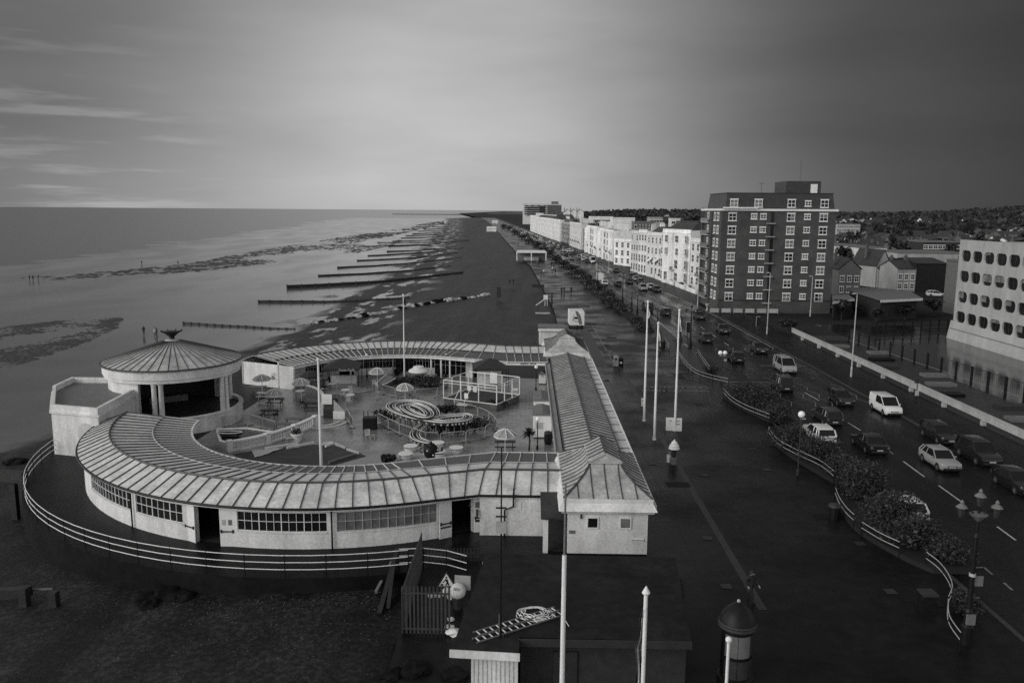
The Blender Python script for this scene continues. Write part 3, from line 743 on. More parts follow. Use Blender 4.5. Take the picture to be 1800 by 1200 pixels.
for k in range(46):
    a = 2 * math.pi * k / 46; b.tube([(BC.x + r * math.cos(a), BC.y + r * math.sin(a), z + .02) for r, z in prof[1:4]], .045, 4)
b.lathe(BC.x, BC.y, [(BR + .2, 5.96), (BR + .2, 6.08), (BR + .05, 6.1)], 64, False)
b.build('roof', [zinc2, seamd], bs)
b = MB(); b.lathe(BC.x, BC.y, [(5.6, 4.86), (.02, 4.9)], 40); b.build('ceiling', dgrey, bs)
b = MB(); b.lathe(BC.x, BC.y, [(.3, 8.0), (.22, 8.2), (.5, 8.45), (.78, 8.75), (.3, 8.8), (.02, 8.82)], 12)
for k in range(8): a = k * .785; b.tube([(BC.x + .4 * math.cos(a), BC.y + .4 * math.sin(a), 8.5), (BC.x + 1.05 * math.cos(a), BC.y + 1.05 * math.sin(a), 8.85)], .045, 4)
b.build('finial', black, bs)
for a in (-84, -78, -20, -14, 48, 54):
    x, y = BC.x + 5.72 * math.cos(R(a)), BC.y + 5.72 * math.sin(R(a))
    b = MB(); b.lathe(x, y, [(.3, 1.2), (.3, 1.3), (.24, 1.36), (.21, 4.6), (.27, 4.68), (.3, 4.86)], 12); b.build('column', white2, bs, True)
b = MB(); b.lathe(BC.x, BC.y, [(5.5, 0), (5.8, 0), (5.8, 4.85), (5.5, 4.85), (5.5, 0)], 40, False, R(62), R(262)); b.build('back_wall', white2, bs)
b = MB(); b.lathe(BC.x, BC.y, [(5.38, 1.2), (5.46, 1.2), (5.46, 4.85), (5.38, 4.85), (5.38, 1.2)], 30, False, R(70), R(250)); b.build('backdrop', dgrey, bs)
for k, (dx, dy) in enumerate([(-2.2, 2.2), (-1.4, 2.8)]): MB().box((BC.x + dx, BC.y + dy, 1.5), (2.6, .5, .6), .5).build('platform', mgrey, bs)

# parapeted block between bandstand and deck
A0, A1, A2 = Vector((-39.6, 65.3, 0)), Vector((-34.6, 63.9, 0)), Vector((-34.9, 71.8, 0))
an = T('flat_roof_block', 'white flat roofed block with parapet and arched recess beside the bandstand', 'building', (-37, 68, 0))
poly = [(-39.55, 65.35), (-35.0, 64.2), (-35.6, 71.6), (-38.6, 72.2), (-40.0, 73.2), (-42.2, 74.5), (-42.0, 79), (-44.2, 79), (-44.0, 73), (-42.4, 72.2)]
poly = [(-39.55, 65.35), (-35.0, 64.2), (-35.5, 71.8), (-39.8, 76.5), (-44.0, 76.5), (-43.6, 72.6)]
from mathutils import geometry as GE
def inset(P, d):
    out = []; n = len(P)
    for i in range(n):
        a, p, q = Vector(P[i - 1]), Vector(P[i]), Vector(P[(i + 1) % n]); e, f = (p - a).normalized(), (q - p).normalized()
        n1, n2 = Vector((-e.y, e.x)), Vector((-f.y, f.x)); k = (n1 + n2); k = k / max(.3, k.dot(n1)); out.append(tuple(p + k * d))
    return out
b = MB(); b.prism(poly, -3.2, 3.55, False); inn = inset(poly, .28)
b.prism(inset(poly, -.14), 3.55, 3.7)
ou = inset(poly, 0); n = len(poly)
b.loft([[(p[0], p[1], 3.7), (p[0], p[1], 4.25), (q[0], q[1], 4.25), (q[0], q[1], 3.72)] for p, q in zip(ou + ou[:1], inn + inn[:1])], False)
b.build('wall', white2, an)
b = MB(); b.prism(inset(poly, .25), 3.68, 3.74); b.build('roof', mgrey, an)
b = MB(); u = (Vector((-35.0, 64.2, 0)) - Vector((-39.55, 65.35, 0))); q0 = Vector((-39.55, 65.35, 0)); nn = Vector((u.y, -u.x, 0)).normalized()
ar = [(.55, 0), (.88, 0)] + [(.715 + .165 * math.cos(t), 2.2 + .75 * math.sin(t)) for t in [math.pi * i / 8 for i in range(9)]]
b.add([q0 + u * a + nn * .03 + Vector((0, 0, z)) for a, z in ar], [list(range(len(ar)))]); b.build('arch_recess', mat('recess_render', .5, .8, .15, .6), an)

# deck under the pavilion, its sea wall and the slabbed courtyard
b = MB(); ring = []
DC, DR = Vector((-13.8, 69.0)), 26.2
pts = [(-6.2, 36), (-6.2, 43.9)] + [(DC.x + DR * math.sin(R(a)), DC.y - DR * math.cos(R(a))) for a in range(15, -100, -5)]
pts += [(-42.5, 73.5), (-46, 78), (-44, 86), (-38, 96), (-28, 104), (-14, 107.6), (6, 107.6), (6, 36)]
b.prism(pts[::-1], -3.6, -.004); struct(b, 'deck', pavem)
b = MB(); cp = [rp(False, 15.4, a) for a in range(-80, 26, 6)] + [Vector((2.6, 54.6, 0)), Vector((2.6, 98.4, 0))] + [rp(True, 15.4, a) for a in range(24, -70, -6)]
b.add([(p.x, p.y, .014) for p in cp], [list(range(len(cp)))]); struct(b, 'courtyard_paving', paving)
# white railings of the deck
def railing(name, label, pts, hs, step, post=black, rail=white, r=.035, h=1.05, group=None, postr=.035, closed=False):
    t = T(name, label, 'railing', pts[0], 0, group)
    P = [Vector(p) for p in pts]
    for z in hs:
        MB().tube([p + Vector((0, 0, z)) for p in P], r, 6).build('rail', rail, t)
    L = [0]
    for p, q in zip(P, P[1:]): L.append(L[-1] + (q - p).length)
    n = max(1, round(L[-1] / step))
    for k in range(n + 1):
        s = L[-1] * k / n
        for i in range(len(P) - 1):
            if s <= L[i + 1] + 1e-6: p = P[i].lerp(P[i + 1], (s - L[i]) / max(1e-6, L[i + 1] - L[i])); break
        MB().cyl(p.x, p.y, p.z - .05, p.z + h + .02, postr, n=6).build('post', post, t)
    return t
rl = [(DC.x + 26.0 * math.sin(R(a)), DC.y - 26.0 * math.cos(R(a)), 0) for a in [-96 + 4 * i for i in range(29)]]
railing('deck_railing', 'long curved white three bar railing on dark posts round the deck edge', rl, (.42, .84, 1.26), 2.35, r=.026, h=1.26)
rl = [(-7.2, 44.1, 0), (-5.8, 44.3, 0), (-4.4, 44.0, 0), (-3.2, 43.3, 0)]
railing('deck_railing', 'short white railing curving behind the dark palings of the yard', rl, (.42, .84, 1.26), 1.4, r=.026, h=1.26)
# ------------------------------------------------------------------ courtyard
def Z3(X, Y, z=0.0): return at(640 + X / 4.8, 580 + Y / 4.8, z)
def Z2(X, Y, z=0.0): return at(400 + X / 5, 580 + Y / 5, z)
G = .014   # courtyard level
cloth_p = mat('pale_parasol_cloth', .3, .9, .2, 3)
def parasol_proto():
    t = T('parasol', '', 'parasol', (0, 0, 0), 0, 'striped parasols of the courtyard')
    b = MB(); n = 8; rings = [[(r * math.cos(2 * math.pi * (k + .5) / n), r * math.sin(2 * math.pi * (k + .5) / n), z) for k in range(n)] for r, z in ((1.2, 1.98), (1.2, 2.1), (.85, 2.34), (.4, 2.52), (.04, 2.6))]
    b.loft(rings, False)
    for f in range(len(b.f)): b.mi[f] = 0 if f >= 8 else 1
    b.m = 1
    for k in range(n): b.tube([Vector(r[k]) + Vector((0, 0, .03)) for r in rings[1:]], .055, 4)
    b.v = [(x * .8, y * .8, z) for x, y, z in b.v]; b.build('canopy', [cloth_p, cloth_w], t, world=False)
    MB().cyl(0, 0, 0, 2.62, .03, n=6).build('pole', white, t, world=False)
    MB().lathe(0, 0, [(.28, 0), (.26, .1), (.05, .14)], 10).build('base', dgrey, t, world=False)
    return t
par = parasol_proto(); first = True
PL = [((460, 665), 'striped parasol nearest the end wall of the far wing'), ((482, 691), 'striped parasol behind the bandstand parapet, over a white picnic table'), ((529, 672), 'striped parasol beside the small dark parasol under the far wing windows'),
      ((663, 653), 'striped parasol close to the far wing wall, behind the fenced garden'), ((712, 681), 'striped parasol in front of the dark shrubs with a picnic table under it'), ((888, 763), 'tall striped parasol alone on the slabs near the palm')]
for (px, lab) in PL:
    p = at(px[0], px[1], 2.2); p.z = G
    if first: par.location = p; par['label'] = lab; first = False
    else: dup(par, p, random.random(), lab)
t = T('parasol', 'small dark parasol with drooping sides in front of the far wing', 'parasol', Z2(735, 545, G))
b = MB(); b.lathe(0, 0, [(1.25, 1.75), (1.25, 1.95), (.6, 2.35), (.03, 2.55)], 8, False); b.build('canopy', dgrey, t, world=False); MB().cyl(0, 0, 0, 2.6, .03, n=6).build('pole', black, t, world=False)
def picnic(mt):
    t = T('picnic_table', '', 'picnic table', (0, 0, 0), 0, 'picnic tables of the courtyard')
    b = MB()
    for i in range(4): b.bx(-.9, -.37 + .19 * i, .71, .9, -.2 + .19 * i, .75)
    b.build('tabletop', mt, t, world=False)
    for s in (-1, 1): MB().bx(-.9, s * .72 - .13, .42, .9, s * .72 + .13, .46).build('bench', mt, t, world=False)
    for x in (-.65, .65):
        b = MB(); b.beam((x, -.25, .71), (x, -.7, 0), .05, .1); b.beam((x, .25, .71), (x, .7, 0), .05, .1); b.beam((x, -.78, .4), (x, .78, .4), .05, .09); b.build('leg', mt, t, world=False)
    return t
TB = [((467, 701), 1, .15, 'white picnic table behind the bandstand parapet'), ((484, 712), 0, .1, 'dark picnic table in front of the white one by the bandstand'), ((474, 733), 0, .05, 'dark picnic table beside the pool barrier'),
      ((516, 748), 2, .1, 'grey picnic table behind the balustrade'), ((549, 720), 0, .1, 'dark picnic table left of the curved white wall'), ((496, 757), 2, .1, 'grey picnic table half hidden by the balustrade top'),
      ((888, 790), 0, .05, 'dark picnic table under the lone parasol'), ((713, 703), 2, .5, 'grey picnic table under the parasol by the barrier'), ((560, 690), 0, .2, 'dark picnic table beside the small dark parasol'), ((455, 690), 2, .2, 'grey picnic table against the far wing end wall')]
protos = {}
for px, k, rz, lab in TB:
    p = at(px[0], px[1], G)
    if k not in protos: protos[k] = picnic([timber, white2, mgrey][k]); protos[k].location = p; protos[k].rotation_euler.z = rz; protos[k]['label'] = lab
    else: dup(protos[k], p, rz, lab)
# gazebos
def gazebo(px, lab, words_=None):
    p = at(px[0], px[1], G); t = T('gazebo', lab, 'gazebo', p, .1)
    b = MB(); s = 2.1
    b.loft([[(-s, -s, 2.05), (s, -s, 2.05), (s, s, 2.05), (-s, s, 2.05)], [(-s, -s, 2.3), (s, -s, 2.3), (s, s, 2.3), (-s, s, 2.3)], [(-.9, -.9, 2.85), (.9, -.9, 2.85), (.9, .9, 2.85), (-.9, .9, 2.85)], [(-.1, -.1, 3.2), (.1, -.1, 3.2), (.1, .1, 3.2), (-.1, .1, 3.2)]], True)
    b.build('canopy', dgrey, t, world=False)
    for x in (-1, 1):
        for y in (-1, 1): MB().cyl(x * (s - .08), y * (s - .08), 0, 2.1, .04, n=6).build('leg', black, t, world=False)
    if words_:
        o = bpy.data.objects.new('lettering', textmesh(words_, .42, cloth_w)); COL.objects.link(o); o.parent = t; o.location = (.7, -s - .012, 2.17); o.rotation_euler = (R(90), 0, 0)
    MB().bx(-1.5, .6, 0, 1.5, 1.2, .95).build('counter', white2, t, world=False)
    return t
gazebo((603, 676), 'dark gazebo with white drink lettering on its valance, left of the far lamp', 'Coca-Cola'); gazebo((862, 676), 'dark gazebo behind the white railed play enclosure')
for i, (r0, c) in enumerate(((2.6, 0), (3.3, 0), (4.0, 0))):
    p = at(603, 679, G); b = MB(); b.lathe(p.x, p.y, [(r0 - .25, G), (r0, G), (r0, G + .16 - .05 * i), (r0 - .25, G + .16 - .05 * i), (r0 - .25, G)], 24, False, R(205), R(335)); tag(b.build('curved_step', concrete), ['inner', 'middle', 'outer'][i] + ' curved step below the lettered gazebo', 'step', 'curved steps')
for i, r0 in enumerate((2.1, 2.8)):
    p = at(563, 740, G); b = MB(); b.lathe(p.x, p.y, [(r0 - .2, G), (r0, G), (r0, G + .14 - .05 * i), (r0 - .2, G + .14 - .05 * i), (r0 - .2, G)], 24, False, R(215), R(350)); tag(b.build('curved_step', white2), ['inner', 'outer'][i] + ' curved white step at the end of the balustrade', 'step', 'curved steps')
# globe lamps
def globe_lamp(p, lab, h=2.75, r=.2):
    t = T('globe_lamp', lab, 'lamp post', p, 0, 'globe lamps of the courtyard')
    b = MB(); b.lathe(0, 0, [(.1, 0), (.1, .35), (.05, .4), (.035, h - r), (.08, h - r + .03)], 10); b.build('post', black, t, world=False)
    MB().sph((0, 0, h), r, 14, 8).build('globe', globe, t, world=False)
for (x, y, lab) in [(579, 668, 'globe lamp behind the lettered gazebo'), (645, 663, 'globe lamp right of the lettered gazebo'), (784, 662, 'globe lamp in front of the middle far windows'), (846, 664, 'globe lamp behind the dark gazebo of the play enclosure'), (942, 686, 'globe lamp at the far corner by the beach shop'), (944.5, 790, 'tall globe lamp next to the palm and white kiosk')]:
    globe_lamp(at(x, y, G), lab)
# kiosks against the hall
def kiosk(x0, y0, x1, y1, h, lab):
    t = T('kiosk', lab, 'kiosk', ((x0 + x1) / 2, (y0 + y1) / 2, G), 0, 'white kiosks against the hall')
    b = MB(); b.bx(x0, y0, G + .1, x1, y1, h); b.build('wall', white, t)
    b = MB(); b.bx(x0 + .03, y0 + .03, G, x1 - .03, y1 - .03, G + .1); b.build('plinth', black, t)
    b = MB(); xm = (x0 + x1) / 2; b.loft([[(x0 - .1, y, h), (x1 + .1, y, h), (x1 + .1, y, h + .06), (xm, y, h + .3), (x0 - .1, y, h + .06)] for y in (y0 - .1, y1 + .1)]); b.build('roof', mgrey, t)
    b = MB(); b.bx(x0 + .2, y0 - .03, .9, x0 + .2 + (x1 - x0) * .4, y0, 1.5); b.build('panel', lgrey, t)
    b = MB(); b.bx(x0 - .03, y0 + .3, .15, x0, y0 + 1.1, h - .2); b.build('door', white2, t)
kiosk(.75, 71.9, 2.4, 75.2, 2.15, 'white kiosk with black plinth beside the tall globe lamp'); kiosk(.85, 79.2, 2.4, 83.0, 1.75, 'second white kiosk along the hall, with a grey panel'); kiosk(1.6, 95.2, 2.4, 96.4, 1.2, 'small white cabinet at the far corner by the beach shop')
t = T('litter_bin', 'dark rounded litter bin beside the white kiosk', 'bin', Z3(1552, 960, G)); b = MB(); b.lathe(0, 0, [(.3, 0), (.36, .2), (.36, .9), (.3, 1.0)], 12); b.build('body', black, t, world=False); MB().lathe(0, 0, [(.37, .98), (.33, 1.12), (.1, 1.2)], 12).build('lid', dgrey, t, world=False)
t = T('litter_bin', 'pale square bin at the corner of the play enclosure', 'bin', at(905, 703, G)); MB().bx(-.3, -.25, 0, .3, .25, 1.15).build('body', concrete, t, world=False); MB().bx(-.33, -.28, 1.15, .33, .28, 1.28).build('lid', white2, t, world=False)
# cabbage palms
rnd = random.Random(5)
def palm(p, h, lab, k=1.0):
    t = T('palm', lab, 'palm', p); b = MB(); b.tube([(0, 0, 0), (.05, .02, h * .5), (0, 0, h)], [.1 * k, .08 * k, .09 * k], 7); b.build('trunk', woodm, t, world=False)
    b = MB()
    for i in range(80):
        a, e = rnd.random() * 6.28, rnd.uniform(-.5, 1.35); l = rnd.uniform(.5, .85) * k
        d = Vector((math.cos(a) * math.cos(e), math.sin(a) * math.cos(e), math.sin(e))); s = Vector((-math.sin(a), math.cos(a), 0)) * .035; o = Vector((0, 0, h)); b.m = rnd.choice((0, 0, 1))
        b.add([o - s, o + s, o + d * l * .6 + s, o + d * l + Vector((0, 0, -.12)), o + d * l * .6 - s], [[0, 1, 2, 3, 4]])
    b.build('crown', leafm, t, world=False)
palm(at(930, 790, G), 1.45, 'cabbage palm with spiky crown beside the tall globe lamp', 1.0); palm(Z2(430, 500, G), 1.3, 'small palm against the far wing end wall', .9)
# bushes
def bush(name, p, rad, n, size, lab, group=None, cat='shrub', lumps=4, seed=0):
    r = random.Random(seed + int(p[0] * 13 + p[1] * 7)); t = T(name, lab, cat, p, 0, group); b = MB()
    for i in range(lumps):
        a = r.random() * 6.28; q = r.random() * .55; k = r.uniform(.5, .75)
        b.leaves((math.cos(a) * q * rad[0], math.sin(a) * q * rad[1], rad[2] * r.uniform(.75, 1.15)), (rad[0] * k, rad[1] * k, rad[2] * r.uniform(.6, .9)), n // lumps, size, r)
    b.v = [(x, y, max(.02, z)) for x, y, z in b.v]
    b.build('foliage', leafm, t, world=False)
    s = MB()
    for i in range(5): a = i * 1.3; s.tube([(0, 0, 0), (math.cos(a) * rad[0] * .4, math.sin(a) * rad[1] * .4, rad[2] * 1.1)], [.05, .015], 5)
    s.build('stem', woodm, t, world=False)
    return t
for X, Y, rad, lab in [(215, 765, (1.7, 1.2, .75), 'dark rounded shrub inside the left end of the coaster loop'), (640, 870, (1.7, 1.0, .75), 'dark shrub under the front of the coaster track'), (930, 855, (2.1, 1.1, .85), 'dark shrub at the right end of the coaster garden'), (790, 880, (1.5, .9, .65), 'low shrub between the two coaster garden shrubs'),
                       (690, 705, (1.4, .9, .55), 'shrub behind the small right hand coaster loop'), (330, 440, (2.2, 2.0, .36), 'dark shrub left of the white saucer ride'), (560, 440, (2.3, 2.0, .36), 'dark shrub behind the white saucer ride'), (540, 500, (2.4, 1.0, .45), 'low dark shrub along the garden barrier'), (430, 465, (2.0, 1.3, .5), 'low shrub under the white saucer ride'),
                       (190, 1120, (.75, .6, .45), 'dark ball shrub at the near wing canopy edge'), (1090, 660, (1.9, 1.0, .55), 'dark shrub in front of the play enclosure base'), (1000, 660, (1.2, .7, .4), 'low dark shrub by the enclosure steps'), (640, 390, (.5, .4, .55), 'small upright shrub by the far windows'), (285, 385, (.6, .5, .6), 'small dark shrub by the garden slide')]:
    p = Z3(X, Y, G); bush('shrub', p, rad, 900, .1, lab, 'courtyard shrubs', 'shrub', 5)
# white saucer ride
t = T('saucer_ride', 'white domed saucer rising from the dark shrubs', 'ride', at(736, 668, G)); b = MB(); b.lathe(0, 0, [(.4, .5), (1.0, .85), (1.25, 1.1), (1.15, 1.3), (.7, 1.5), (.65, 1.7), (.4, 1.78), (.02, 1.8)], 20); b.build('saucer', white, t, world=False, smooth=True); MB().cyl(0, 0, 0, .6, .3, n=10).build('stand', dgrey, t, world=False)
# miniature coaster
cs = T('mini_coaster', 'miniature figure of eight roller coaster with white rails on short supports', 'ride', Z3(480, 760, G))
def track(ctrl, closed, name='track'):
    P = bez([Z3(X, Y, z) for X, Y, z in ctrl], 10, closed); n = len(P); Lf, Rt = [], []
    for i, p in enumerate(P):
        a = P[(i - 1) % n] if closed or i else p; c = P[(i + 1) % n] if closed or i < n - 1 else p
        d = (c - a); d.z = 0; d = d.normalized(); s = Vector((-d.y, d.x, 0)); Lf.append(p + s * .42); Rt.append(p - s * .42)
    b = MB(); dz = Vector((0, 0, -.12)); rings = [[l + dz, r + dz, r + dz * 2.2, l + dz * 2.2] for l, r in zip(Lf, Rt)]
    if closed: rings.append(rings[0])
    b.loft(rings, not closed); k = b.build(name, dgrey, cs)
    for Q in (Lf, Rt): MB().tube(Q, .04, 5, closed).build('rail', white, k)
    for Q in (Lf, Rt):
        MB().tube([q.lerp(p, .55) + Vector((0, 0, .0)) for q, p in zip(Q, P)], .025, 5, closed).build('rail', white, k)
    for i in range(0, n, 6):
        p = P[i]
        if p.z > .5: MB().cyl(p.x, p.y, G, p.z - .25, .06, n=6).build('support', mgrey, cs)
    if name == 'track':
        b = MB()
        for i in range(0, n, 3):
            b.box(Lf[i] + Vector((0, 0, -.22)), (.16, .16, .16)); b.box(Rt[i] + Vector((0, 0, -.22)), (.16, .16, .16))
        tag(b.build('lamp_block', lgrey, cs), kind='stuff')
track([(600, 742, 1.5), (680, 724, 1.5), (780, 716, 1.5), (850, 712, 1.5), (878, 728, 1.5), (845, 752, 1.5), (760, 764, 1.5), (640, 768, 1.55), (450, 738, 1.6), (300, 695, 1.65), (225, 645, 1.7), (265, 607, 1.7), (380, 594, 1.7), (490, 612, 1.65), (575, 655, 1.6), (598, 712, 1.5), (545, 765, 1.2), (478, 815, .95), (430, 862, .75), (445, 910, .6), (530, 940, .45), (620, 945, .3)], False)
track([(345, 640, 1.95), (420, 628, 1.95), (500, 655, 1.95), (548, 700, 1.9), (520, 728, 1.85), (430, 706, 1.9), (365, 672, 1.95)], True, 'inner_track')
# crowd barriers
def barrier(Lg):
    t = T('crowd_barrier', '', 'barrier', (0, 0, 0), 0, 'metal barriers of the courtyard rides')
    b = MB(); q = Lg / 2; b.tube([(-q, 0, .1), (-q, 0, .95), (-q + .15, 0, 1.08), (q - .15, 0, 1.08), (q, 0, .95), (q, 0, .1)], .03, 5); b.tube([(-q, 0, .18), (q, 0, .18)], .022, 5); b.build('frame', lgrey, t, world=False)
    b = MB(); n = int(Lg / .14)
    for i in range(1, n): x = -q + Lg * i / n; b.bx(x - .008, -.008, .18, x + .008, .008, 1.07)
    b.build('bars', mgrey, t, world=False)
    for x in (-q + .3, q - .3): MB().bx(x - .03, -.3, 0, x + .03, .3, .05).build('foot', dgrey, t, world=False)
    return t
bar0 = barrier(2.4); bfirst = [True]; bcount = 0
def fence_run(pts, what):
    global bcount
    P = [Z3(x, y, G) for x, y in pts]; k = 0
    for p, q in zip(P, P[1:]):
        d = q - p; n = max(1, round(d.length / 2.5))
        for i in range(n):
            c = p.lerp(q, (i + .5) / n); a = math.atan2(d.y, d.x); sc = (d.length / n / 2.5, 1, 1); lab = '%s metal barrier %s' % (ORD[k], what); k += 1
            if bfirst[0]: bar0.location = c; bar0.rotation_euler.z = a; bar0.scale = sc; bar0['label'] = lab; bfirst[0] = False
            else: dup(bar0, c, a, lab, sc)
fence_run([(115, 790), (300, 885), (520, 960), (630, 965)], 'from the left along the front of the coaster')
fence_run([(640, 968), (860, 950), (1022, 912), (1112, 838), (1052, 775), (960, 735), (760, 685)], 'from the coaster entrance round its right side')
fence_run([(150, 540), (262, 570), (430, 580), (620, 570), (668, 555)], 'from the left along the garden of the saucer ride')
fence_run([(-95, 835), (-150, 745)], 'from the pool corner')
# railed play enclosure on a raised base
en = T('play_enclosure', 'raised play enclosure framed by white poles with a ladder gate', 'play area', (-3.8, 86, G))
c0, c1, c2 = at(873, 724, G), at(780, 712, G), at(913, 706, G); c3 = c1 + c2 - c0; zb_, zt = .75, 2.75
b = MB(); b.prism([tuple(p) for p in (c1, c0, c2, c3)], G, zb_); b.build('base', brick2, en)
b = MB(); b.prism([tuple(p.lerp((c0 + c1 + c2 + c3) / 4, .04)) for p in (c1, c0, c2, c3)], zb_, zb_ + .02); b.build('mat', dgrey, en)
cc = [c1, c0, c2, c3, c1]
for z in (zb_ + .06, 1.75, zt):
    if z != 1.75: MB().tube([p + Vector((0, 0, z - G)) for p in cc], .05, 6).build('rail', white, en)
MB().tube([p + Vector((0, 0, 2.45)) for p in (c1, c0, c2)], .035, 5).build('rail', white, en)
for p, q in zip(cc, cc[1:]):
    for k in range(3): r_ = p.lerp(q, k / 3); MB().cyl(r_.x, r_.y, zb_, zt, .06, n=6).build('post', white, en)
g = c1.lerp(c0, .42); gd = (c0 - c1).normalized(); gn = Vector((gd.y, -gd.x, 0))
for s in (-.6, .6):
    MB().tube([g + gd * s + gn * 1.3, g + gd * s + gn * 1.3 + Vector((0, 0, 1.0)), g + gd * s + gn * .3 + Vector((0, 0, 1.9)), g + gd * s + Vector((0, 0, 1.9))], .04, 5).build('handrail', white, en)
MB().box(g + gn * .6 + Vector((0, 0, .5)), (1.2, .5, .12), math.atan2(gd.y, gd.x)).build('step', white, en)
for i, (X, Y) in enumerate(((887, 490), (935, 500), (862, 555), (1093, 405))):
    p = Z3(X, Y, 1.6 if i < 3 else 2.0); MB().box(p, (.45, .04, .55) if i < 3 else (.9, .05, 1.2), math.atan2(gd.y, gd.x)).build('notice_board', white, en)
# teacup ride
tc_ = T('ride_platform', 'pale round platform of the teacup ride', 'platform', at(758, 803, G)); MB().lathe(0, 0, [(2.9, 0), (2.9, .1), (.02, .1)], 28).build('floor', concrete, tc_, world=False)
def teacup():
    t = T('teacup_car', '', 'ride car', (0, 0, 0), 0, 'white cups of the teacup ride')
    b = MB(); b.lathe(0, 0, [(.5, .1), (.62, .2), (.78, .62), (.72, .62), (.58, .3), (.02, .3)], 20, True, 0.4, 5.9); b.build('cup', white, t, world=False, smooth=True)
    b = MB(); b.lathe(0, 0, [(.05, .3), (.05, .72), (.8, .76), (.8, .82), (.02, .84)], 22); b.build('table', white, t, world=False)
    b = MB(); b.lathe(0, 0, [(.9, .08), (.95, .12), (.5, .13)], 20); b.build('saucer', white2, t, world=False)
    return t
cup0 = None
for px, lab in (((722, 795), 'white teacup left of the dark teapot'), ((713, 809), 'white teacup nearest the near wing, left'), ((802, 798), 'white teacup right of the dark teapot'), ((769, 789), 'white teacup half hidden behind the dark teapot'), ((771, 805), 'low white teacup in front of the dark teapot')):
    p = at(px[0], px[1], G)
    if cup0 is None: cup0 = teacup(); cup0.location = p; cup0['label'] = lab; cup0.scale = (.76,) * 3
    else: dup(cup0, p, random.random() * 6, lab)
t = T('teapot', 'large dark teapot with pale dots in the middle of the teacups', 'teapot', at(758, 803, G + .1)); b = MB(); b.lathe(0, 0, [(.45, 0), (.62, .3), (.66, .6), (.5, .95), (.3, 1.05)], 18); b.build('body', black, t, world=False, smooth=True)
b = MB(); b.lathe(0, 0, [(.36, 1.04), (.3, 1.15), (.08, 1.22), (.1, 1.32), (.02, 1.36)], 12); b.build('lid', black, t, world=False); MB().tube([(.55, 0, .35), (.85, 0, .5), (.95, 0, .85)], [.14, .1, .07], 8).build('spout', black, t, world=False); MB().tube([(-.55, 0, .3), (-.95, 0, .45), (-.9, 0, .75), (-.55, 0, .85)], .05, 6).build('handle', black, t, world=False)
for a in range(8):
    q = a * .8 - 2.8; z = .35 + .35 * (a % 2); MB().sph((.63 * math.cos(q), .63 * math.sin(q), z), .07, 8, 5).build('dot', white, t, world=False)
# balustrade
bl = T('balustrade', 'white stone balustrade curving through the courtyard, with end piers', 'balustrade', at(480, 778, G))
ctrl = [at(404, 793, G), at(440, 787, G), at(480, 777, G), at(520, 763, G), at(554, 747.5, G)]
P = bez(ctrl, 8)
sec = lambda w, z0, z1: [[p + Vector((-w * s.x, -w * s.y, z0)), p + Vector((w * s.x, w * s.y, z0)), p + Vector((w * s.x, w * s.y, z1)), p + Vector((-w * s.x, -w * s.y, z1))] for p, s in zip(P, NRM)]
NRM = []
for i in range(len(P)):
    d = (P[min(i + 1, len(P) - 1)] - P[max(i - 1, 0)]).normalized(); NRM.append(Vector((-d.y, d.x, 0)))
b = MB(); b.loft(sec(.17, 0, .14)); b.build('plinth', white2, bl); b = MB(); b.loft(sec(.19, .8, .94)); b.build('coping', white, bl)
prof = [(.07, .14), (.09, .18), (.05, .24), (.11, .42), (.045, .66), (.085, .74), (.07, .8)]
bm_ = MB().lathe(0, 0, prof, 8).mesh('baluster', white2, True); Lc = [0]
for p, q in zip(P, P[1:]): Lc.append(Lc[-1] + (q - p).length)
nb = int(Lc[-1] / .34)
for k in range(nb + 1):
    s = Lc[-1] * k / nb
    for i in range(len(P) - 1):
        if s <= Lc[i + 1] + 1e-6: p = P[i].lerp(P[i + 1], (s - Lc[i]) / (Lc[i + 1] - Lc[i])); break
    if k in (0, nb, nb // 3, 2 * nb // 3): d = math.atan2(NRM[i].y, NRM[i].x); MB().box(p + Vector((0, 0, .5)), (.46, .46, 1.0), d).build('pier', white, bl)
    else: child(bm_, 'baluster', bl, p - bl.location)
# small pool by the bandstand
pool = [Z2(-90, 880, 0), Z2(160, 870, 0), Z2(400, 905, 0), Z2(0, 1000, 0), Z2(-60, 980, 0)]
b = MB(); b.add([(p.x, p.y, .03) for p in pool], [[0, 1, 2, 3, 4][::-1]]); water = mat('pool_water', .015, .05, .2, 1); o = struct(b, 'pond', water)
b = MB(); Q = [Vector((p.x, p.y, .0)) for p in pool]; b.tube([p + Vector((0, 0, .06)) for p in Q], .14, 4, True); tag(b.build('pool_kerb', white2), 'pale kerb round the small pool beside the bandstand', 'kerb')
t = T('rowing_boat', 'small pale boat shape lying in the pool', 'boat', Z3(-730, 940, .05)); p = at(403, 765, .05); t.location = p
b = MB(); b.loft([[(x, -w, .28), (x, 0, z), (x, w, .28), (x, 0, z + .08)] for x, w, z in ((-1.1, .1, .15), (-.8, .35, .02), (0, .42, 0), (.8, .3, .04), (1.25, .04, .2))]); b.build('hull', dgrey, t, world=False); b = MB(); b.tube([(-1.1, .12, .3), (-.8, .36, .3), (0, .44, .3), (.8, .32, .3), (1.25, .03, .34), (.8, -.32, .3), (0, -.44, .3), (-.8, -.36, .3), (-1.1, -.12, .3)], .04, 5, True); b.build('gunwale', white, t, world=False)
for i, (a, c) in enumerate((((-60, 860), (190, 830)), ((190, 832), (310, 870)), ((310, 870), (425, 900)))):
    p, q = Z2(a[0], a[1], G), Z2(c[0], c[1], G); d = q - p; dup(bar0, (p + q) / 2, math.atan2(d.y, d.x), ['left', 'middle', 'right'][i] + ' metal barrier of the three beside the pool', (d.length / 2.5, 1, 1))
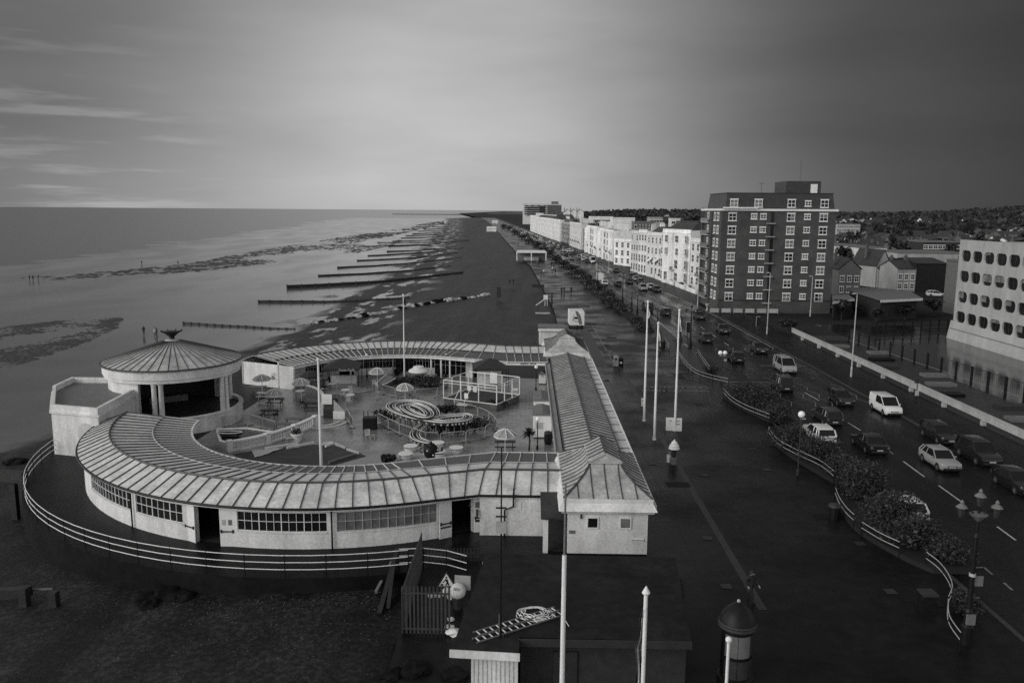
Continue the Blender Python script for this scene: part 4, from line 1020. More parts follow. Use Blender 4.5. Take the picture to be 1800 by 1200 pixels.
# curved white wall with its end pier, ride booth, plant tub
cw_ = T('curved_wall', 'curved white wall with sloping coping and an end pier, left of the booth', 'wall', Z2(820, 640, G))
P = bez([Z2(690, 560, G), Z2(760, 580, G), Z2(820, 620, G), Z2(845, 680, G), Z2(835, 745, G)], 6)
b = MB(); b.loft([[p + Vector((-.1, 0, 0)), p + Vector((.12, 0, 0)), p + Vector((.12, 0, .95)), p + Vector((-.1, 0, .95))] for p in P]); b.build('panel', mgrey, cw_); b = MB(); b.loft([[p + Vector((-.16, 0, .95)), p + Vector((.18, 0, .95)), p + Vector((.18, 0, 1.08)), p + Vector((-.16, 0, 1.08))] for p in P]); b.build('coping', white, cw_)
p = P[-1]; MB().box(p + Vector((0, 0, .6)), (.6, .5, 1.2)).build('pier', white2, cw_)
t = T('ride_booth', 'dark ticket booth with white sign board and pale sloping side panel', 'booth', Z2(930, 765, G), -.1)
b = MB(); b.extx([(-.5, 0), (.9, 0), (.9, 1.7), (-.1, 1.95), (-.5, .9)], -.85, .2); b.build('body', dgrey, t, world=False)
MB().bx(-.95, -.6, 1.45, .1, -.5, 2.45).build('sign_board', white, t, world=False)
b = MB(); b.add([(.25, -.55, .05), (1.35, -.55, .05), (1.35, -.55, .85), (.25, -.55, 1.9), (.25, -.4, .05), (1.35, -.4, .05), (1.35, -.4, .85), (.25, -.4, 1.9)], [[0, 1, 2, 3], [7, 6, 5, 4], [0, 3, 7, 4], [3, 2, 6, 7], [2, 1, 5, 6]]); b.build('side_panel', concrete, t, world=False)
MB().bx(.2, -.62, 0, 1.38, -.56, .78).build('lower_panel', white2, t, world=False)
t = T('plant_tub', 'white plant tub in front of the balustrade', 'plant pot', Z2(610, 975, G)); b = MB(); b.lathe(0, 0, [(.36, 0), (.5, .62), (.58, .64), (.56, .76), (.4, .7), (.02, .68)], 14); b.build('tub', white, t, world=False); b = MB(); b.leaves((0, 0, .85), (.45, .45, .3), 160, .1, rnd); b.build('plant', leafm, t, world=False)
# play surface with tarpaulin and stones
sf = [Z2(40, 1090), Z2(400, 1030), Z2(880, 1000), Z2(1150, 1075), Z2(1220, 1110), Z2(900, 1200), Z2(600, 1260), Z2(200, 1200)]
b = MB(); b.add([(p.x, p.y, .02) for p in sf], [list(range(8))[::-1]]); struct(b, 'play_surface', mat('rubber_mat', .025, .6, .5, .8))
def sheet(pts, lab):
    b = MB(); n = 8; g = []
    for j in range(n + 1):
        for i in range(n + 1):
            a = Z2(*pts[0]).lerp(Z2(*pts[1]), i / n); c = Z2(*pts[3]).lerp(Z2(*pts[2]), i / n); p = a.lerp(c, j / n); p.z = .06 + .12 * abs(NZ.noise((p.x * 1.7, p.y * 1.7, 2))); g.append(p)
    b.add(g, [[j * (n + 1) + i, j * (n + 1) + i + 1, (j + 1) * (n + 1) + i + 1, (j + 1) * (n + 1) + i] for j in range(n) for i in range(n)]); tag(b.build('tarpaulin', lgrey, None, True), lab, 'sheet')
sheet([(210, 1060), (500, 1040), (330, 1100), (240, 1125)], 'crumpled pale tarpaulin lying below the balustrade')
for i, (a, c) in enumerate((((330, 1050), (620, 1005)), ((520, 1045), (760, 1000)), ((830, 1015), (930, 995)), ((860, 1030), (945, 1000)), ((920, 995), (1040, 1045)), ((1050, 1055), (1160, 1090)), ((890, 1175), (1130, 1100)))):
    p, q = Z2(a[0], a[1]), Z2(c[0], c[1]); b = MB(); b.beam(p + Vector((0, 0, .1)), q + Vector((0, 0, .1)), .16, .2); tag(b.build('edging_board', [white, white2, white, white, lgrey, lgrey, mgrey][i]), '%s pale edging board of the play surface, counted from the balustrade side' % ORD[i].replace('nearest', 'first'), 'board', 'edging boards')
# garden slide and loose chairs
t = T('garden_slide', 'two railed white slide running down into the saucer ride garden', 'slide', Z2(1330, 480, G)); 
for dx in (0, 60): MB().tube([Z2(1300 + dx, 470 + dx * .2, .4), Z2(1345 + dx * 1.2, 430 + dx * .5, .8), Z2(1395 + dx * 1.4, 385 + dx * .6, 1.3)], .04, 5).build('rail', white, t)
b = MB(); b.add([Z2(1300, 470, .3), Z2(1360, 482, .3), Z2(1480, 425, 1.1), Z2(1395, 385, 1.1)], [[0, 1, 2, 3]]); b.build('chute', mgrey, t)
def chair():
    t = T('plastic_chair', '', 'chair', (0, 0, 0), 0, 'pale chairs of the courtyard'); MB().bx(-.24, -.24, .42, .24, .24, .46).build('seat', lgrey, t, world=False); b = MB(); b.bx(-.24, .2, .46, .24, .25, .9); b.build('backrest', lgrey, t, world=False)
    for x in (-.2, .2):
        for y in (-.2, .2): MB().bx(x - .02, y - .02, 0, x + .02, y + .02, .42).build('leg', lgrey, t, world=False)
    return t
ch0 = None
for (X, Y, rz, lab) in [(1290, 505, .3, 'pale chair by the garden slide, left'), (1325, 520, 2.4, 'pale chair by the garden slide, right'), (1330, 575, 1.0, 'pale chair standing apart below the garden slide'), (1080, 560, .2, 'pale chair behind the white tray tables'), (1095, 600, 2.8, 'pale chair right of the white tray tables'), (1010, 600, 5.2, 'pale chair left of the white tray tables'), (1060, 655, .1, 'pale chair in front of the white tray tables'), (600, 580, 1.2, 'pale chair left of the round grey table'), (675, 600, 4.5, 'pale chair right of the round grey table'), (640, 620, 3.0, 'pale chair in front of the round grey table'), (890, 515, 1.1, 'pale chair left of the table behind the booth'), (950, 530, 4.6, 'pale chair right of the table behind the booth'), (540, 990, .6, 'pale chair beside the white plant tub'), (1235, 960, .4, 'pale chair left of the coaster barrier'), (1270, 960, 1.9, 'pale chair next to the coaster barrier sign')]:
    p = Z2(X, Y, G)
    if ch0 is None: ch0 = chair(); ch0.location = p; ch0.rotation_euler.z = rz; ch0['label'] = lab
    else: dup(ch0, p, rz, lab)
for (X, Y, lab) in [(1040, 580, 'round white table left of the pale chairs'), (1080, 625, 'round white table in front of the pale chairs'), (640, 590, 'round grey table near the small dark parasol'), (920, 525, 'round white table behind the booth sign')]:
    t = T('round_table', lab, 'table', Z2(X, Y, G), 0, 'round tables of the courtyard'); MB().lathe(0, 0, [(.5, .7), (.52, .72), (.5, .75), (.02, .75)], 16).build('tabletop', white2, t, world=False); MB().cyl(0, 0, 0, .7, .05, n=6).build('pedestal', lgrey, t, world=False); MB().lathe(0, 0, [(.3, 0), (.3, .05), (.05, .08)], 10).build('base', lgrey, t, world=False)
t = T('ride_control_box', 'dark control cabin with posts at the left end of the coaster', 'cabin', Z3(60, 830, G)); MB().bx(-.7, -.5, 0, .5, .5, 1.1).build('cabinet', black, t, world=False); 
for x in (-.6, -.2, .4): MB().bx(x - .04, -.45, 1.1, x + .04, -.4, 1.8).build('post', dgrey, t, world=False)
# two flagpoles standing in the courtyard
def flagpole(p, h, lab, r0=.11, r1=.05, flag=None, knob='ball', group='white flagpoles', tip=None):
    t = T('flagpole', lab, 'flagpole', p, 0, group); b = MB(); b.lathe(0, 0, [(r0 * 1.5, 0), (r0 * 1.5, .15), (r0, .18), (r1, h)], 10); b.build('pole', white, t, world=False, smooth=True)
    b = MB()
    if knob == 'ball': b.sph((0, 0, h + .1), .13, 10, 6)
    else: b.lathe(0, 0, [(.05, h), (.15, h + .06), (.16, h + .1), (.02, h + .36)], 10)
    b.build('finial', white, t, world=False)
    if flag:
        r = random.Random(int(h * 100)); z1, z0, wd, a0 = flag; rings = []; n = 12
        for k in range(n + 1):
            z = lerp(z1, z0, k / n); w_ = wd * (.35 + .65 * math.sin(math.pi * min(1, (k + 1.5) / (n + 2)))) * r.uniform(.8, 1.1); a = a0 + r.uniform(-.25, .25)
            q = []
            for i in range(9):
                u = i / 8 * w_; v = .09 * math.sin(i * 1.9 + k * .5) * (1 if i else 0); q.append((r1 + u * math.cos(a) - v * math.sin(a), u * math.sin(a) + v * math.cos(a), z - .5 * u))
            rings.append(q)
        b = MB(); b.loft(rings, False, False)
        for f in range(len(b.f)): b.mi[f] = 1 if (f % 8 in (2, 5)) else 0
        b.build('flag', [cloth_d, cloth_w], t, world=False)
    return t
flagpole(at(565, 826, 0) , 8.85, 'thick white flagpole rising through the near wing canopy edge', .13, .075)
flagpole(at(711, 668, G), 10.3, 'tall white flagpole standing before the far wing', .1, .05, (10.2, 8.9, .35, 1.2))
# ------------------------------------------------------------------ foreground
# flat roofed huts below the camera
hut = T('flat_roof_hut', 'white ribbed hut under a wide dark flat roof at the pier end', 'building', (2, 34, 0))
RP = [(-2.9, 30.3), (-.15, 30.1), (-.15, 31.5), (6.95, 31.3), (7.75, 39.6), (-1.95, 39.75)]
b = MB(); b.prism(RP, 2.86, 3.0); b.build('roof', mat('felt_roof', .018, .75, .4, .5, spec=.12, bump=.3, bscale=10, second=(2.5, .25)), hut)
b = MB(); b.beam((-2.95, 30.27, 2.9), (-.12, 30.06, 2.9), .07, .32); b.build('fascia', white2, hut)
b = MB(); b.bx(-.2, 31.22, 2.7, 6.97, 31.29, 3.02); b.build('back_fascia', dgrey, hut)
b = MB(); b.bx(-2.1, 30.6, -1, -.2, 39, 2.86)
for i in range(11): b.bx(-2.08 + i * .18, 30.565, -1, -2.0 + i * .18, 30.6, 2.84)
b.build('wall', white2, hut); b = MB(); b.bx(-.1, 32, -1, 6.9, 39.2, 2.84); b.build('back_wall', dgrey, hut)
b = MB(); b.bx(1.3, 31.9, 0, 2.3, 31.99, 2.1); b.build('door', dgrey, hut)
# ladder and hose lying on that roof
t = T('ladder', 'pale runged extension ladder lying across the flat roof', 'ladder', at(905, 1100, 3.05))
A, Bp = at(830, 1122, 3.08), at(985, 1073, 3.08); d = (Bp - A).normalized(); n = Vector((-d.y, d.x, 0)); ln = (Bp - A).length
for k, (o, sh) in enumerate(((0, 0), (.36, .25))):
    base = A - n * .36 + n * o + d * sh * (k)
    for s in (0, .36): MB().beam(base + n * s + Vector((0, 0, .05 * k)), base + n * s + d * ln * .93 + Vector((0, 0, .05 * k)), .04, .05).build('rail', mgrey, t)
    for i in range(13): q = base + d * (ln * .93) * (i + .5) / 13 + Vector((0, 0, .05 * k)); MB().beam(q, q + n * .36, .035, .035).build('rung', white, t)
t = T('hose_coil', 'coiled pale hose lying beside the ladder on the flat roof', 'hose', at(940, 1080, 3.05)); pts = []; c = at(940, 1079, 3.05)
for i in range(150):
    a = i * .3; r = .85 - .0030 * i + .05 * math.sin(i * 1.7); pts.append((c.x + r * math.cos(a), c.y + r * .8 * math.sin(a), 3.05 + .0009 * i))
e = Vector(pts[-1]); pts = [(at(1000, 1100, 3.05)), at(985, 1078, 3.05), at(965, 1068, 3.05)] + pts
MB().tube(bez(pts, 2), .016, 5).build('hose', white, t)
# masts and poles in front
t = T('mast', 'slim dark lattice mast with a pale box part way up', 'mast', at(880, 1120, 3)); p = aty(880, 1175, 29.7); p.z = 3; hm = aty(884, 808, p.y).z - 3
b = MB(); b.tube([(0, 0, -3), (0, 0, hm)], [.05, .025], 6); b.build('pole', black, t, world=False)
q = aty(881, 956, p.y - .1); MB().box((q.x - p.x, -.1, q.z - 3), (.42, .25, .42)).build('box', concrete, t, world=False)
for z in (aty(880, 920, p.y).z - 3, aty(880, 936, p.y).z - 3): MB().bx(-.22, -.05, z - .02, .22, .05, z + .02).build('bracket', black, t, world=False)
MB().bx(-.09, .06, -1.2, -.05, .1, 1.0).build('conduit', mgrey, t, world=False)
b = MB()
for i in range(14): z = -3 + i * .22; b.beam((-.1, 0, z), (.1, 0, z + .22), .02, .02)
b.bx(-.12, -.02, -3, -.09, .02, .1); b.bx(.09, -.02, -3, .12, .02, .1); b.build('lattice', dgrey, t, world=False)
def poleat(xb, yb, xt, yt, zb=0.0): p = at(xb, yb, zb); return p, aty(xt, yt, p.y).z - zb
p = aty(988, 1200, 29.4); p.z = 0; h = aty(992, 850, p.y).z; h2 = aty(991, 975, p.y).z
t = T('flagpole', 'tallest white pole with a thin dark topmast in front of the hall end', 'flagpole', p, 0, 'white flagpoles')
MB().lathe(0, 0, [(.11, -2), (.085, h2)], 10).build('pole', white, t, world=False); MB().lathe(0, 0, [(.045, h2), (.035, h)], 8).build('topmast', mgrey, t, world=False)
p = aty(1130, 1200, 29.4); p.z = 0; h = aty(1131, 1045, p.y).z; flagpole(p, h, 'white flagpole with pointed finial and furled dark flag at the bottom edge', .085, .08, (h - .5, .6, .45, 2.9), 'point')
p = aty(1277, 1200, 29.2); p.z = 0; h = aty(1284, 1128, p.y).z; flagpole(p, h, 'short white pole with ball top in front of the advertising column', .07, .06)
# advertising column
p = at(1291, 1195, 0); p.z = 0
t = T('advertising_column', 'dark domed advertising column with posters round its drum', 'column', p)
b = MB(); b.lathe(0, 0, [(.78, 0), (.78, .25), (.66, .3), (.66, 2.55), (.74, 2.6)], 24); b.build('drum', black, t, world=False, smooth=True)
b = MB(); b.lathe(0, 0, [(.82, 2.6), (.84, 2.66), (.8, 2.74), (.84, 2.8), (.8, 2.86)], 24); b.build('collar', dgrey, t, world=False)
b = MB(); b.lathe(0, 0, [(.8, 2.86), (.72, 3.1), (.5, 3.4), (.22, 3.62), (.05, 3.7)], 24); b.build('dome', black, t, world=False, smooth=True); MB().sph((0, 0, 3.76), .08, 8, 6).build('finial', lgrey, t, world=False)
for a0, a1, mt in ((-150, -100, mgrey), (-98, -48, mgrey), (-46, 0, dgrey)):
    b = MB(); b.lathe(0, 0, [(.675, 1.4), (.675, 2.4)], 8, False, R(a0), R(a1)); b.build('poster', mt, t, world=False)
    b = MB(); b.lathe(0, 0, [(.675, .4), (.675, 1.25)], 8, False, R(a0), R(a1)); b.build('poster', dgrey, t, world=False)
# ---- yard with paling fence, road works sign and floats
def palings(name, lab, a, c, h, mt, zb=0.0):
    t = T(name, lab, 'fence', a); d = c - a; n = max(2, int(d.length / .19)); ang = math.atan2(d.y, d.x)
    for k in range(n + 1):
        q = a.lerp(c, k / n); b = MB(); M_ = Matrix.Rotation(ang, 3, 'Z')
        b.add([q + M_ @ Vector(v) for v in ((-.045, -.012, 0), (.045, -.012, 0), (.045, -.012, h - .12), (0, -.012, h), (-.045, -.012, h - .12), (-.045, .012, 0), (.045, .012, 0), (.045, .012, h - .12), (0, .012, h), (-.045, .012, h - .12))], [[0, 1, 2, 3, 4], [9, 8, 7, 6, 5], [0, 5, 6, 1], [1, 6, 7, 2], [2, 7, 8, 3], [3, 8, 9, 4], [4, 9, 5, 0]])
        b.build('paling', mt, t)
    for z in (.25, h - .4): MB().beam(a + Vector((0, 0, z)), c + Vector((0, 0, z)), .05, .07).build('rail', mt, t)
pal = mat('weathered_paling', .035, .7, .35, 2)
palings('paling_fence', 'dark paling fence along the front of the yard', at(708, 1112), at(790, 1114), 2.5, pal); palings('paling_fence', 'dark paling fence along the left side of the yard', at(708, 1112), at(742, 1000), 2.3, pal); palings('paling_fence', 'dark paling fence closing the yard beside the deck railing', at(752, 985), at(845, 985), .85, pal)
t = T('roadworks_sign', 'triangular men at work sign standing in the yard', 'sign', at(785, 1062, 0), .05); q = aty(785, 1010, at(785, 1062, 0).y); zc = q.z - .38; s = .5
tri = lambda k, y: [(-k, y, zc - k * .55 + .0), (k, y, zc - k * .55), (0, y, zc + k * 1.15)]
b = MB(); b.loft([tri(s, -.02), tri(s, .02)]); b.build('plate', dgrey, t, world=False); b = MB(); b.add(tri(s * .8, -.024), [[0, 1, 2]]); b.build('face', white, t, world=False)
b = MB(); yy = -.03; k = lambda *P: b.add([(x, yy, zc + z) for x, z in P], [list(range(len(P)))])
k((-.04, .2), (.04, .2), (.05, .27), (0, .31), (-.05, .27)); k((-.06, .18), (.07, .15), (.1, -.02), (.0, -.04)); k((.0, -.04), (.1, -.02), (.17, -.2), (.1, -.2)); k((.0, -.03), (.05, -.04), (.01, -.2), (-.06, -.2)); k((-.05, .16), (-.03, .1), (-.2, -.06), (-.22, -.03)); k((-.36, -.2), (-.14, -.2), (-.2, -.1), (-.27, -.08)); b.build('worker_symbol', black, t, world=False)
for x in (-.25, .25): MB().beam((x, 0, zc - .27), (x * 1.3, .25, 0), .03, .03).build('leg', dgrey, t, world=False)
t = T('float_ball', 'large white float ball with dark lettering in the yard', 'float', at(805, 1068)); MB().sph((0, 0, .95), .42, 16, 12).build('ball', white2, t, world=False, smooth=True); MB().cyl(0, 0, 0, .6, .25, n=8).build('stand', dgrey, t, world=False)
o = bpy.data.objects.new('lettering', textmesh('SITE', .2, black)); COL.objects.link(o); o.parent = t; o.location = (-.05, -.36, 1.2); o.rotation_euler = (R(55), 0, R(-15))
for i, (x, y, r) in enumerate(((785, 1062, .22), (757, 1066, .14), (763, 1065, .15), (771, 1066, .13), (776, 1064, .14))):
    tag(MB().sph((0, 0, .75 if i == 0 else .62), r, 12, 8).build('float_ball', white2, None, True, True, None), ['white float ball beside the lettered one', 'leftmost small white float behind the palings', 'second small white float from the left', 'third small white float from the left', 'fourth small white float from the left'][i], 'float', 'white floats in the yard').location = at(x, y)
t = T('site_board', 'blank pale board leaning in the yard corner', 'board', at(812, 1066), -.1); b = MB(); b.box((0, .2, 1.25), (.85, .05, .75), 0, R(-8)); b.build('panel', concrete, t, world=False)
for x in (-.35, .35): MB().bx(x - .03, .2, 0, x + .03, .25, .9).build('leg', dgrey, t, world=False)
for i, (x, y, s) in enumerate(((795, 1052, .3), (803, 1056, .25), (790, 1108, .3), (796, 1115, .35), (792, 1090, .2))):
    r = random.Random(i); b = MB(); b.sph((0, 0, s * .4), s, 7, 5, .55); b.v = [(x_ + r.uniform(-.2, .2) * s, y_ + r.uniform(-.2, .2) * s, z_ + r.uniform(-.1, .1) * s) for x_, y_, z_ in b.v]
    tag(b.build('rubble_sack', white2), ['pale sack under the float ball, left', 'pale sack under the float ball, right', 'pale sack at the hut corner, upper', 'pale sack at the hut corner, lowest', 'small pale sack above the hut corner'][i], 'sack', 'pale sacks').location = at(x, y)
# timbers, beams and stones on the near beach
def timber_beam(a, c, w_, lab, name='timber_beam', mt=None): b = MB(); b.beam(a, c, w_, w_ * 1.1); tag(b.build(name, mt or timber), lab, 'timber')
def zb(p): return Vector((p.x, p.y, zbeach(p.x, p.y)))
bp_ = lambda x, y: zb(at(x, y, -2.2))
timber_beam(bp_(662, 1085) + Vector((0, 0, .2)), bp_(690, 1050) + Vector((0, 0, .9)), .16, 'pale plank leaning against the left end of the paling fence', 'plank', mgrey); timber_beam(bp_(683, 1112), bp_(694, 1062) + Vector((0, 0, 1.3)), .2, 'dark post leaning beside the paling fence'); timber_beam(bp_(668, 1120), bp_(700, 1040) + Vector((0, 0, 1.4)), .25, 'thick dark brace leaning on the fence corner')
timber_beam(bp_(-40, 1062) + Vector((0, 0, .5)), bp_(55, 1062) + Vector((0, 0, .5)), .5, 'heavy dark beam of the ruined groyne at the left edge'); timber_beam(bp_(50, 1056) + Vector((0, 0, .45)), bp_(95, 1060) + Vector((0, 0, .5)), .09, 'thin pale bar joining the two groyne stubs', 'bar', mgrey)
for i, (x, y, hh) in enumerate(((45, 1075, 1.1), (97, 1078, .9), (28, 905, 3.2))):
    p = bp_(x, y) if i < 2 else zb(at(x, y, -2.5)); b = MB(); b.bx(-.22, -.22, -.3, .22, .22, hh); tag(b.build('timber_post', timber), ['thick dark groyne stub nearest the left edge', 'dark groyne stub at the end of the thin bar', 'tall dark timber post beyond the end of the deck railing'][i], 'post').location = p
timber_beam(at(-60, 832, .6), at(44, 838, .6), .7, 'dark heavy beam running off the left edge above the tall post')
r = random.Random(9)
for i, (x, y, s) in enumerate(((270, 1075, .9), (300, 1068, 1.1), (325, 1075, .7), (262, 1090, .5), (25, 788, .9), (690, 1185, .5), (730, 1178, .7), (800, 1185, .6))):
    p = bp_(x, y) if i < 5 else at(x, y, 0); b = MB(); b.sph((0, 0, .05 * s), s, 20, 14, .42); b.v = [tuple(Vector((X, Y, Z)) * (1 + .45 * NZ.noise((X * 1.9 / s + i * 7, Y * 1.9 / s, Z * 1.9 / s)) + .16 * NZ.noise((X * 6 / s, Y * 6 / s + i, Z * 6 / s)))) for X, Y, Z in b.v]
    tag(b.build('boulder', rockd, None, True), ['dark boulder of the beach heap, leftmost', 'largest dark boulder of the beach heap', 'dark boulder of the beach heap, right end', 'small dark stone below the beach heap', 'dark mound beside the far end of the deck', 'dark lump at the bottom edge left of the hut, first', 'dark lump at the bottom edge left of the hut, second', 'dark lump at the bottom edge touching the hut wall'][i], 'rock', 'dark boulders').location = p
# ------------------------------------------------------------------ people
def person_mesh(name, kind, coat, legs):
    """one continuous skinned body; kind gives the pose. Materials by height: shoes, legs, coat, skin"""
    J = {'pel': (0, 0, .95), 'ch': (0, .02, 1.28), 'nk': (0, .0, 1.47), 'hd': (0, -.03, 1.6), 'top': (0, -.02, 1.72), 'sl': (-.19, 0, 1.42), 'sr': (.19, 0, 1.42)}
    sw = {'walk': .26, 'stand': .04, 'lean': .1}[kind]
    J.update(hl=(-.1, 0, .9), hr=(.1, 0, .9), kl=(-.1, -sw * .7, .5), kr=(.1, sw * .3, .5), al=(-.1, -sw * .9, .09), ar=(.1, sw * 1.3, .12), tl=(-.1, -sw * .9 - .16, .04), tr=(.1, sw * 1.3 - .15, .05))
    J.update(el=(-.26, sw * .5, 1.14), er=(.26, -sw * .4, 1.14), wl=(-.26, sw * .2 - .06, .9), wr=(.26, -sw * .9 - .05, .92))
    if kind == 'lean':
        for q in ('ch', 'nk', 'hd', 'top', 'sl', 'sr'): x, y, z = J[q]; J[q] = (x, y - (z - .9) * .35, z - (z - .9) * .06)
        J.update(el=(-.25, -.3, 1.15), er=(.25, -.32, 1.15), wl=(-.12, -.5, 1.12), wr=(.14, -.52, 1.1))
    rad = dict(pel=.16, ch=.17, nk=.07, hd=.105, top=.07, sl=.09, sr=.09, hl=.11, hr=.11, kl=.075, kr=.075, al=.055, ar=.055, tl=.045, tr=.045, el=.06, er=.06, wl=.04, wr=.04)
    E = [('pel', 'ch'), ('ch', 'nk'), ('nk', 'hd'), ('hd', 'top'), ('ch', 'sl'), ('ch', 'sr'), ('sl', 'el'), ('el', 'wl'), ('sr', 'er'), ('er', 'wr'), ('pel', 'hl'), ('pel', 'hr'), ('hl', 'kl'), ('kl', 'al'), ('al', 'tl'), ('hr', 'kr'), ('kr', 'ar'), ('ar', 'tr')]
    for s in 'lr':
        w_ = Vector(J['w' + s]); d = (w_ - Vector(J['e' + s])).normalized(); sd = Vector((1, 0, 0)); J['p' + s] = tuple(w_ + d * .07); rad['p' + s] = .035; E.append(('w' + s, 'p' + s))
        for i in range(4): q = 'f%d' % i + s; J[q] = tuple(w_ + d * (.15 - .012 * abs(i - 1)) + Vector((0, -.03 + .02 * i, 0))); rad[q] = .009; E.append(('p' + s, q))
        q = 'th' + s; J[q] = tuple(w_ + d * .08 + Vector((0, -.055, 0))); rad[q] = .011; E.append(('w' + s, q))
    keys = list(J); me = bpy.data.meshes.new(name); me.from_pydata([J[k] for k in keys], [(keys.index(a), keys.index(c)) for a, c in E], [])
    o = bpy.data.objects.new(name, me); COL.objects.link(o); sk = o.modifiers.new('s', 'SKIN'); sk.use_smooth_shade = True
    for i, k in enumerate(keys): me.skin_vertices[0].data[i].radius = (rad[k], rad[k]); me.skin_vertices[0].data[i].use_root = (k == 'pel')
    ss = o.modifiers.new('d', 'SUBSURF'); ss.levels = ss.render_levels = 1
    dg = bpy.context.evaluated_depsgraph_get(); out = bpy.data.meshes.new_from_object(o.evaluated_get(dg)); bpy.data.objects.remove(o); out.name = name
    out.materials.clear()
    for mt in (legs, coat, skin, black): out.materials.append(mt)
    hands = [Vector(J['pl']), Vector(J['pr'])]; nk = J['nk']
    for p in out.polygons:
        c = p.center
        p.material_index = 2 if (c.z > nk[2] + .03 or any((c - h).length < .1 for h in hands)) else 1 if c.z > .86 else 3 if c.z < .1 else 0
    hb = MB(); hd = Vector(J['hd']); hb.sph((hd.x, hd.y + .025, hd.z + .035), .118, 10, 7, 1.05); hair = hb.mesh(name + '_hair', cloth_d, True)
    fb = MB()
    for s in (-.035, .035): fb.sph((hd.x + s, hd.y - .105, hd.z + .01), .012, 6, 4)
    fb.sph((hd.x, hd.y - .118, hd.z - .02), .018, 6, 4, 1.4); fb.bx(hd.x - .025, hd.y - .112, hd.z - .065, hd.x + .025, hd.y - .1, hd.z - .055)
    return out, hair, fb.mesh(name + '_face', skin)
PM = {}
def person(p, kind, coat, legs, rz, lab, group=None, h=1.0):
    key = (kind, coat.name, legs.name)
    if key not in PM: PM[key] = person_mesh('person', kind, coat, legs)
    me, hair, face = PM[key]
    o = bpy.data.objects.new('person', me); COL.objects.link(o); o.location = p; o.rotation_euler.z = rz; o.scale = (h, h, h); tag(o, lab, 'person', group)
    child(hair, 'hair', o); child(face, 'face', o); return o
person(at(1319, 1056), 'walk', cloth_d, cloth_d, R(35), 'person in dark coat walking past the domed advertising column'); person(at(1196, 1074), 'lean', cloth_d, cloth_d, R(200), 'person in dark clothes bending forward beside the flat hut roof')
BP = lambda x, y: zb(at(x, y, -4.1))
for (x, y, k, c, l, rz, lab) in [(253, 589, 'stand', cloth_d, cloth_d, .4, 'lone person standing on the wet sand behind the bandstand finial'), (273, 591, 'walk', cloth_w, cloth_d, 1.4, 'person in white top on the wet sand right of the lone walker'), (276, 592, 'stand', cloth_d, cloth_d, 2.0, 'dark clothed person close beside the one in white on the sand'),
        (58, 491, 'walk', cloth_d, cloth_d, .5, 'person with the pair on the far sandbank, centre'), (52, 491, 'stand', cloth_d, cloth_d, 1.5, 'person on the far sandbank, left of the centre one'), (67, 490, 'lean', cloth_d, cloth_d, 2.5, 'person bending on the far sandbank, right of the centre one'), (249, 464, 'stand', cloth_d, cloth_d, 0, 'tiny figure at the water edge beyond the bandstand'), (313, 464, 'stand', cloth_d, cloth_d, 1, 'tiny figure at the water edge, right of the other one')]:
    person(BP(x, y), k, c, l, rz, lab, 'people on the sand')
PP = lambda x, y: at(x, y)
for (x, y, k, c, l, rz, lab) in [(987, 516, 'walk', cloth_d, cloth_d, .2, 'dark clothed walker left of the three abreast on the promenade'), (991.5, 516, 'walk', cloth_d, cloth_m, .2, 'walker in the middle of the three abreast'), (1004, 516, 'walk', cloth_d, cloth_d, 3.3, 'walker at the right of the three abreast'), (951, 483, 'walk', cloth_m, cloth_d, .3, 'grey topped walker of the pair on the beach side'), (956, 482, 'walk', cloth_w, cloth_d, .3, 'white topped walker of the pair on the beach side'),
        (969, 468, 'walk', cloth_d, cloth_d, 3, 'dark walker at the front of the promenade group'), (973, 470, 'stand', cloth_m, cloth_d, 3, 'grey walker in the promenade group'), (976, 481, 'walk', cloth_d, cloth_d, 3, 'dark walker nearest the camera in the promenade group'), (971, 477, 'walk', cloth_w, cloth_d, 3, 'pale topped walker in the promenade group'), (944, 465, 'stand', cloth_m, cloth_m, 0, 'grey figure in front of the shelter'), (947, 465, 'stand', cloth_d, cloth_d, 0, 'dark figure in front of the shelter'),
        (983, 463, 'walk', cloth_d, cloth_d, 0, 'walker near the parked cars beyond the promenade group'), (1027, 500, 'walk', cloth_m, cloth_d, 0, 'walker beside the planting at the kerb'), (911, 432, 'stand', cloth_d, cloth_d, 0, 'distant figure on the shingle beyond the shelter'), (896, 500, 'stand', cloth_d, cloth_d, 0, 'left figure of two on the shingle'), (902, 501, 'walk', cloth_d, cloth_d, 1, 'right figure of two on the shingle'), (1181, 812, 'stand', cloth_m, cloth_m, 0, 'person beside the giant ice cream cone')]:
    person(PP(x, y), k, c, l, rz, lab, 'people on the promenade')
# ------------------------------------------------------------------ promenade furniture
for (b_, t_, lab, fl) in (((1132, 740), (1142, 532), 'left of the three white flagpoles on the promenade', .5), ((1150, 773), (1160, 570), 'middle and nearest of the three white promenade flagpoles', .5), ((1186, 757), (1194, 547), 'right of the three white promenade flagpoles', .5)):
    p, h = poleat(b_[0], b_[1], t_[0], t_[1]); flagpole(p, h, lab, .12, .085, (h - .5, h - 2.9, .5, -1.35))
def abox(px, lab, lines, w_=.75, h=1.25):
    t = T('sign_board', lab, 'sign', at(*px)); b = MB(); b.box((0, .15, h / 2), (w_, .05, h), 0, R(-6)); b.build('front', white, t, world=False); MB().box((0, .5, h / 2), (w_, .05, h), 0, R(12)).build('back', mgrey, t, world=False)
    for i, s in enumerate(lines):
        o = bpy.data.objects.new('lettering', textmesh(s, .17, black)); COL.objects.link(o); o.parent = t; z = h - .28 - .3 * i; o.location = (0, .12 - (h / 2 - z) * -.105 - .02, z); o.rotation_euler = (R(84), 0, 0)
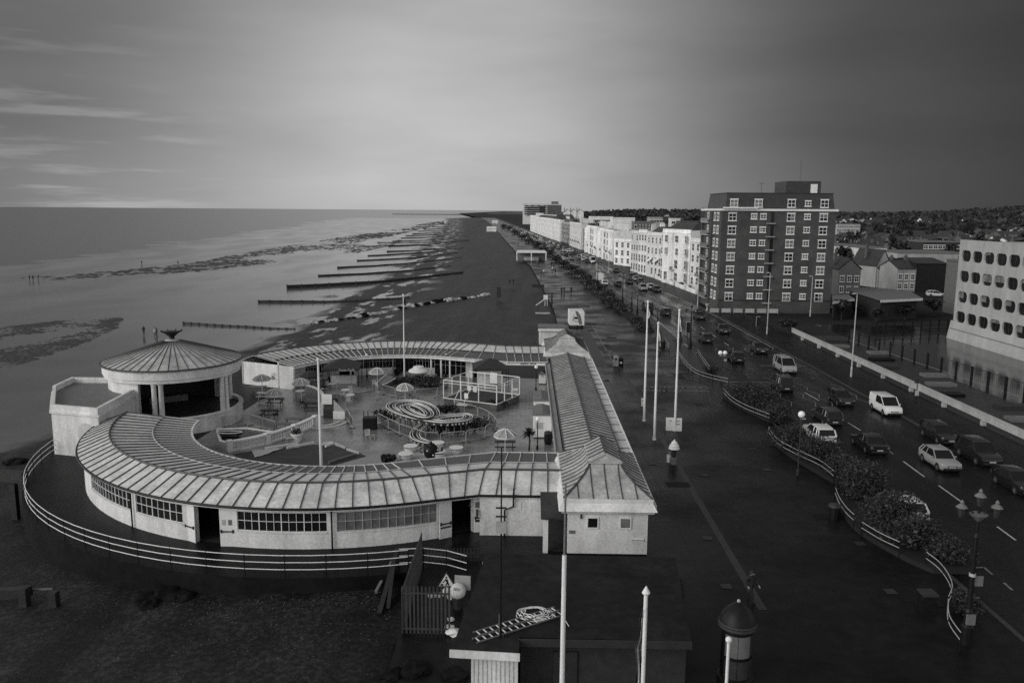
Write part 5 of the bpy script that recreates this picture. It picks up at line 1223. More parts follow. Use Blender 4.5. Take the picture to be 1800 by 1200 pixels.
abox((1177.5, 757), 'pale menu board left of the right promenade flagpole', ['ICE', 'I', 'CREAM']); abox((1191.5, 758), 'pale menu board right of the right promenade flagpole', ['FISH', 'AND', 'CHIPS']); abox((1131, 714), 'small grey board beside the left promenade flagpole', ['TEAS', 'OPEN'], .45, .85)
t = T('ice_cream_cone', 'giant white topped ice cream cone on the promenade', 'display cone', at(1184, 815)); b = MB(); b.lathe(0, 0, [(.12, .55), (.22, 1.15), (.3, 1.25)], 12); b.build('wafer', dgrey, t, world=False)
b = MB(); b.lathe(0, 0, [(.3, 1.24), (.46, 1.3), (.42, 1.44), (.36, 1.46), (.4, 1.54), (.33, 1.66), (.27, 1.68), (.28, 1.76), (.18, 1.9), (.1, 1.94), (.02, 2.1)], 16); b.build('ice_cream', white, t, world=False, smooth=True); MB().lathe(0, 0, [(.3, 0), (.3, .5), (.14, .56)], 10).build('base', mgrey, t, world=False); 
t = T('small_bin', 'small white drum at the foot of the giant cone', 'bin', at(1175.5, 812)); MB().lathe(0, 0, [(.17, 0), (.19, .6)], 10).build('drum', white, t, world=False); MB().lathe(0, 0, [(.2, .6), (.1, .68)], 10).build('lid', lgrey, t, world=False)
for i, (x, lab, m1) in enumerate(((1082.5, 'pale upright recycling bin left of its dark twin', concrete), (1091, 'dark bin standing right of the pale recycling bin', black))):
    t = T('recycling_bin', lab, 'bin', at(x, 643)); b = MB(); b.bx(-.32, -.3, 0, .32, .3, 1.25 if i == 0 else .95); b.build('body', m1, t, world=False); MB().lathe(0, -.0, [(.36, 1.25 if i == 0 else .95), (.3, 1.38 if i == 0 else 1.1), (.02, 1.42 if i == 0 else 1.16)], 12).build('lid', m1, t, world=False)
    z = .95 if i == 0 else .5; MB().box((0, -.31, z), (.3, .03, .22)).build('opening' if i == 0 else 'notice', black if i == 0 else white, t, world=False)
t = T('litter_bin', 'dark square litter bin near the bottom right railing', 'bin', at(1628, 1075)); MB().bx(-.35, -.35, 0, .35, .35, 1.0).build('body', black, t, world=False); MB().bx(-.38, -.38, 1.0, .38, .38, 1.12).build('lid', dgrey, t, world=False)
for px, lab in (((1466, 912), 'dark litter bin half way along the planted railing'), ((1165, 610), 'dark litter bin at the crossing end of the railing'), ((1192, 612), 'dark litter bin behind the right promenade flagpole')):
    t = T('litter_bin', lab, 'bin', at(*px)); MB().lathe(0, 0, [(.36, 0), (.4, .9)], 10).build('body', black, t, world=False); MB().lathe(0, 0, [(.44, .9), (.36, 1.05), (.02, 1.15)], 10).build('lid', dgrey, t, world=False)
# sea food trailer and feather flag
p = at(1014, 576); t = T('trailer_kiosk', 'white food trailer with a crab picture on its end', 'trailer', p, R(1))
b = MB(); b.bx(-1.3, 0, .45, 1.3, 4.6, 2.75); b.build('body', white, t, world=False); b = MB(); b.loft([[(-1.32, -.02, 2.7), (1.32, -.02, 2.7), (1.32, 4.62, 2.7), (-1.32, 4.62, 2.7)], [(-1.25, .1, 2.9), (1.25, .1, 2.9), (1.25, 4.5, 2.9), (-1.25, 4.5, 2.9)]]); b.build('roof', white2, t, world=False)
for x in (-1.15, 1.15): b = MB(); b.v = []; b.lathe(0, 0, [(.3, -.1), (.3, .1)], 12); b.v = [(x + z, 2.3 + X, .3 + Y) for X, Y, z in b.v]; b.build('wheel', tyre, t, world=False)
b = MB(); b.bx(-.06, -1.0, .4, .06, 0, .5); b.cyl(0, -.95, 0, .5, .05, n=6); b.build('drawbar', black, t, world=False)
b = MB(); yy = -.012; disc = lambda cx, cz, rx, rz: b.add([(cx + rx * math.cos(a * .524), yy, cz + rz * math.sin(a * .524)) for a in range(12)], [list(range(12))])
disc(-.15, 1.75, .38, .2)
for s in (-1, 1):
    for i in range(3): b.tube([(-.15 + s * .3, yy, 1.68 - .05 * i), (-.15 + s * (.55 + .04 * i), yy, 1.72 - .13 * i), (-.15 + s * (.58 + .03 * i), yy, 1.58 - .15 * i)], .02, 4)
    b.tube([(-.15 + s * .3, yy, 1.85), (-.15 + s * .5, yy, 2.02), (-.15 + s * .32, yy, 2.2)], .05, 4)
b.build('crab_picture', black, t, world=False)
for s, z, sz in (('CRAB & LOBSTER', 1.25, .2), ('FRESH DAILY', 1.02, .13)):
    o = bpy.data.objects.new('lettering', textmesh(s, sz, black)); COL.objects.link(o); o.parent = t; o.location = (0, -.015, z); o.rotation_euler = (R(90), 0, 0)
p = at(1020, 580); t = T('feather_flag', 'dark curved feather flag in front of the food trailer', 'flag', p); pts = bez([(.3, 0, 0), (.25, 0, 1.2), (0, 0, 2.4), (-.5, 0, 3.2), (-.95, 0, 3.3)], 5)
MB().tube(pts, .03, 5).build('pole', black, t, world=False); b = MB(); pts = bez([(.27, -.03, 1.0), (0, -.03, 2.4), (-.5, -.03, 3.17), (-.9, -.03, 3.27)], 6); q = bez([(-.2, -.04, .95), (-.5, -.04, 2.0), (-.8, -.04, 2.8), (-.92, -.04, 3.2)], 6); b.loft([[a, c, c + Vector((0, .02, 0)), a + Vector((0, .02, 0))] for a, c in zip(pts, q)]); b.build('sail', mgrey, t, world=False)
t = T('lifeguard_chair', 'white ramped look-out chair on the shingle', 'chair', at(957, 537)); MB().beam((-1.9, 0, 0), (0, 0, 1.4), .5, .1).build('ramp', white, t, world=False); MB().bx(-.2, -.4, 1.35, .7, .4, 2.3).build('seat', white, t, world=False)
for x in (.1, .6): MB().bx(x - .05, -.3, 0, x + .05, .3, 1.35).build('leg', white, t, world=False)
p = at(954, 546); tag(MB().box((0, 0, .15), (3.0, .3, .3)).build('beach_board', lgrey), 'long pale board lying on the shingle below the look-out chair', 'board').location = zb(p) + Vector((0, 0, .1))
t = T('dark_banner', 'tall dark narrow banner standing on the shingle', 'flag', zb(at(874, 521)) ); MB().cyl(0, 0, 0, 3.4, .05, n=6).build('pole', black, t, world=False); MB().bx(0, -.03, .8, .9, .03, 3.3).build('sail', dgrey, t, world=False)
t = T('wooden_post', 'dark post at the promenade edge beside the look-out chair', 'post', at(970, 536)); MB().bx(-.15, -.15, 0, .15, .15, 2.6).build('shaft', timber, t, world=False); MB().bx(-.2, -.2, 2.6, .2, .2, 2.7).build('cap', timber, t, world=False)
t = T('beach_hut', 'small dark roofed hut with white fascia behind the far pavilion roof', 'hut', at(975, 606)); MB().bx(-2.4, 0, 0, 1.4, 3.5, 2.5).build('wall', white2, t, world=False); MB().bx(-2.6, -.3, 2.5, 1.6, 3.8, 2.75).build('roof', mgrey, t, world=False); MB().bx(-2.6, -.36, 2.2, 1.6, -.3, 2.55).build('fascia', white, t, world=False)
t = T('bench', 'dark bench at the edge of the promenade', 'bench', at(946, 508)); MB().bx(-1.6, -.3, .42, 1.6, .3, .5).build('seat', timber, t, world=False); MB().bx(-1.6, .25, .5, 1.6, .35, 1.2).build('backrest', timber, t, world=False)
for x in (-1.4, 0, 1.4): MB().bx(x - .05, -.3, 0, x + .05, .3, .42).build('leg', black, t, world=False)
# promenade shelter
p = at(934, 458); t = T('seafront_shelter', 'long white open shelter with flat roof beyond the trailer', 'shelter', p); wsh = 6.3
b = MB(); b.add([(-wsh, -1, 3.6), (wsh, -1, 3.6), (wsh - .6, 4, 4.1), (-wsh + .6, 4, 4.1), (-wsh, -1, 3.2), (wsh, -1, 3.2), (wsh - .6, 4, 3.8), (-wsh + .6, 4, 3.8)], [[0, 1, 2, 3], [7, 6, 5, 4], [0, 4, 5, 1], [1, 5, 6, 2], [2, 6, 7, 3], [3, 7, 4, 0]]); b.build('roof', white, t, world=False)
for x in (-wsh + .3, 0, wsh - .3): MB().bx(x - .2, -.9, 0, x + .2, -.5, 3.3).build('column', white, t, world=False)
MB().bx(-wsh + .6, 3, 0, wsh - .6, 3.2, 3.8).build('back_wall', mgrey, t, world=False); MB().bx(-3.2, 1.5, 0, 3, 2.2, 1.4).build('counter', concrete, t, world=False)
o = bpy.data.objects.new('lettering', textmesh('COFFEE', 1.0, black)); COL.objects.link(o); o.parent = t; o.location = (-.6, 2.98, 2.5); o.rotation_euler = (R(90), 0, 0)
# lamp columns
def ornate(p, h, lab, arms=True, sc=1.0):
    t = T('lantern_column', lab, 'lamp post', p, 0, 'ornate lantern columns'); s = sc
    b = MB(); b.lathe(0, 0, [(.28 * s, 0), (.28 * s, .9), (.2 * s, 1.0), (.16 * s, 1.6), (.2 * s, 1.66), (.13 * s, 1.8), (.09 * s, h * .72), (.14 * s, h * .73), (.08 * s, h * .76), (.06 * s, h - .5)], 12); b.build('shaft', black, t, world=False)
    def lantern(x, z):
        L_ = MB(); L_.lathe(x, 0, [(.1 * s, z), (.2 * s, z + .45), (.23 * s, z + .47)], 6); l = L_.build('lantern', dgrey, t, world=False)
        c = MB(); c.lathe(x, 0, [(.27 * s, z + .47), (.2 * s, z + .55), (.07 * s, z + .66), (.1 * s, z + .72), (.02, z + .84)], 8); c.build('cap', mgrey, l, world=False)
    lantern(0, h - .45)
    if arms:
        b = MB()
        for q in (-1, 1):
            b.tube(bez([(0, 0, h - 1.3), (q * .3, 0, h - .75), (q * .75, 0, h - .7), (q * .8, 0, h - .95), (q * .82, 0, h - 1.0)], 4), .035, 5); lantern(q * .82, h - 1.0)
        b.build('arm', black, t, world=False)
        b = MB(); b.lathe(0, 0, [(.08, h - 1.2), (.4, h - .88), (.42, h - .84), (.1, h - .8)], 10); b.build('collar', mgrey, t, world=False)
    return t
t = ornate(at(1697, 1130), 7.4, 'tall dark lantern column with three lanterns at the bottom right'); MB().box((.32, 0, 3.2), (.42, .05, .5)).build('notice', mgrey, t, world=False); MB().box((0, -.24, 1.35), (.4, .12, .5)).build('control_box', mgrey, t, world=False); MB().cyl(0, 0, 3.45, 3.6, .15, n=10).build('band', lgrey, t, world=False)
ornate(at(1213, 614), 6.7, 'dark three lantern column at the crossing'); ornate(at(1094, 534), 7, 'dark lantern column beside the planting, beyond the flagpoles'); ornate(at(1050.5, 500), 7, 'dark lantern column near the white parked van')
for (bx_, by, tx, ty, lab) in ((1155, 586, 1156, 541, 'slim dark lamp post between the left and middle flagpoles'), (1120, 553, 1121, 518, 'slim dark lamp post beyond the planting end'), (1110, 545, 1109, 512, 'slim dark lamp post just left of the other slim one')):
    p, h = poleat(bx_, by, tx, ty); ornate(p, h, lab, False, .8)
def twin(p, h, lab, n):
    t = T('globe_lamp', lab, 'lamp post', p, 0, 'globe lamps along the planting'); MB().lathe(0, 0, [(.12, 0), (.12, .4), (.06, .5), (.05, h - .3)], 8).build('post', dgrey, t, world=False)
    b = MB(); b.beam((-.35 if n > 1 else -.05, 0, h - .35), (.35, 0, h - .35), .07, .09); b.build('bracket', concrete, t, world=False); MB().box((.3, -.2, h - .85), (.3, .12, .22)).build('floodlight', concrete, t, world=False)
    for x in ((-.28, .28) if n > 1 else (0,)): MB().sph((x, 0, h), .27, 14, 9).build('globe', globe, t, world=False)
p, h = poleat(1268, 672, 1270, 620); twin(p, h, 'twin globe lamp behind the curving railing', 2); p, h = poleat(1402, 835, 1404, 728); twin(p, h, 'single globe lamp rising from the planting', 1)
def streetlight(p, h, lab, rz=0.0):
    t = T('street_light', lab, 'street light', p, rz, 'tall street lights'); MB().lathe(0, 0, [(.13, 0), (.13, 1.2), (.09, 1.3), (.06, h)], 8).build('pole', lgrey, t, world=False); MB().beam((0, 0, h), (-.5, 0, h + .06), .06, .06).build('arm', lgrey, t, world=False); b = MB(); b.lathe(0, 0, [(.04, .12), (.2, .04), (.26, -.02), (.2, -.06)], 8); b.v = [(x * 1.6 - .35, y * .7, z + h + .05) for x, y, z in b.v]; b.build('head', concrete, t, world=False)
for (bx_, by, tx, ty, lab) in ((1496, 662, 1504, 517, 'tall street light in front of the white rail wall'), (1348, 587, 1352, 480, 'tall street light in front of the brick tower'), (1226, 541, 1237, 447, 'tall street light left of the brick tower'), (1424, 556, 1428, 486, 'thin street light at the right part of the brick tower'), (1207, 505, 1208, 472, 'thin street light before the white terrace gardens'), (1163, 494, 1164, 465, 'thin street light at the terrace corner'), (1029, 452, 1030, 425, 'distant street light on the near kerb'), (1070, 480, 1071, 440, 'distant street light by the white van')):
    p, h = poleat(bx_, by, tx, ty); streetlight(p, h, lab, 0 if bx_ > 1100 else R(180))
# railings with planting along the kerb
RL = [([(1193, 622), (1205, 640), (1222, 655), (1250, 665), (1280, 672)], 'curving railing from the crossing to the twin globe lamp'), ([(1226, 618), (1236, 634), (1247, 650)], 'short straight railing behind the curving one'), ([(1271, 690), (1285, 705), (1310, 720), (1352, 737)], 'railing below the first big shrub mass'), ([(1350, 762), (1365, 782), (1395, 800), (1440, 822), (1465, 842)], 'railing below the single globe lamp'),
      ([(1467, 872), (1474, 890), (1486, 908), (1500, 922)], 'short railing in front of the tall bush'), ([(1513, 935), (1545, 955), (1580, 972)], 'railing under the roundest bush'), ([(1626, 990), (1648, 1008), (1664, 1030), (1671, 1052), (1664, 1072)], 'railing bending at the lowest bush'), ([(1664, 1076), (1664, 1098), (1670, 1115), (1686, 1138)], 'railing beside the big lantern column'), ([(1168, 598), (1177, 610)], 'tiny railing by the left crossing bin')]
for px, lab in RL:
    P = [at(x, y + 8) for x, y in px]; railing('kerb_railing', lab, bez(P, 5), (.62, 1.0), 2.4, black, lgrey, .024, 1.0, 'railings along the planting')
b = MB()
for (pp, ww) in (([(1271, 692), (1310, 715), (1352, 735)], 2.6), ([(1350, 765), (1395, 800), (1465, 842)], 2.6), ([(1467, 870), (1500, 922), (1580, 972), (1640, 1000)], 2.4), ([(1040, 508), (1075, 530), (1130, 575)], 2)):
    P = bez([at(x, y + 8) for x, y in pp], 5)
    b.loft([[q, q + Vector((ww, 0, 0)), q + Vector((ww, 0, .3)), q + Vector((0, 0, .3))] for q in P])
struct(b, 'planting_bed', groundm)
for (x, y, rad, n, lab) in [(1298, 700, (1.9, 2.2, .9), 2600, 'spreading dark shrub behind the railing, by the twin globes'), (1325, 712, (2.0, 2.6, 1.0), 3000, 'wide dark shrub between the twin globes and the single globe'), (1350, 735, (1.5, 1.8, .7), 1800, 'low dark shrub at the end of the upper railing'), (1385, 785, (1.8, 2.2, .9), 2600, 'dark shrub left of the single globe lamp'), (1432, 808, (2.0, 2.3, .9), 2800, 'dark shrub right of the single globe lamp'), (1462, 835, (1.6, 1.8, .8), 2000, 'dark shrub where the second railing ends'),
                         (1510, 880, (1.9, 1.7, 1.3), 3200, 'tall ragged bush in front of the parked black car'), (1550, 935, (1.8, 1.6, 1.2), 3200, 'roundest bush, hiding the white car'), (1600, 965, (1.9, 1.5, 1.0), 2800, 'dark bush right of the roundest one'), (1645, 985, (1.3, 1.3, .7), 1600, 'lowest dark bush at the bend of the railing'), (1690, 1075, (.9, 1.0, .5), 900, 'small plants behind the railing at the lantern column'), (1235, 650, (1.2, 1.4, .35), 900, 'low plants behind the crossing railing')]:
    bush('shrub', at(x + 14, y + 4), (rad[0] * 1.25, rad[1] * 1.25, rad[2] * 1.35), int(n * 1.5), .08, lab, 'shrubs along the near kerb', 'shrub', 7)
for i, (x, y, rx, rz_) in enumerate([(1135, 577, 2.2, .6), (1120, 566, 1.8, .6), (1093, 548, 2.2, 1.0), (1080, 538, 2.4, 1.2), (1066, 526, 2.5, 1.4), (1052, 514, 2.6, 1.5), (1040, 505, 2.6, 1.4), (1028, 494, 2.6, 1.3), (1015, 486, 2.8, 1.4), (1003, 478, 3, 1.4), (990, 468, 3, 1.4), (978, 460, 3, 1.5), (966, 450, 3.5, 1.6), (955, 442, 3.5, 1.6), (943, 434, 4, 1.8), (930, 427, 4, 1.8), (918, 420, 4.5, 2), (905, 412, 5, 2.2), (895, 405, 6, 3.0), (885, 402, 6, 3.2)]):
    bush('kerb_shrub', at(x, y), (rx, rx * 2, rz_), 700, .16 + .012 * i, '%s kerbside shrub of the far planting, counted from the flagpoles' % ORD[i], 'far shrubs along the near kerb', 'shrub', 5)
def atx(x, y, X):
    d = ray(x, y); t = X / d.x
    return Vector((X, d.y * t, H + d.z * t))
def proj(P):
    d = Vector(P) - Vector((0, 0, H)); q = Vector((d.dot(right), d.dot(up_), d.dot(fwd)))
    return CX + F * q.x / q.z, CY - F * q.y / q.z
# ------------------------------------------------------------------ vehicles
KINDS = {  # length, width, height, bonnet height, wheelbase; profile points as fractions: bonnet end, screen top, roof end, tail base; tail height
    'hatch': (4.1, 1.74, 1.46, .86, 2.52, .30, .46, .86, .985, .95), 'saloon': (4.6, 1.78, 1.43, .84, 2.7, .30, .46, .74, .86, .92),
    'estate': (4.6, 1.78, 1.5, .85, 2.7, .28, .44, .92, .985, .95), 'suv': (4.5, 1.86, 1.74, 1.02, 2.65, .26, .40, .92, .985, 1.05),
    'van': (4.4, 1.8, 1.82, 1.0, 2.68, .20, .38, .97, .985, 1.1), 'mpv': (4.8, 1.9, 1.95, 1.05, 2.9, .16, .33, .95, .985, 1.1), 'bigvan': (5.4, 2.0, 2.45, 1.15, 3.2, .15, .27, .98, .985, 1.2)}
wheel_me = {}
def wheel_meshes(r):
    if r not in wheel_me:
        b = MB(); b.lathe(0, 0, [(r * .6, -.1), (r * .92, -.11), (r, -.07), (r, .07), (r * .92, .11), (r * .6, .1)], 18, False); b.v = [(z, x, y) for x, y, z in b.v]; ty = b.mesh('tyre', tyre, True)
        b = MB(); b.lathe(0, 0, [(.02, .07), (r * .2, .085), (r * .58, .1), (r * .62, .09)], 14, False); b.lathe(0, 0, [(.02, -.07), (r * .2, -.085), (r * .58, -.1), (r * .62, -.09)], 14, False)
        b.m = 1
        for k in range(5): a = k * 1.2566; b.beam((r * .1 * math.cos(a), r * .1 * math.sin(a), .103), (r * .55 * math.cos(a), r * .55 * math.sin(a), .108), r * .2, .02); b.beam((r * .1 * math.cos(a), r * .1 * math.sin(a), -.103), (r * .55 * math.cos(a), r * .55 * math.sin(a), -.108), r * .2, .02)
        b.v = [(z, x, y) for x, y, z in b.v]; wheel_me[r] = (ty, b.mesh('rim', [dgrey, rim]))
    return wheel_me[r]
def make_car(kind, paint_):
    """front at -Y; the length axis is Y"""
    Ln, W, Ht, zb_, wb, fb, fs, fr, ft, zt = KINDS[kind]; w2 = W / 2; y0 = -Ln / 2
    t = T('car', '', 'van' if kind in ('van', 'bigvan') else 'car', (0, 0, 0)); Y = lambda f: y0 + f * Ln
    zs = .22; stv = kind in ('van', 'bigvan')
    st = [(0, .80, .62, .42), (.012, .90, .70, .30), (.05, .96, zb_ * .86, .22), (fb * .5, .99, zb_ * .95, zs), (fb, 1, zb_, zs), (.5, 1, lerp(zb_, zt, .5), zs), (ft - .08, 1, zt, zs), (.975, .97, zt * .98, .26), (1.0, .92, zt * .93, .36)]
    b = MB(); rings = []
    for f, k, z, lo in st:
        w_ = w2 * k; zm = min(z - .05, .62)
        rings.append([(-w_ * .9, Y(f), lo), (-w_, Y(f), lo + .14), (-w_ * 1.0, Y(f), zm), (-w_ * .965, Y(f), z - .03), (-w_ * .86, Y(f), z), (w_ * .86, Y(f), z), (w_ * .965, Y(f), z - .03), (w_ * 1.0, Y(f), zm), (w_, Y(f), lo + .14), (w_ * .9, Y(f), lo)])
    b.loft(rings)
    # roof panel and pillars in body colour
    wr = w2 * (.80 if not stv else .88); top = Ht; cr = .05
    def rw(f, k=1.0): return [(-wr * k, Y(f), top - cr), (-wr * .7 * k, Y(f), top), (wr * .7 * k, Y(f), top), (wr * k, Y(f), top - cr), (wr * .9 * k, Y(f), top - cr - .05), (-wr * .9 * k, Y(f), top - cr - .05)]
    fm = (fs + fr) / 2
    sh = lambda R_, dz: [(x, y, z - dz) for x, y, z in R_]
    b.loft([sh(rw(fs, .96), .05), rw(fs + .06), rw(fm), rw(fr - .05), sh(rw(fr, .95), .06)])
    zbelt = lambda f: interp([(a, z) for a, k, z, lo in st], f)
    for s in (-1, 1):
        P = lambda f, k, z: Vector((s * w2 * k, Y(f), z))
        R_ = lambda f: Vector((s * wr * .97, Y(f), top - cr - .03))
        b.beam(P(fb - .01, .9, zb_ - .02), R_(fs), .06, .07); b.beam(P(fm + .02, .93, zbelt(fm) - .02), R_(fm), .08, .05); b.beam(P(ft - .005, .9, zt - .05), R_(fr), .1, .1)
        if kind in ('estate', 'suv', 'mpv', 'hatch'): b.beam(P(lerp(fm, ft, .62), .93, zt - .03), R_(lerp(fm, fr, .62)), .08, .08)
        if stv: b.loft([[P(f, .94, zbelt(f) - .05), P(f, .985, zbelt(f) - .05), R_(min(f, fr)) + Vector((s * .02, 0, 0)), R_(min(f, fr)) - Vector((s * .05, 0, 0))] for f in (fm - .04, ft)])
        b.box((s * (w2 + .07), Y(fb + .06), zb_ + .08), (.16, .09, .12))      # mirrors
    if stv: b.loft([[(-w2 * .9, Y(ft), zt - .05), (w2 * .9, Y(ft), zt - .05), (wr * .95, Y(fr), top - cr), (-wr * .95, Y(fr), top - cr)], [(-w2 * .9, Y(ft) + .02, zt - .05), (w2 * .9, Y(ft) + .02, zt - .05), (wr * .95, Y(fr) + .02, top - cr), (-wr * .95, Y(fr) + .02, top - cr)]])
    if kind == 'suv' or kind == 'estate':
        for s in (-1, 1): b.tube([(s * wr * .8, Y(fs + .08), top + .02), (s * wr * .8, Y(fs + .1), top + .06), (s * wr * .8, Y(fr - .06), top + .06), (s * wr * .8, Y(fr - .04), top + .02)], .022, 5)
    b.build('body', paint_, t, world=False, smooth=True)
    # glasshouse
    g = MB(); k1, k2 = .955, .93
    lo = [(fb - .015, .84), (fb + .05, .92), (fm, .935), (ft - .1, .93), (ft - .012, .86)]; hi = [(fs, .86), (fs + .03, .95), (fm, .975), (fr - .05, .96), (fr, .90)]
    rings = []
    for (fa, ka), (fc, kc) in zip(lo, hi): rings.append([(-w2 * ka, Y(fa), zbelt(min(fa, ft)) - .04), (w2 * ka, Y(fa), zbelt(min(fa, ft)) - .04), (wr * kc, Y(fc), top - cr - .03), (-wr * kc, Y(fc), top - cr - .03)])
    g.loft(rings); g.build('windows', glass, t, world=False)
    # bumpers, grille, plates
    d = MB(); d.bx(-w2 * .78, Y(0) - .02, .30, w2 * .78, Y(0) + .1, .42); d.bx(-w2 * .45, Y(0) - .015, .5, w2 * .45, Y(0) + .06, .6); d.build('bumper', dgrey, t, world=False); d = MB(); d.bx(-w2 * .8, Y(1) - .1, .3, w2 * .8, Y(1) + .015, .42); d.build('rear_bumper', dgrey, t, world=False)
    MB().bx(-w2 * .86, Y(.04), .1, w2 * .86, Y(.96), .3).build('shadow_slab', black, t, world=False)  # black slab added under the car to deepen its contact shadow
    for yy, s in ((Y(0) - .03, 'f'), (Y(1) + .012, 'r')): MB().bx(-.26, yy, .44, .26, yy + .018, .55).build('number_plate', lgrey, t, world=False)
    for s in (-1, 1):
        b = MB(); b.add([(s * w2 * .48, Y(.004), .58), (s * w2 * .84, Y(.02), .60), (s * w2 * .9, Y(.045), .74), (s * w2 * .55, Y(.028), .70)], [[0, 1, 2, 3] if s > 0 else [3, 2, 1, 0]]); b.v = [(x, y - .02, z) for x, y, z in b.v]; b.build('headlight', lampw, t, world=False)
        MB().box((s * w2 * .8, Y(.998), zt * .78), (.2, .05, .2)).build('tail_light', rlamp, t, world=False)
    r = .31 if kind in ('hatch', 'saloon', 'estate', 'van') else .35; ty, rm = wheel_meshes(r)
    for yy in (-wb / 2 - Ln * .01, wb / 2 - Ln * .01):
        for s in (-1, 1):
            k = child(ty, 'wheel', t, (s * (w2 - .10), yy, r)); child(rm, 'rim', k)
            c = MB(); c.lathe(0, 0, [(.02, 0), (r * 1.15, 0)], 14, False, 0, math.pi); c.v = [(s * (w2 + .004), yy + x, r * .98 + y) for x, y, z in c.v]; c.build('wheel_arch', black, t, world=False)
    return t
CARS = {}
def car(kind, pm, p, rz, lab, grp):
    key = (kind, pm.name)
    if key not in CARS: CARS[key] = make_car(kind, pm); t = CARS[key]; t.location = p; t.rotation_euler.z = rz; tag(t, lab, None, grp); t['category'] = 'van' if 'van' in kind else 'car'; return t
    return dup(CARS[key], p, rz, lab, None, grp)
RZ = -.12
near = [('van', car_white, (1556, 724), 0, 'white panel van driving towards the camera in the far lane'), ('hatch', car_black, (1477, 708), 0, 'black hatchback following the white panel van with bright headlights'), ('hatch', car_silver, (1651, 818), 0, 'silver hatchback driving towards the camera ahead of the white panel van'), ('estate', car_black, (1650, 772), 0, 'dark estate with roof rails parked at the far kerb behind the silver hatchback'),
        ('suv', car_black, (1718, 808), 0, 'dark off-roader parked between the dark estate and the right edge'), ('hatch', car_black, (1785, 858), 0, 'black car cut by the right edge of the photo'), ('estate', car_dark, (1453, 740), math.pi, 'dark estate driving away beside the white panel van'), ('saloon', car_black, (1527, 788), math.pi, 'black saloon driving away in the near lane, right of the tall ragged bush'),
        ('suv', car_dark, (1373, 683), math.pi, 'dark off-roader driving away just past the silver people carrier'), ('mpv', car_silver, (1379, 652), 0, 'silver people carrier driving towards the camera near the crossing'), ('saloon', car_black, (1333, 618), 0, 'low black saloon at the far kerb behind the silver people carrier'), ('hatch', car_black, (1293, 634), math.pi, 'black hatchback waiting in the near lane beside the zigzag marks'),
        ('hatch', car_dark, (1240, 600), math.pi, 'dark hatchback driving away over the crossing, right of the lantern column'), ('saloon', car_dark, (1270, 584), 0, 'dark saloon with lights on in front of the tower entrance'), ('hatch', car_dark, (1229, 560), 0, 'dark car with headlights on in the far lane left of the tower'), ('hatch', car_dark, (1170, 553), math.pi, 'dark car driving away between the flagpoles tops'),
        ('hatch', car_white, (1587, 905), math.pi, 'white car hidden behind the roundest bush'), ('estate', car_white, (1438, 772), math.pi, 'white car whose roof shows above the shrub by the single globe lamp'), ('mpv', car_black, (1138, 546), math.pi, 'black people carrier behind the left flagpole top'),
        ('suv', car_silver, (1130, 510), 0, 'silver off-roader driving towards the camera before the white terrace'), ('hatch', car_white, (1144, 508), 0, 'white hatchback parked against the terrace garden wall'), ('estate', car_dark, (1154, 512), 0, 'dark estate parked in front of the white hatchback by the garden wall'), ('saloon', car_black, (1106, 498), 0, 'black saloon with lights in the middle of the bend'), ('saloon', car_dark, (1083, 478), 0, 'dark saloon far up the road by the terrace gap'),
        ('bigvan', car_white, (1042, 462), 0, 'large white van driving towards the camera far up the road'), ('hatch', car_white, (1030, 455), 0, 'white car following the large white van'), ('bigvan', car_white, (1053, 494), math.pi, 'white box van parked at the near kerb among the shrubs'), ('hatch', car_white, (1062, 501), math.pi, 'white hatchback parked right behind the box van'), ('hatch', car_dark, (1086, 502), math.pi, 'dark car in the near lane beside the planting'),
        ('hatch', car_silver, (1014, 468), math.pi, 'silver car parked at the near kerb beyond the shrubs'), ('saloon', car_silver, (986, 447), math.pi, 'silver saloon far up the near lane'), ('hatch', car_white, (999, 443), 0, 'white car far up in the far lane'), ('suv', car_dark, (1112, 490), 0, 'dark off-roader parked at the terrace kerb, farthest of the three'), ('hatch', car_silver, (1118, 493), 0, 'silver hatchback parked at the terrace kerb, middle of the three'), ('hatch', car_dark, (1126, 498), 0, 'dark hatchback parked at the terrace kerb, nearest of the three')]
for k, pm, px, rz, lab in near:
    p = at(px[0], px[1], -.116); car(k, pm, p, rz + head(p.y) + (RZ if False else 0), lab, 'cars on the sea front road')
r = random.Random(21); s = 330
pal_ = [car_white, car_silver, car_dark, car_black, car_grey, car_white]
i = 0
while s < 980:
    for t_, rz in ((KF - 1.1, 0), (KN + 1.1, math.pi), (30 if i % 3 == 0 else None, math.pi), (34 if i % 2 == 0 else None, 0)):
        if t_ is None or r.random() < .22: continue
        p = RD(t_, s + r.uniform(-2, 2), -.116); car(r.choice(['hatch', 'saloon', 'suv', 'estate']), r.choice(pal_), p, rz + head(s), 'small parked or queuing car in the distant line along the sea front road', 'distant cars along the sea front')
    s += 6.5 + .012 * (s - 300); i += 1
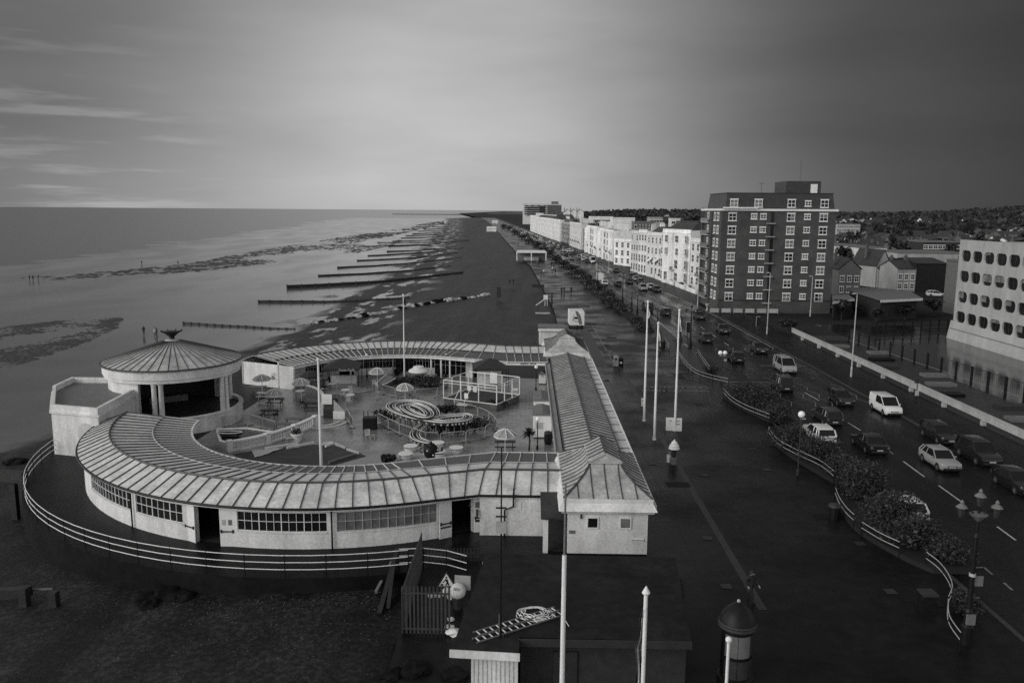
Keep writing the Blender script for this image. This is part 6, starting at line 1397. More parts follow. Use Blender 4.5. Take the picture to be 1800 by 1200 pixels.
# ------------------------------------------------------------------ brick tower block
FY = 169.0
tw = T('tower_block', 'dark brick nine storey block of flats with slate mansard and rooftop box', 'building', (50, 178, 0))
xl, xr_ = aty(1264, 480, FY).x, aty(1466, 440, FY).x; zt_ = aty(1360, 371, FY).z
b = MB(); b.bx(xl, FY, -.3, xr_, FY + 19, zt_); b.build('wall', brick, tw)
xa = xl - .45; b = MB(); b.bx(xa, FY + 7.6, -.3, xl, FY + 8.6, zt_); b.bx(xa, FY + 16.4, -.3, xl, FY + 17.4, zt_); b.build('side_pier', brick, tw)
b = MB(); b.bx(xl - .25, FY - .3, zt_, xr_ + .3, FY + 19.3, zt_ + .42); b.build('cornice', white, tw); b = MB(); b.bx(xl + .1, FY - .9, zt_ + .45, xl + 7, FY - .32, zt_ + .75); b.build('roof_terrace', white, tw)
zm = aty(1360, 340, FY + 1.5).z; xm0, xm1 = aty(1276, 350, FY + 1).x, xr_ - .2
b = MB(); b.loft([[(xm0, FY + .6, zt_ + .42), (xm1, FY + .6, zt_ + .42), (xm1, FY + 18, zt_ + .42), (xm0, FY + 18, zt_ + .42)], [(xm0 + .3, FY + 1.6, zm), (xm1 - .2, FY + 1.6, zm), (xm1 - .2, FY + 17, zm), (xm0 + .3, FY + 17, zm)]]); b.build('mansard', slate, tw); b = MB(); b.bx(xm0 + .2, FY + 1.5, zm, xm1, FY + 17.1, zm + .12); b.build('roof', dgrey, tw)
p0_, p1_ = aty(1382, 330, FY + 4), aty(1443, 330, FY + 4); b = MB(); b.bx(p0_.x, FY + 4, zm + .12, p1_.x, FY + 12, aty(1410, 318.5, FY + 4).z); b.build('lift_house', slate, tw); q = aty(1431, 330, FY + 4); b = MB(); b.bx(q.x - .7, FY + 3.93, zm + .2, q.x + .7, FY + 4.05, zm + 2.0); b.build('door', white, tw)
q = aty(1338, 338, FY + 6); b = MB(); b.tube([(q.x, FY + 6, zm), (q.x, FY + 6, zm + 2.4)], .04, 5); b.bx(q.x - .6, FY + 5.98, zm + 2.1, q.x + .6, FY + 6.02, zm + 2.15); b.tube([(q.x + 8, FY + 6, zm), (q.x + 8, FY + 6, zm + 7)], .03, 5); b.build('aerial', dgrey, tw)
def win_mesh(w_, h_, cols=2, rows=2, fm=None, sill=True, gl=None, sash=.5, fr=.11):
    b = MB(); x, z = w_ / 2, h_ / 2
    b.bx(-x, -.06, -z, -x + fr, .02, z); b.bx(x - fr, -.06, -z, x, .02, z); b.bx(-x + fr, -.06, -z, x - fr, .02, -z + fr); b.bx(-x + fr, -.06, z - fr, x - fr, .02, z)
    if rows > 1: b.bx(-x + fr, -.05, -z + h_ * sash - .05, x - fr, .02, -z + h_ * sash + .05)
    for c in range(1, cols): xx = -x + w_ * c / cols; b.bx(xx - .04, -.05, -z + fr, xx + .04, .02, z - fr)
    if sill: b.bx(-x - .12, -.14, -z - .12, x + .12, .02, -z); b.bx(-x - .1, -.03, z, x + .1, .02, z + .14)
    b.m = 1; b.bx(-x + fr, -.015, -z + fr, x - fr, .005, z - fr)
    return b.mesh('window', [fm or white, gl or glass])
w_big, w_sm = win_mesh(1.62, 1.55), win_mesh(1.22, 1.05); w_bigp, w_smp = win_mesh(1.62, 1.55, gl=glassp), win_mesh(1.22, 1.05, gl=glassp)
def curtained(w_, h_, a, c, e):
    me = win_mesh(w_, h_); b = MB(); b.bx(-w_ / 2 + .11 + (w_ - .22) * a, -.022, -h_ / 2 + .11 + (h_ - .22) * e, -w_ / 2 + .11 + (w_ - .22) * c, -.016, h_ / 2 - .11); n0 = len(me.vertices)
    V_ = [tuple(v.co) for v in me.vertices] + b.v; F_ = [list(p.vertices) for p in me.polygons] + [[i + n0 for i in f] for f in b.f]; I_ = [p.material_index for p in me.polygons] + [2] * len(b.f)
    o = bpy.data.meshes.new('window'); o.from_pydata(V_, [], F_)
    for m_ in (white, glass, glassp): o.materials.append(m_)
    o.polygons.foreach_set('material_index', I_); return o
BIGV = [w_big, w_big, w_bigp, curtained(1.62, 1.55, 0, 1, .6), curtained(1.62, 1.55, 0, .3, 0), curtained(1.62, 1.55, .65, 1, 0), curtained(1.62, 1.55, 0, 1, .35)]; SMV = [w_sm, w_sm, w_smp, curtained(1.22, 1.05, 0, 1, .5), curtained(1.22, 1.05, 0, .35, 0)]
r = random.Random(4)
ROWS = [(380.3, 378.5), (404, 402), (427, 424.5), (449.5, 448), (472, 471), (494.5, 493.5), (517.7, 516)]
for k in range(7):
    fz = lambda Y_: aty(1390, lerp(382, 522, k / 6), FY).z
    z = fz(0)
    for cx_t, big in ((1287.7, 1), (1325.6, 0), (1341.9, 0), (1390.6, 1), (1419.4, 0), (1448, 1)):
        x = aty(cx_t, 380, FY).x; me = r.choice(BIGV) if big else r.choice(SMV)
        child(me, 'window', tw, Vector((x, FY - .01, z + (0 if big else .12))) - tw.location)
    for yy in (3.0, 6.0, 12.4): child(r.choice(BIGV), 'window', tw, Vector((xl - .01, FY + yy, z)) - tw.location, R(-90))
    b = MB(); b.bx(xl - .9, FY + 8.7, z - 1.35, xl, FY + 16.3, z - 1.2); f = b.build('balcony', lgrey, tw); b = MB(); b.bx(xl - .88, FY + 8.8, z - 1.2, xl - .82, FY + 16.2, z - .35); b.build('balcony_front', glassp, f)
    q = aty(1357, 400, FY).x; b = MB(); b.bx(q - 1.2, FY - .8, z - 1.35, q + .5, FY, z - 1.22); b.build('ledge', lgrey, tw); b = MB(); b.bx(q - .3, FY - .03, z - 1.1, q + .35, FY, z + 1.0); b.build('landing_glass', glass, tw)
for cx_t, h_, me in ((1290, 0, w_bigp), (1333, 0, w_bigp), (1391, 0, w_big), (1420, 0, w_sm), (1449, 0, w_big)):
    child(me, 'dormer_window', tw, Vector((aty(cx_t, 356, FY + 1).x, FY + .78, zt_ + 1.55)) - tw.location)
b = MB(); b.bx(xl, FY - .12, 2.35, xr_, FY, 2.55); b.build('string_course', dgrey, tw)
for i in range(6):
    t = T('garden_barrier', '%s pale panel of the low barrier before the tower, from the left' % ORD[i].replace('nearest', 'first'), 'barrier', (xa - 1 + 2.4 * i, FY - 3.5, 0), 0, 'pale barrier panels at the tower'); MB().bx(-1, -.04, .25, 1, .04, 1.1).build('panel', lgrey if i % 2 else concrete, t, world=False)
    for x in (-.95, .95): MB().bx(x - .05, -.05, 0, x + .05, .05, 1.15).build('post', mgrey, t, world=False)
for i, x in enumerate((1243, 1268)):
    t = T('garden_urn', ['left', 'right'][i] + ' pale urn at the foot of the tower', 'urn', at(x, 546)); MB().lathe(0, 0, [(.25, 0), (.25, .5), (.14, .6)], 10).build('pedestal', concrete, t, world=False); MB().lathe(0, 0, [(.1, .6), (.4, 1.2), (.5, 1.5), (.42, 1.5), (.02, 1.4)], 12).build('bowl', concrete, t, world=False)
# traffic signals by the crossing
for bx_, by, tx, ty, lab in ((1331, 588, 1331, 556, 'traffic signal with pale backing frame in front of the tower'), (1208, 604, 1209, 565, 'traffic signal with pale frame beside the crossing lantern column')):
    p, h = poleat(bx_, by, tx, ty); t = T('traffic_signal', lab, 'traffic light', p); MB().cyl(0, 0, 0, h, .06, n=8).build('pole', dgrey, t, world=False); MB().bx(-.33, -.14, h - 1.7, .33, -.1, h).build('backing', lgrey, t, world=False); b = MB(); b.bx(-.27, -.3, h - 1.64, .27, -.14, h - .06); hd_ = b.build('head', black, t, world=False)
    for k in range(3): MB().cyl(0, 0, 0, .02, .1, n=10); c = MB(); c.lathe(0, 0, [(.02, 0), (.1, 0)], 10, False); c.v = [(x, -.305, h - .35 - .45 * k + y) for x, y, z in c.v]; c.build('lens', dgrey, hd_, world=False)
# ------------------------------------------------------------------ right hand lot
t = T('rail_wall', 'long low white rail wall on small posts along the far pavement', 'wall', (45, 100, 0)); y = 48.0
MB().bx(44.9, 46, .5, 45.05, 137, 1.15).build('rail', concrete, t); b = MB(); b.bx(44.8, 46, 1.15, 45.15, 137, 1.25); b.build('coping', concrete, t)
while y < 137: MB().bx(44.75, y - .2, 0, 45.15, y + .2, .5).build('post', concrete, t); y += 7.6
carp = mat('flooded_tarmac', .02, .12, .4, .15, spec=.5, second=(.6, .3)); carp.node_tree.nodes['Principled BSDF'].inputs['IOR'].default_value = 1.5
b = MB(); b.add([(54, 46, -.19 + .012), (71.9, 46, -.188), (71.9, 152, -.188), (54, 152, -.188)], [[0, 1, 2, 3]]); struct(b, 'car_park', carp)
b = MB(); b.add([(45.2, 46, -.186), (53.9, 46, -.186), (53.9, 138, -.186), (45.2, 138, -.186)], [[0, 1, 2, 3]]); struct(b, 'terrace_bed', palep)
r = random.Random(8)
for i in range(14):
    y = 58 + i * 5.6; b = MB(); x = 47 + (i % 3) * 2; b.bx(x, y, -.186, x + 3.2, y + 1.6, .15); tag(b.build('paving_slab', [mgrey, dgrey, pavem, mgrey][i % 4]), '%s raised slab of the terrace bed behind the white rail wall' % ORD[i], 'slab', 'raised slabs of the terrace bed')
t = T('steel_fence', 'dark steel fence with wide posts between the terrace bed and flooded lot', 'fence', (54, 100, 0))
P0, P1 = at(1492, 600, 0), at(1800, 703, 0)
for k in range(18):
    q = P0.lerp(P1, k / 13); MB().bx(q.x - .06, q.y - .22, -.2, q.x + .06, q.y + .22, 2.0).build('post', black, t)
e = P0.lerp(P1, 17 / 13)
for z in (.25, 1.9): MB().beam(P0 + Vector((0, 0, z)), e + Vector((0, 0, z)), .05, .07).build('rail', dgrey if z > 1 else mgrey, t)
b = MB()
for k in range(150): q = P0.lerp(e, k / 150); b.bx(q.x - .01, q.y - .01, .25, q.x + .01, q.y + .01, 1.9)
b.build('mesh_panel', dgrey, t)
t = T('steel_fence', 'dark steel fence across the far end of the flooded lot', 'fence', (60, 150, 0)); P0, P1 = at(1540, 585, 0), at(1665, 580, 0)
for k in range(9): q = P0.lerp(P1, k / 8); MB().bx(q.x - .1, q.y - .06, -.2, q.x + .1, q.y + .06, 2.0).build('post', black, t)
for z in (.3, 1.0, 1.9): MB().beam(P0 + Vector((0, 0, z)), P1 + Vector((0, 0, z)), .05, .08).build('rail', black, t)
t = T('sign_post', 'dark post with a small pale notice on the far pavement', 'sign', at(1610, 706)); MB().cyl(0, 0, 0, 2.6, .05, n=6).build('pole', black, t, world=False); MB().bx(-.2, -.08, .7, .2, -.05, 1.3).build('notice', lgrey, t, world=False); MB().bx(-.35, -.06, 2.1, .1, -.02, 2.3).build('arm', dgrey, t, world=False)
# white office with rounded windows
of = T('office_block', 'pale concrete office block with four rows of rounded windows', 'building', (78, 110, 0)); OX = 72.0
y_far = atx(1686, 500, OX).y; zr_ = atx(1690, 421, OX).z; P = lambda x, y: atx(x, y, OX)
rowpx = [((1703.7, 450), (1789.5, 458)), ((1700, 486), (1784.5, 497.5)), ((1695.5, 522), (1780, 537.5)), ((1692.5, 557), (1775, 575))]
za = [P(*a).z for a, c in rowpx]; cy = [P(a[0], a[1]).y for a, c in rowpx]; dy = sum((P(*a).y - P(*c).y) / 4 for a, c in rowpx) / 4; yc0 = sum(cy) / 4
ww, wh = dy * .84, (za[0] - za[1]) * .54
# facade with true openings: piers, spandrels with rounded corners, recessed glass
b = MB(); ymin = 60.0; cols = [yc0 - dy * k for k in range(int((yc0 - ymin) / dy))]
zl = [zr_] + [z for z in za]
bands = []; top_ = zr_
for z in za: bands.append((z + wh / 2, top_)); top_ = z - wh / 2
bands.append((2.8, top_))
y_lo = cols[-1] - dy / 2
for z0, z1 in bands: b.bx(OX - .45, y_lo, z0, OX + .4, y_far, z1)
for z in za:
    ys_ = [y_far] + [v for c in cols for v in (c + ww / 2, c - ww / 2)] + [y_lo]
    for i in range(0, len(ys_), 2): b.bx(OX - .44, ys_[i + 1], z - wh / 2, OX + .4, ys_[i], z + wh / 2)
    q = ww * .26
    for c in cols:
        for sy in (-1, 1):
            for sz in (-1, 1):
                cy_, cz_ = c + sy * ww / 2, z + sz * wh / 2; arc = [(cy_ - sy * q + sy * q * math.cos(a), cz_ - sz * q + sz * q * math.sin(a)) for a in [math.pi / 2 * i / 4 for i in range(5)]]
                pl = [(cy_, cz_)] + arc; b.loft([[(OX - .44, y, z_) for y, z_ in pl], [(OX + .0, y, z_) for y, z_ in pl]])
b.bx(OX + .4, y_lo, 2.8, OX + 16, y_far, zr_ - .3); b.build('wall', concrete, of)
b = MB(); b.loft([[(OX - 1.0, y, -.2), (OX + .5, y, -.2), (OX + .5, y, 2.8), (OX - .5, y, 2.8)] for y in (y_lo, y_far + .6)]); b.build('plinth', concrete, of)
r = random.Random(2); MB().beam((OX - .95, y_lo, 1.6), (OX - .95, y_far, 1.6), .05, .05).build('handrail', black, of)
for z in za:
    for c in cols:
        b = MB(); b.bx(OX - .18, c - ww / 2, z - wh / 2, OX - .14, c + ww / 2, z + wh / 2); b.m = 1; b.bx(OX - .22, c - .05, z - wh / 2, OX - .18, c + .05, z + wh / 2)
        if r.random() < .55: b.m = 2; k = r.uniform(.2, .7); b.bx(OX - .21, c - ww / 2 * r.choice((0, 1)), z + wh / 2 - wh * k, OX - .182, c + ww / 2, z + wh / 2)
        b.build('window', [glass, dgrey, glassp], of)
# low canopies and shops between tower and office
def flat_canopy(px, z, lab, edge):
    P = [at(x, y, z) for x, y in px]; c = sum(P, Vector()) / len(P); t = T('canopy_building', lab, 'building', (c.x, c.y, 0)); b = MB(); b.prism([(p.x, p.y) for p in P], z - .12, z); b.build('roof', mgrey, t)
    b = MB(); b.loft([[p, p + Vector((0, -.12, 0)), p + Vector((0, -.12, -.45)), p + Vector((0, 0, -.45))] for p in (P[0], P[1])]); b.build('fascia', edge, t); Q = [p.lerp(c, .12) for p in P]; b = MB(); b.prism([(p.x, p.y) for p in Q], -.2, z - .12); b.build('wall', dgrey, t)
flat_canopy([(1548, 527.5), (1622, 524), (1600, 512), (1560, 507), (1490, 504), (1487, 509)], 4.0, 'low building with wide pale flat roof between tower and office', white); flat_canopy([(1464, 530), (1502, 525), (1492, 518), (1462, 517)], 3.6, 'small canopy with white edge at the foot of the tower', white)
# ------------------------------------------------------------------ town houses
def house(name, p, wd, dp, eave, rise, rz, wm, rm, lab, grp=None, wins=(2, 3), chim=1, gable='x', frame=None):
    """gabled house; ridge along local x ('x') or along local y ('y': gable faces the front, -y)"""
    t = T(name, lab, 'house', p, rz, grp); b = MB(); x, y = wd / 2, dp / 2
    if gable == 'x':
        b.extx([(-y, 0), (y, 0), (y, eave), (0, eave + rise - .1), (-y, eave)], -x, x); b.build('wall', wm, t, world=False)
        b = MB(); b.extx([(-y - .3, eave - .1), (0, eave + rise), (y + .3, eave - .1), (y + .3, eave + .12), (0, eave + rise + .22), (-y - .3, eave + .12)], -x - .15, x + .15)
    else:
        b.loft([[(-x, q, 0), (x, q, 0), (x, q, eave), (0, q, eave + rise - .1), (-x, q, eave)] for q in (-y, y)]); b.build('wall', wm, t, world=False)
        b = MB(); b.loft([[(-x - .3, q, eave - .1), (0, q, eave + rise), (x + .3, q, eave - .1), (x + .3, q, eave + .12), (0, q, eave + rise + .22), (-x - .3, q, eave + .12)] for q in (-y - .15, y + .15)])
    rf = b.build('roof', rm, t, world=False)
    for k in range(chim):
        c = MB(); cx_ = (-x + .6) * (1 if k == 0 else -1); c.bx(cx_ - .35, -.4, eave + rise * .4, cx_ + .35, .4, eave + rise + 1.3)
        for q in (-.2, .2): c.cyl(cx_, q, eave + rise + 1.3, eave + rise + 1.7, .12, n=6)
        c.build('chimney', brick2, rf, world=False)
    if wins:
        rows, cols = wins; me = WIN.setdefault('h', win_mesh(1.1, 1.5))
        for i in range(rows):
            for j in range(cols): child(me, 'window', t, (-x + wd * (j + .5) / cols, -y - .01, 1.5 + i * (eave - 1.2) / max(1, rows)))
    return t
WIN = {}
GZ = -.2
def gp(x, y): return at(x, y, GZ)
house('shop_house', gp(1479, 516), 5.5, 9, 6.6, 2.6, 0, mgrey, tile, 'grey bay fronted house with a shop below, right of the tower', None, (2, 3), 1, 'y')
house('gabled_house', gp(1528, 502), 4.6, 11, 6.0, 4.4, .25, concrete, tile, 'white house with tall pointed gable and dark roof', None, (2, 1), 1, 'y'); house('cottage', gp(1548, 503), 6.5, 9, 5.2, 2.8, .05, concrete, tile, 'low white cottage beside the pointed gable house', None, (2, 3), 1); house('terrace_house', gp(1575, 510), 5.2, 9, 6.2, 1.8, .1, concrete, slate, 'white narrow house with two chimneys before the dark hall', None, (2, 3), 2)
t = house('hall', gp(1608, 508), 8, 16, 7.6, .9, 0, dark, slate, 'dark windowless hall right of the white narrow house', None, None, 0); t = T('frame_shed', 'dark shed framed by white posts right of the dark hall', 'shed', gp(1645, 512)); MB().bx(-4.2, 0, 0, 5, 12, 7).build('wall', dark, t, world=False); 
for x in (-4.2, 5): MB().bx(x - .3, -.35, 0, x + .3, -.02, 7.6).build('post', white2, t, world=False)
MB().bx(-3.9, -.35, 3.6, 4.7, -.03, 4.0).build('beam', lgrey, t, world=False); MB().bx(-4.4, -.3, 7, 5.2, 12, 7.25).build('roof', mgrey, t, world=False)
def slab_block(px, ztop, zbot, Yd, dep, mt, lab, rows=0, cols=0):
    a, c = aty(px[0], px[1], Yd), aty(px[2], px[3], Yd); t = T('flat_block', lab, 'building', ((a.x + c.x) / 2, Yd, 0)); b = MB(); b.bx(a.x, Yd, GZ, c.x, Yd + dep, a.z); b.build('wall', mt, t); b = MB(); b.bx(a.x - .2, Yd - .2, a.z, c.x + .2, Yd + dep, a.z + .3); b.build('roof', mgrey, t)
    me = WIN.setdefault('s', win_mesh(1.8, 1.5, 2, 2))
    for i in range(rows):
        for j in range(cols): child(me, 'window', t, Vector((lerp(a.x, c.x, (j + .5) / cols), Yd - .01, a.z - 1.8 - 2.9 * i)) - t.location)
slab_block((1468, 432, 1512, 440), 0, 0, 300, 25, white2, 'bright flat white building right behind the tower', 1, 6); slab_block((1512, 436, 1558, 446), 0, 0, 290, 30, white2, 'long bright white wall of the store behind the gabled houses'); slab_block((1579, 445, 1700, 452), 0, 0, 270, 20, concrete, 'long low pale store above the dark hall'); slab_block((1729, 465, 1790, 500), 0, 0, 160, 14, mgrey, 'grey plain block half hidden by the office'); slab_block((1472, 394, 1512, 401), 0, 0, 650, 20, concrete, 'distant pale row of flats right of the tower top', 2, 10); slab_block((1624, 426, 1690, 440), 0, 0, 330, 18, dgrey, 'dark flat roofed block behind the office', 2, 8)
r = random.Random(31)
def rtree(p, h, rad, lab, grp, n=240, leaf=.8, sh=None):
    key = ('tree', sh)
    if key not in WIN:
        t = T('town_tree', lab, 'tree', p, 0, grp); rr = random.Random(sh); b = MB()
        for i in range(9): a = rr.random() * 6.28; q = rr.random() * .6; b.leaves((math.cos(a) * q * 3.2, math.sin(a) * q * 3.2, 5 + rr.uniform(-1.6, 2.6)), (rr.uniform(1.2, 2), rr.uniform(1.2, 2), rr.uniform(1, 1.7)), n // 9, leaf * .5, rr)
        b.build('crown', leafm, t, world=False); b = MB(); b.tube([(0, 0, 0), (.1, 0, 2), (0, .1, 5)], [.28, .2, .08], 6)
        for k in range(5): a = k * 1.26; b.tube([(0, 0, 2.4 + .3 * k), (1.4 * math.cos(a), 1.4 * math.sin(a), 4.6 + .2 * k)], [.1, .03], 5)
        b.build('trunk', woodm, t, world=False); t.scale = (rad / 4.2, rad / 4.2, h / 8); WIN[key] = t; return t
    return dup(WIN[key], p, r.random() * 6, lab, (rad / 4.2, rad / 4.2, h / 8), grp)
def hz(x, y): return 0.0
houses_px = []
for i in range(64):
    x = r.uniform(1472, 1830); Yd = r.uniform(235, 820); X = (x - 927) / F * Yd
    p = Vector((X, Yd, GZ)); wm, rm = r.choice([(white2, tile), (brick2, tile), (mgrey, slate), (brick2, slate), (mgrey, tile), (dgrey, tile)])
    if 1468 < x < 1700 and Yd < 320: continue
    house('town_house', p, r.uniform(7, 13), r.uniform(7, 10), r.uniform(4.6, 6.2), r.uniform(2, 3.6), r.uniform(-.6, .6), wm, rm, 'small gabled house among dark trees in the town on the right', 'houses of the town on the right', (2, 3) if Yd < 420 else None, 1 if Yd < 500 else 0, r.choice('xy'))
for i in range(170):
    x = r.uniform(1472, 1840); Yd = r.uniform(200, 1000) if i > 25 else r.uniform(200, 300); X = (x - 927) / F * Yd
    if Yd < 275 and x < 1675: continue
    rtree(Vector((X, Yd, GZ)), r.uniform(6, 11), r.uniform(3, 5.5), 'dark bushy tree between the houses of the town on the right', 'trees of the town on the right', 420, 1.1, i % 4)
for (x, y, h, rad, lab) in [(1478, 562, 4, 2.6, 'dark tree at the right foot of the tower'), (1500, 556, 3, 2.4, 'low dark tree before the pale canopy'), (1540, 566, 2.6, 2.4, 'dark tree left of the far lot fence'), (1590, 562, 2.8, 2.8, 'dark tree behind the far lot fence'), (1640, 556, 3.5, 2.8, 'dark tree in front of the parked white car'), (1385, 585, 2.2, 2.4, 'dark shrub tree at the end of the white rail wall')]:
    rtree(at(x, y, GZ), h, rad, lab, 'trees round the lot', 420, 1.1, 1)
car('estate', car_white, at(1645, 521, GZ), R(75), 'white car parked by the pale block behind the lot', 'cars behind the lot'); car('hatch', car_black, at(1478, 548, GZ), R(80), 'black car parked under the small canopy', 'cars behind the lot')
# ------------------------------------------------------------------ white sea front terrace
def s_at(px, t):
    lo, hi = 60.0, 6000.0
    for _ in range(60):
        m_ = (lo + hi) / 2
        if proj(RD(t, m_, 5))[0] > px: lo = m_
        else: hi = m_
    return lo
tall = win_mesh(1.4, 2.5, 2, 2, None, True, fr=.08); mid = win_mesh(1.4, 2.0, 2, 2, fr=.08); small = win_mesh(1.2, 1.5, 2, 2, fr=.08); midp = win_mesh(1.4, 2.0, 2, 2, gl=glassp, fr=.08)
def terrace(pl, pr_, ytop, t, lab, rows, colw, wm=None, roof=None, depth=11, name='terrace_house', bow=False, endwin=False, par=.9, extra=None, gable=False, dark_frame=False, YL=None, YR=None):
    """building of the sea front between photograph columns pl (far end) and pr_ (near end); its roof line at ytop"""
    s0, s1 = s_at(pr_, t), s_at(pl, t); sm_ = (s0 + s1) / 2; a, c = RD(t, s0, 0), RD(t, s1, 0)
    if YL: a, c = aty(pr_, 450, YR), aty(pl, 450, YL); a.z = c.z = 0; s0 = YR
    d = c - a; Ln = d.length; rz = math.atan2(-d.x, d.y)
    lo, hi = 0.0, 60.0
    for _ in range(40):
        m_ = (lo + hi) / 2
        if proj(Vector((a.x, a.y, m_)))[1] > ytop: lo = m_
        else: hi = m_
    Hh = lo; root = T(name, lab, 'building', (a + c) / 2, rz, 'buildings of the sea front terrace'); wm = wm or stucco; h2 = Ln / 2
    b = MB(); b.bx(0, -h2 + .02, -.2, depth, h2 - .02, Hh - par * .5); b.build('wall', wm, root, world=False)
    b = MB(); b.bx(-.3, -h2, Hh - par - .2, .02, h2, Hh - par); b.bx(-.04, -h2, Hh - par, .25, h2, Hh); b.bx(.26, -h2, Hh - par * .5, depth, -h2 + .25, Hh - .2); b.build('cornice', wm if wm is not brick2 else lgrey, root, world=False); MB().bx(-.14, -h2, Hh * .26, .02, h2, Hh * .26 + .22).build('string_course', wm if wm is not brick2 else lgrey, root, world=False)
    if roof:
        b = MB()
        if gable: b.extx([(-h2, Hh - par), (0, Hh + 3.2), (h2, Hh - par)], .3, depth)
        else: b.loft([[(.5, -h2 + .5, Hh - par * .5), (depth, -h2 + .5, Hh - par * .5), (depth, h2 - .5, Hh - par * .5), (.5, h2 - .5, Hh - par * .5)], [(3, -h2 + 2, Hh + 1.6), (depth - 2, -h2 + 2, Hh + 1.6), (depth - 2, h2 - 2, Hh + 1.6), (3, h2 - 2, Hh + 1.6)]])
        rf = b.build('roof', roof, root, world=False)
    else:
        b = MB(); b.bx(.26, -h2 + .26, Hh - par * .5, depth, h2 - .02, Hh - par * .5 + .06); rf = b.build('roof', mgrey, root, world=False)
    rr = random.Random(int(pl))
    for k in range(max(1, int(Ln / 9))):
        y = -h2 + 1 + k * 9; b = MB(); b.bx(depth * .45, y, Hh - .5, depth * .45 + 1.6, y + .7, Hh + 1.8)
        for q in range(4): b.cyl(depth * .45 + .25 + .37 * q, y + .35, Hh + 1.8, Hh + 2.3, .13, n=6)
        b.build('chimney', wm, rf, world=False)
    n = max(1, round(Ln / colw)); fh = (Hh - par - .3) / rows
    if bow:
        nb = max(1, round(n / 3))
        for k in range(nb):
            yc_ = -h2 + Ln * (k + .5) / nb; b = MB(); rw = min(2.6, Ln / nb * .42); prof = [(yc_ + rw * math.cos(q), -1.6 * math.sin(q)) for q in [math.pi * i / 8 for i in range(9)]]
            b.prism([(x, y) for y, x in prof], -.2, Hh - par - .25); b.build('bow_front', wm, root, world=False)
    for i in range(rows):
        for j in range(n):
            if rr.random() < .04: continue
            y = -h2 + Ln * (j + .5) / n; z = fh * (i + .52) + .2; me = (tall if (i <= 1 and fh > 3.1) else mid if fh > 2.6 else small)
            if rr.random() < .25 and me is mid: me = midp
            off = -.02
            if bow:
                nb = max(1, round(n / 3)); k = int((y + h2) / (Ln / nb)); yc_ = -h2 + Ln * (k + .5) / nb; rw = min(2.6, Ln / nb * .42); u = (y - yc_) / rw
                if abs(u) < .98: off = -1.6 * math.sqrt(max(0, 1 - u * u)) - .03
            child(me, 'window', root, (off, y, z), R(-90))
    if endwin:
        for i in range(rows):
            for j in range(endwin): child(small, 'window', root, (depth * (j + .6) / (endwin + .3), -h2 + .0, fh * (i + .55)), 0)
    if extra == 'balcony':
        z = fh + .3
        for j in range(max(1, n // 2)):
            y = -h2 + Ln * (j * 2 + 1) / max(2, n); b = MB(); b.bx(-1.0, y - 1.3, z - .15, -.02, y + 1.3, z); q = b.build('balcony', lgrey, root, world=False); b = MB(); 
            for k in range(9): b.bx(-1.0, y - 1.3 + k * .325 - .02, z, -.96, y - 1.3 + k * .325 + .02, z + .9)
            b.bx(-1.02, y - 1.3, z + .86, -.94, y + 1.3, z + .92); b.leaves((-.9, y, z + .35), (.35, 1.2, .35), 40, .12, rr); b.mi = [min(1, m_) for m_ in b.mi]; b.build('balustrade', [black, leafm[0]], q, world=False)
    if extra == 'awning':
        for j in (0, 1): y = -h2 + Ln * (.3 + .4 * j); b = MB(); b.add([(-.02, y - 1.2, fh * 1.85), (-.02, y + 1.2, fh * 1.85), (-1.3, y + 1.2, fh * 1.85 - .9), (-1.3, y - 1.2, fh * 1.85 - .9), (-.02, y - 1.2, fh * 1.85 - .08), (-.02, y + 1.2, fh * 1.85 - .08), (-1.3, y + 1.2, fh * 1.85 - .98), (-1.3, y - 1.2, fh * 1.85 - .98)], [[0, 1, 2, 3], [7, 6, 5, 4], [3, 2, 6, 7], [0, 3, 7, 4], [1, 5, 6, 2]]); b.build('awning', white, root, world=False)
    return root
TT = 46.0
terrace(1214, 1240, 420, TT, 'white house with balcony partly hidden behind the brick tower', 4, 3.0, white2, extra='balcony', YL=226, YR=217)
terrace(1164, 1213, 404, TT, 'tall white four storey house with dark roof next to the tower', 4, 3.2, roof=slate, bow=True, extra='balcony', YL=243, YR=229)
terrace(1137, 1163.5, 409, TT - .8, 'white house with awnings and low hipped roof, second from the tower', 4, 3.4, white2, roof=slate, extra='awning', YL=262, YR=250); terrace(1122, 1136.5, 404, TT, 'narrow white house with tall windows left of the awnings', 4, 2.6, YL=272, YR=265); terrace(1109, 1121.5, 405, TT + .5, 'narrow white house with high parapet at the side street', 4, 2.4, cream, YL=283, YR=276)
terrace(1079, 1109, 420, TT + 1, 'lower white house with square end windows across the side street', 3, 3.2, depth=14, YL=318, YR=310)
terrace(1051, 1077.5, 404, TT - 1, 'white bow fronted terrace with dark balconies, near half', 4, 4.0, bow=True, extra='balcony'); terrace(1030, 1050.5, 398, TT - 1, 'white bow fronted terrace with dark balconies, far half', 4, 4.2, bow=True, extra='balcony')
terrace(1022, 1029.5, 398, TT, 'dark narrow house between two white terraces', 4, 4.5, brick2, slate); terrace(1001, 1021.5, 392, TT - 1, 'white four storey terrace left of the dark narrow house', 4, 4.6, white2, extra='balcony'); terrace(985, 1000.5, 391, TT, 'dark brick house farther along the terrace', 4, 5, brick2, slate)
terrace(972, 984.5, 386, TT - 1, 'pale house with plain end gable beyond the dark brick one', 4, 6, roof=tile, gable=True); terrace(944, 971.5, 384, TT - 2, 'long pale house with big dark pitched roof', 4, 6, roof=tile); terrace(932, 943.5, 379, TT - 2, 'pale flat fronted house at the foot of the distant slab block', 4, 7)
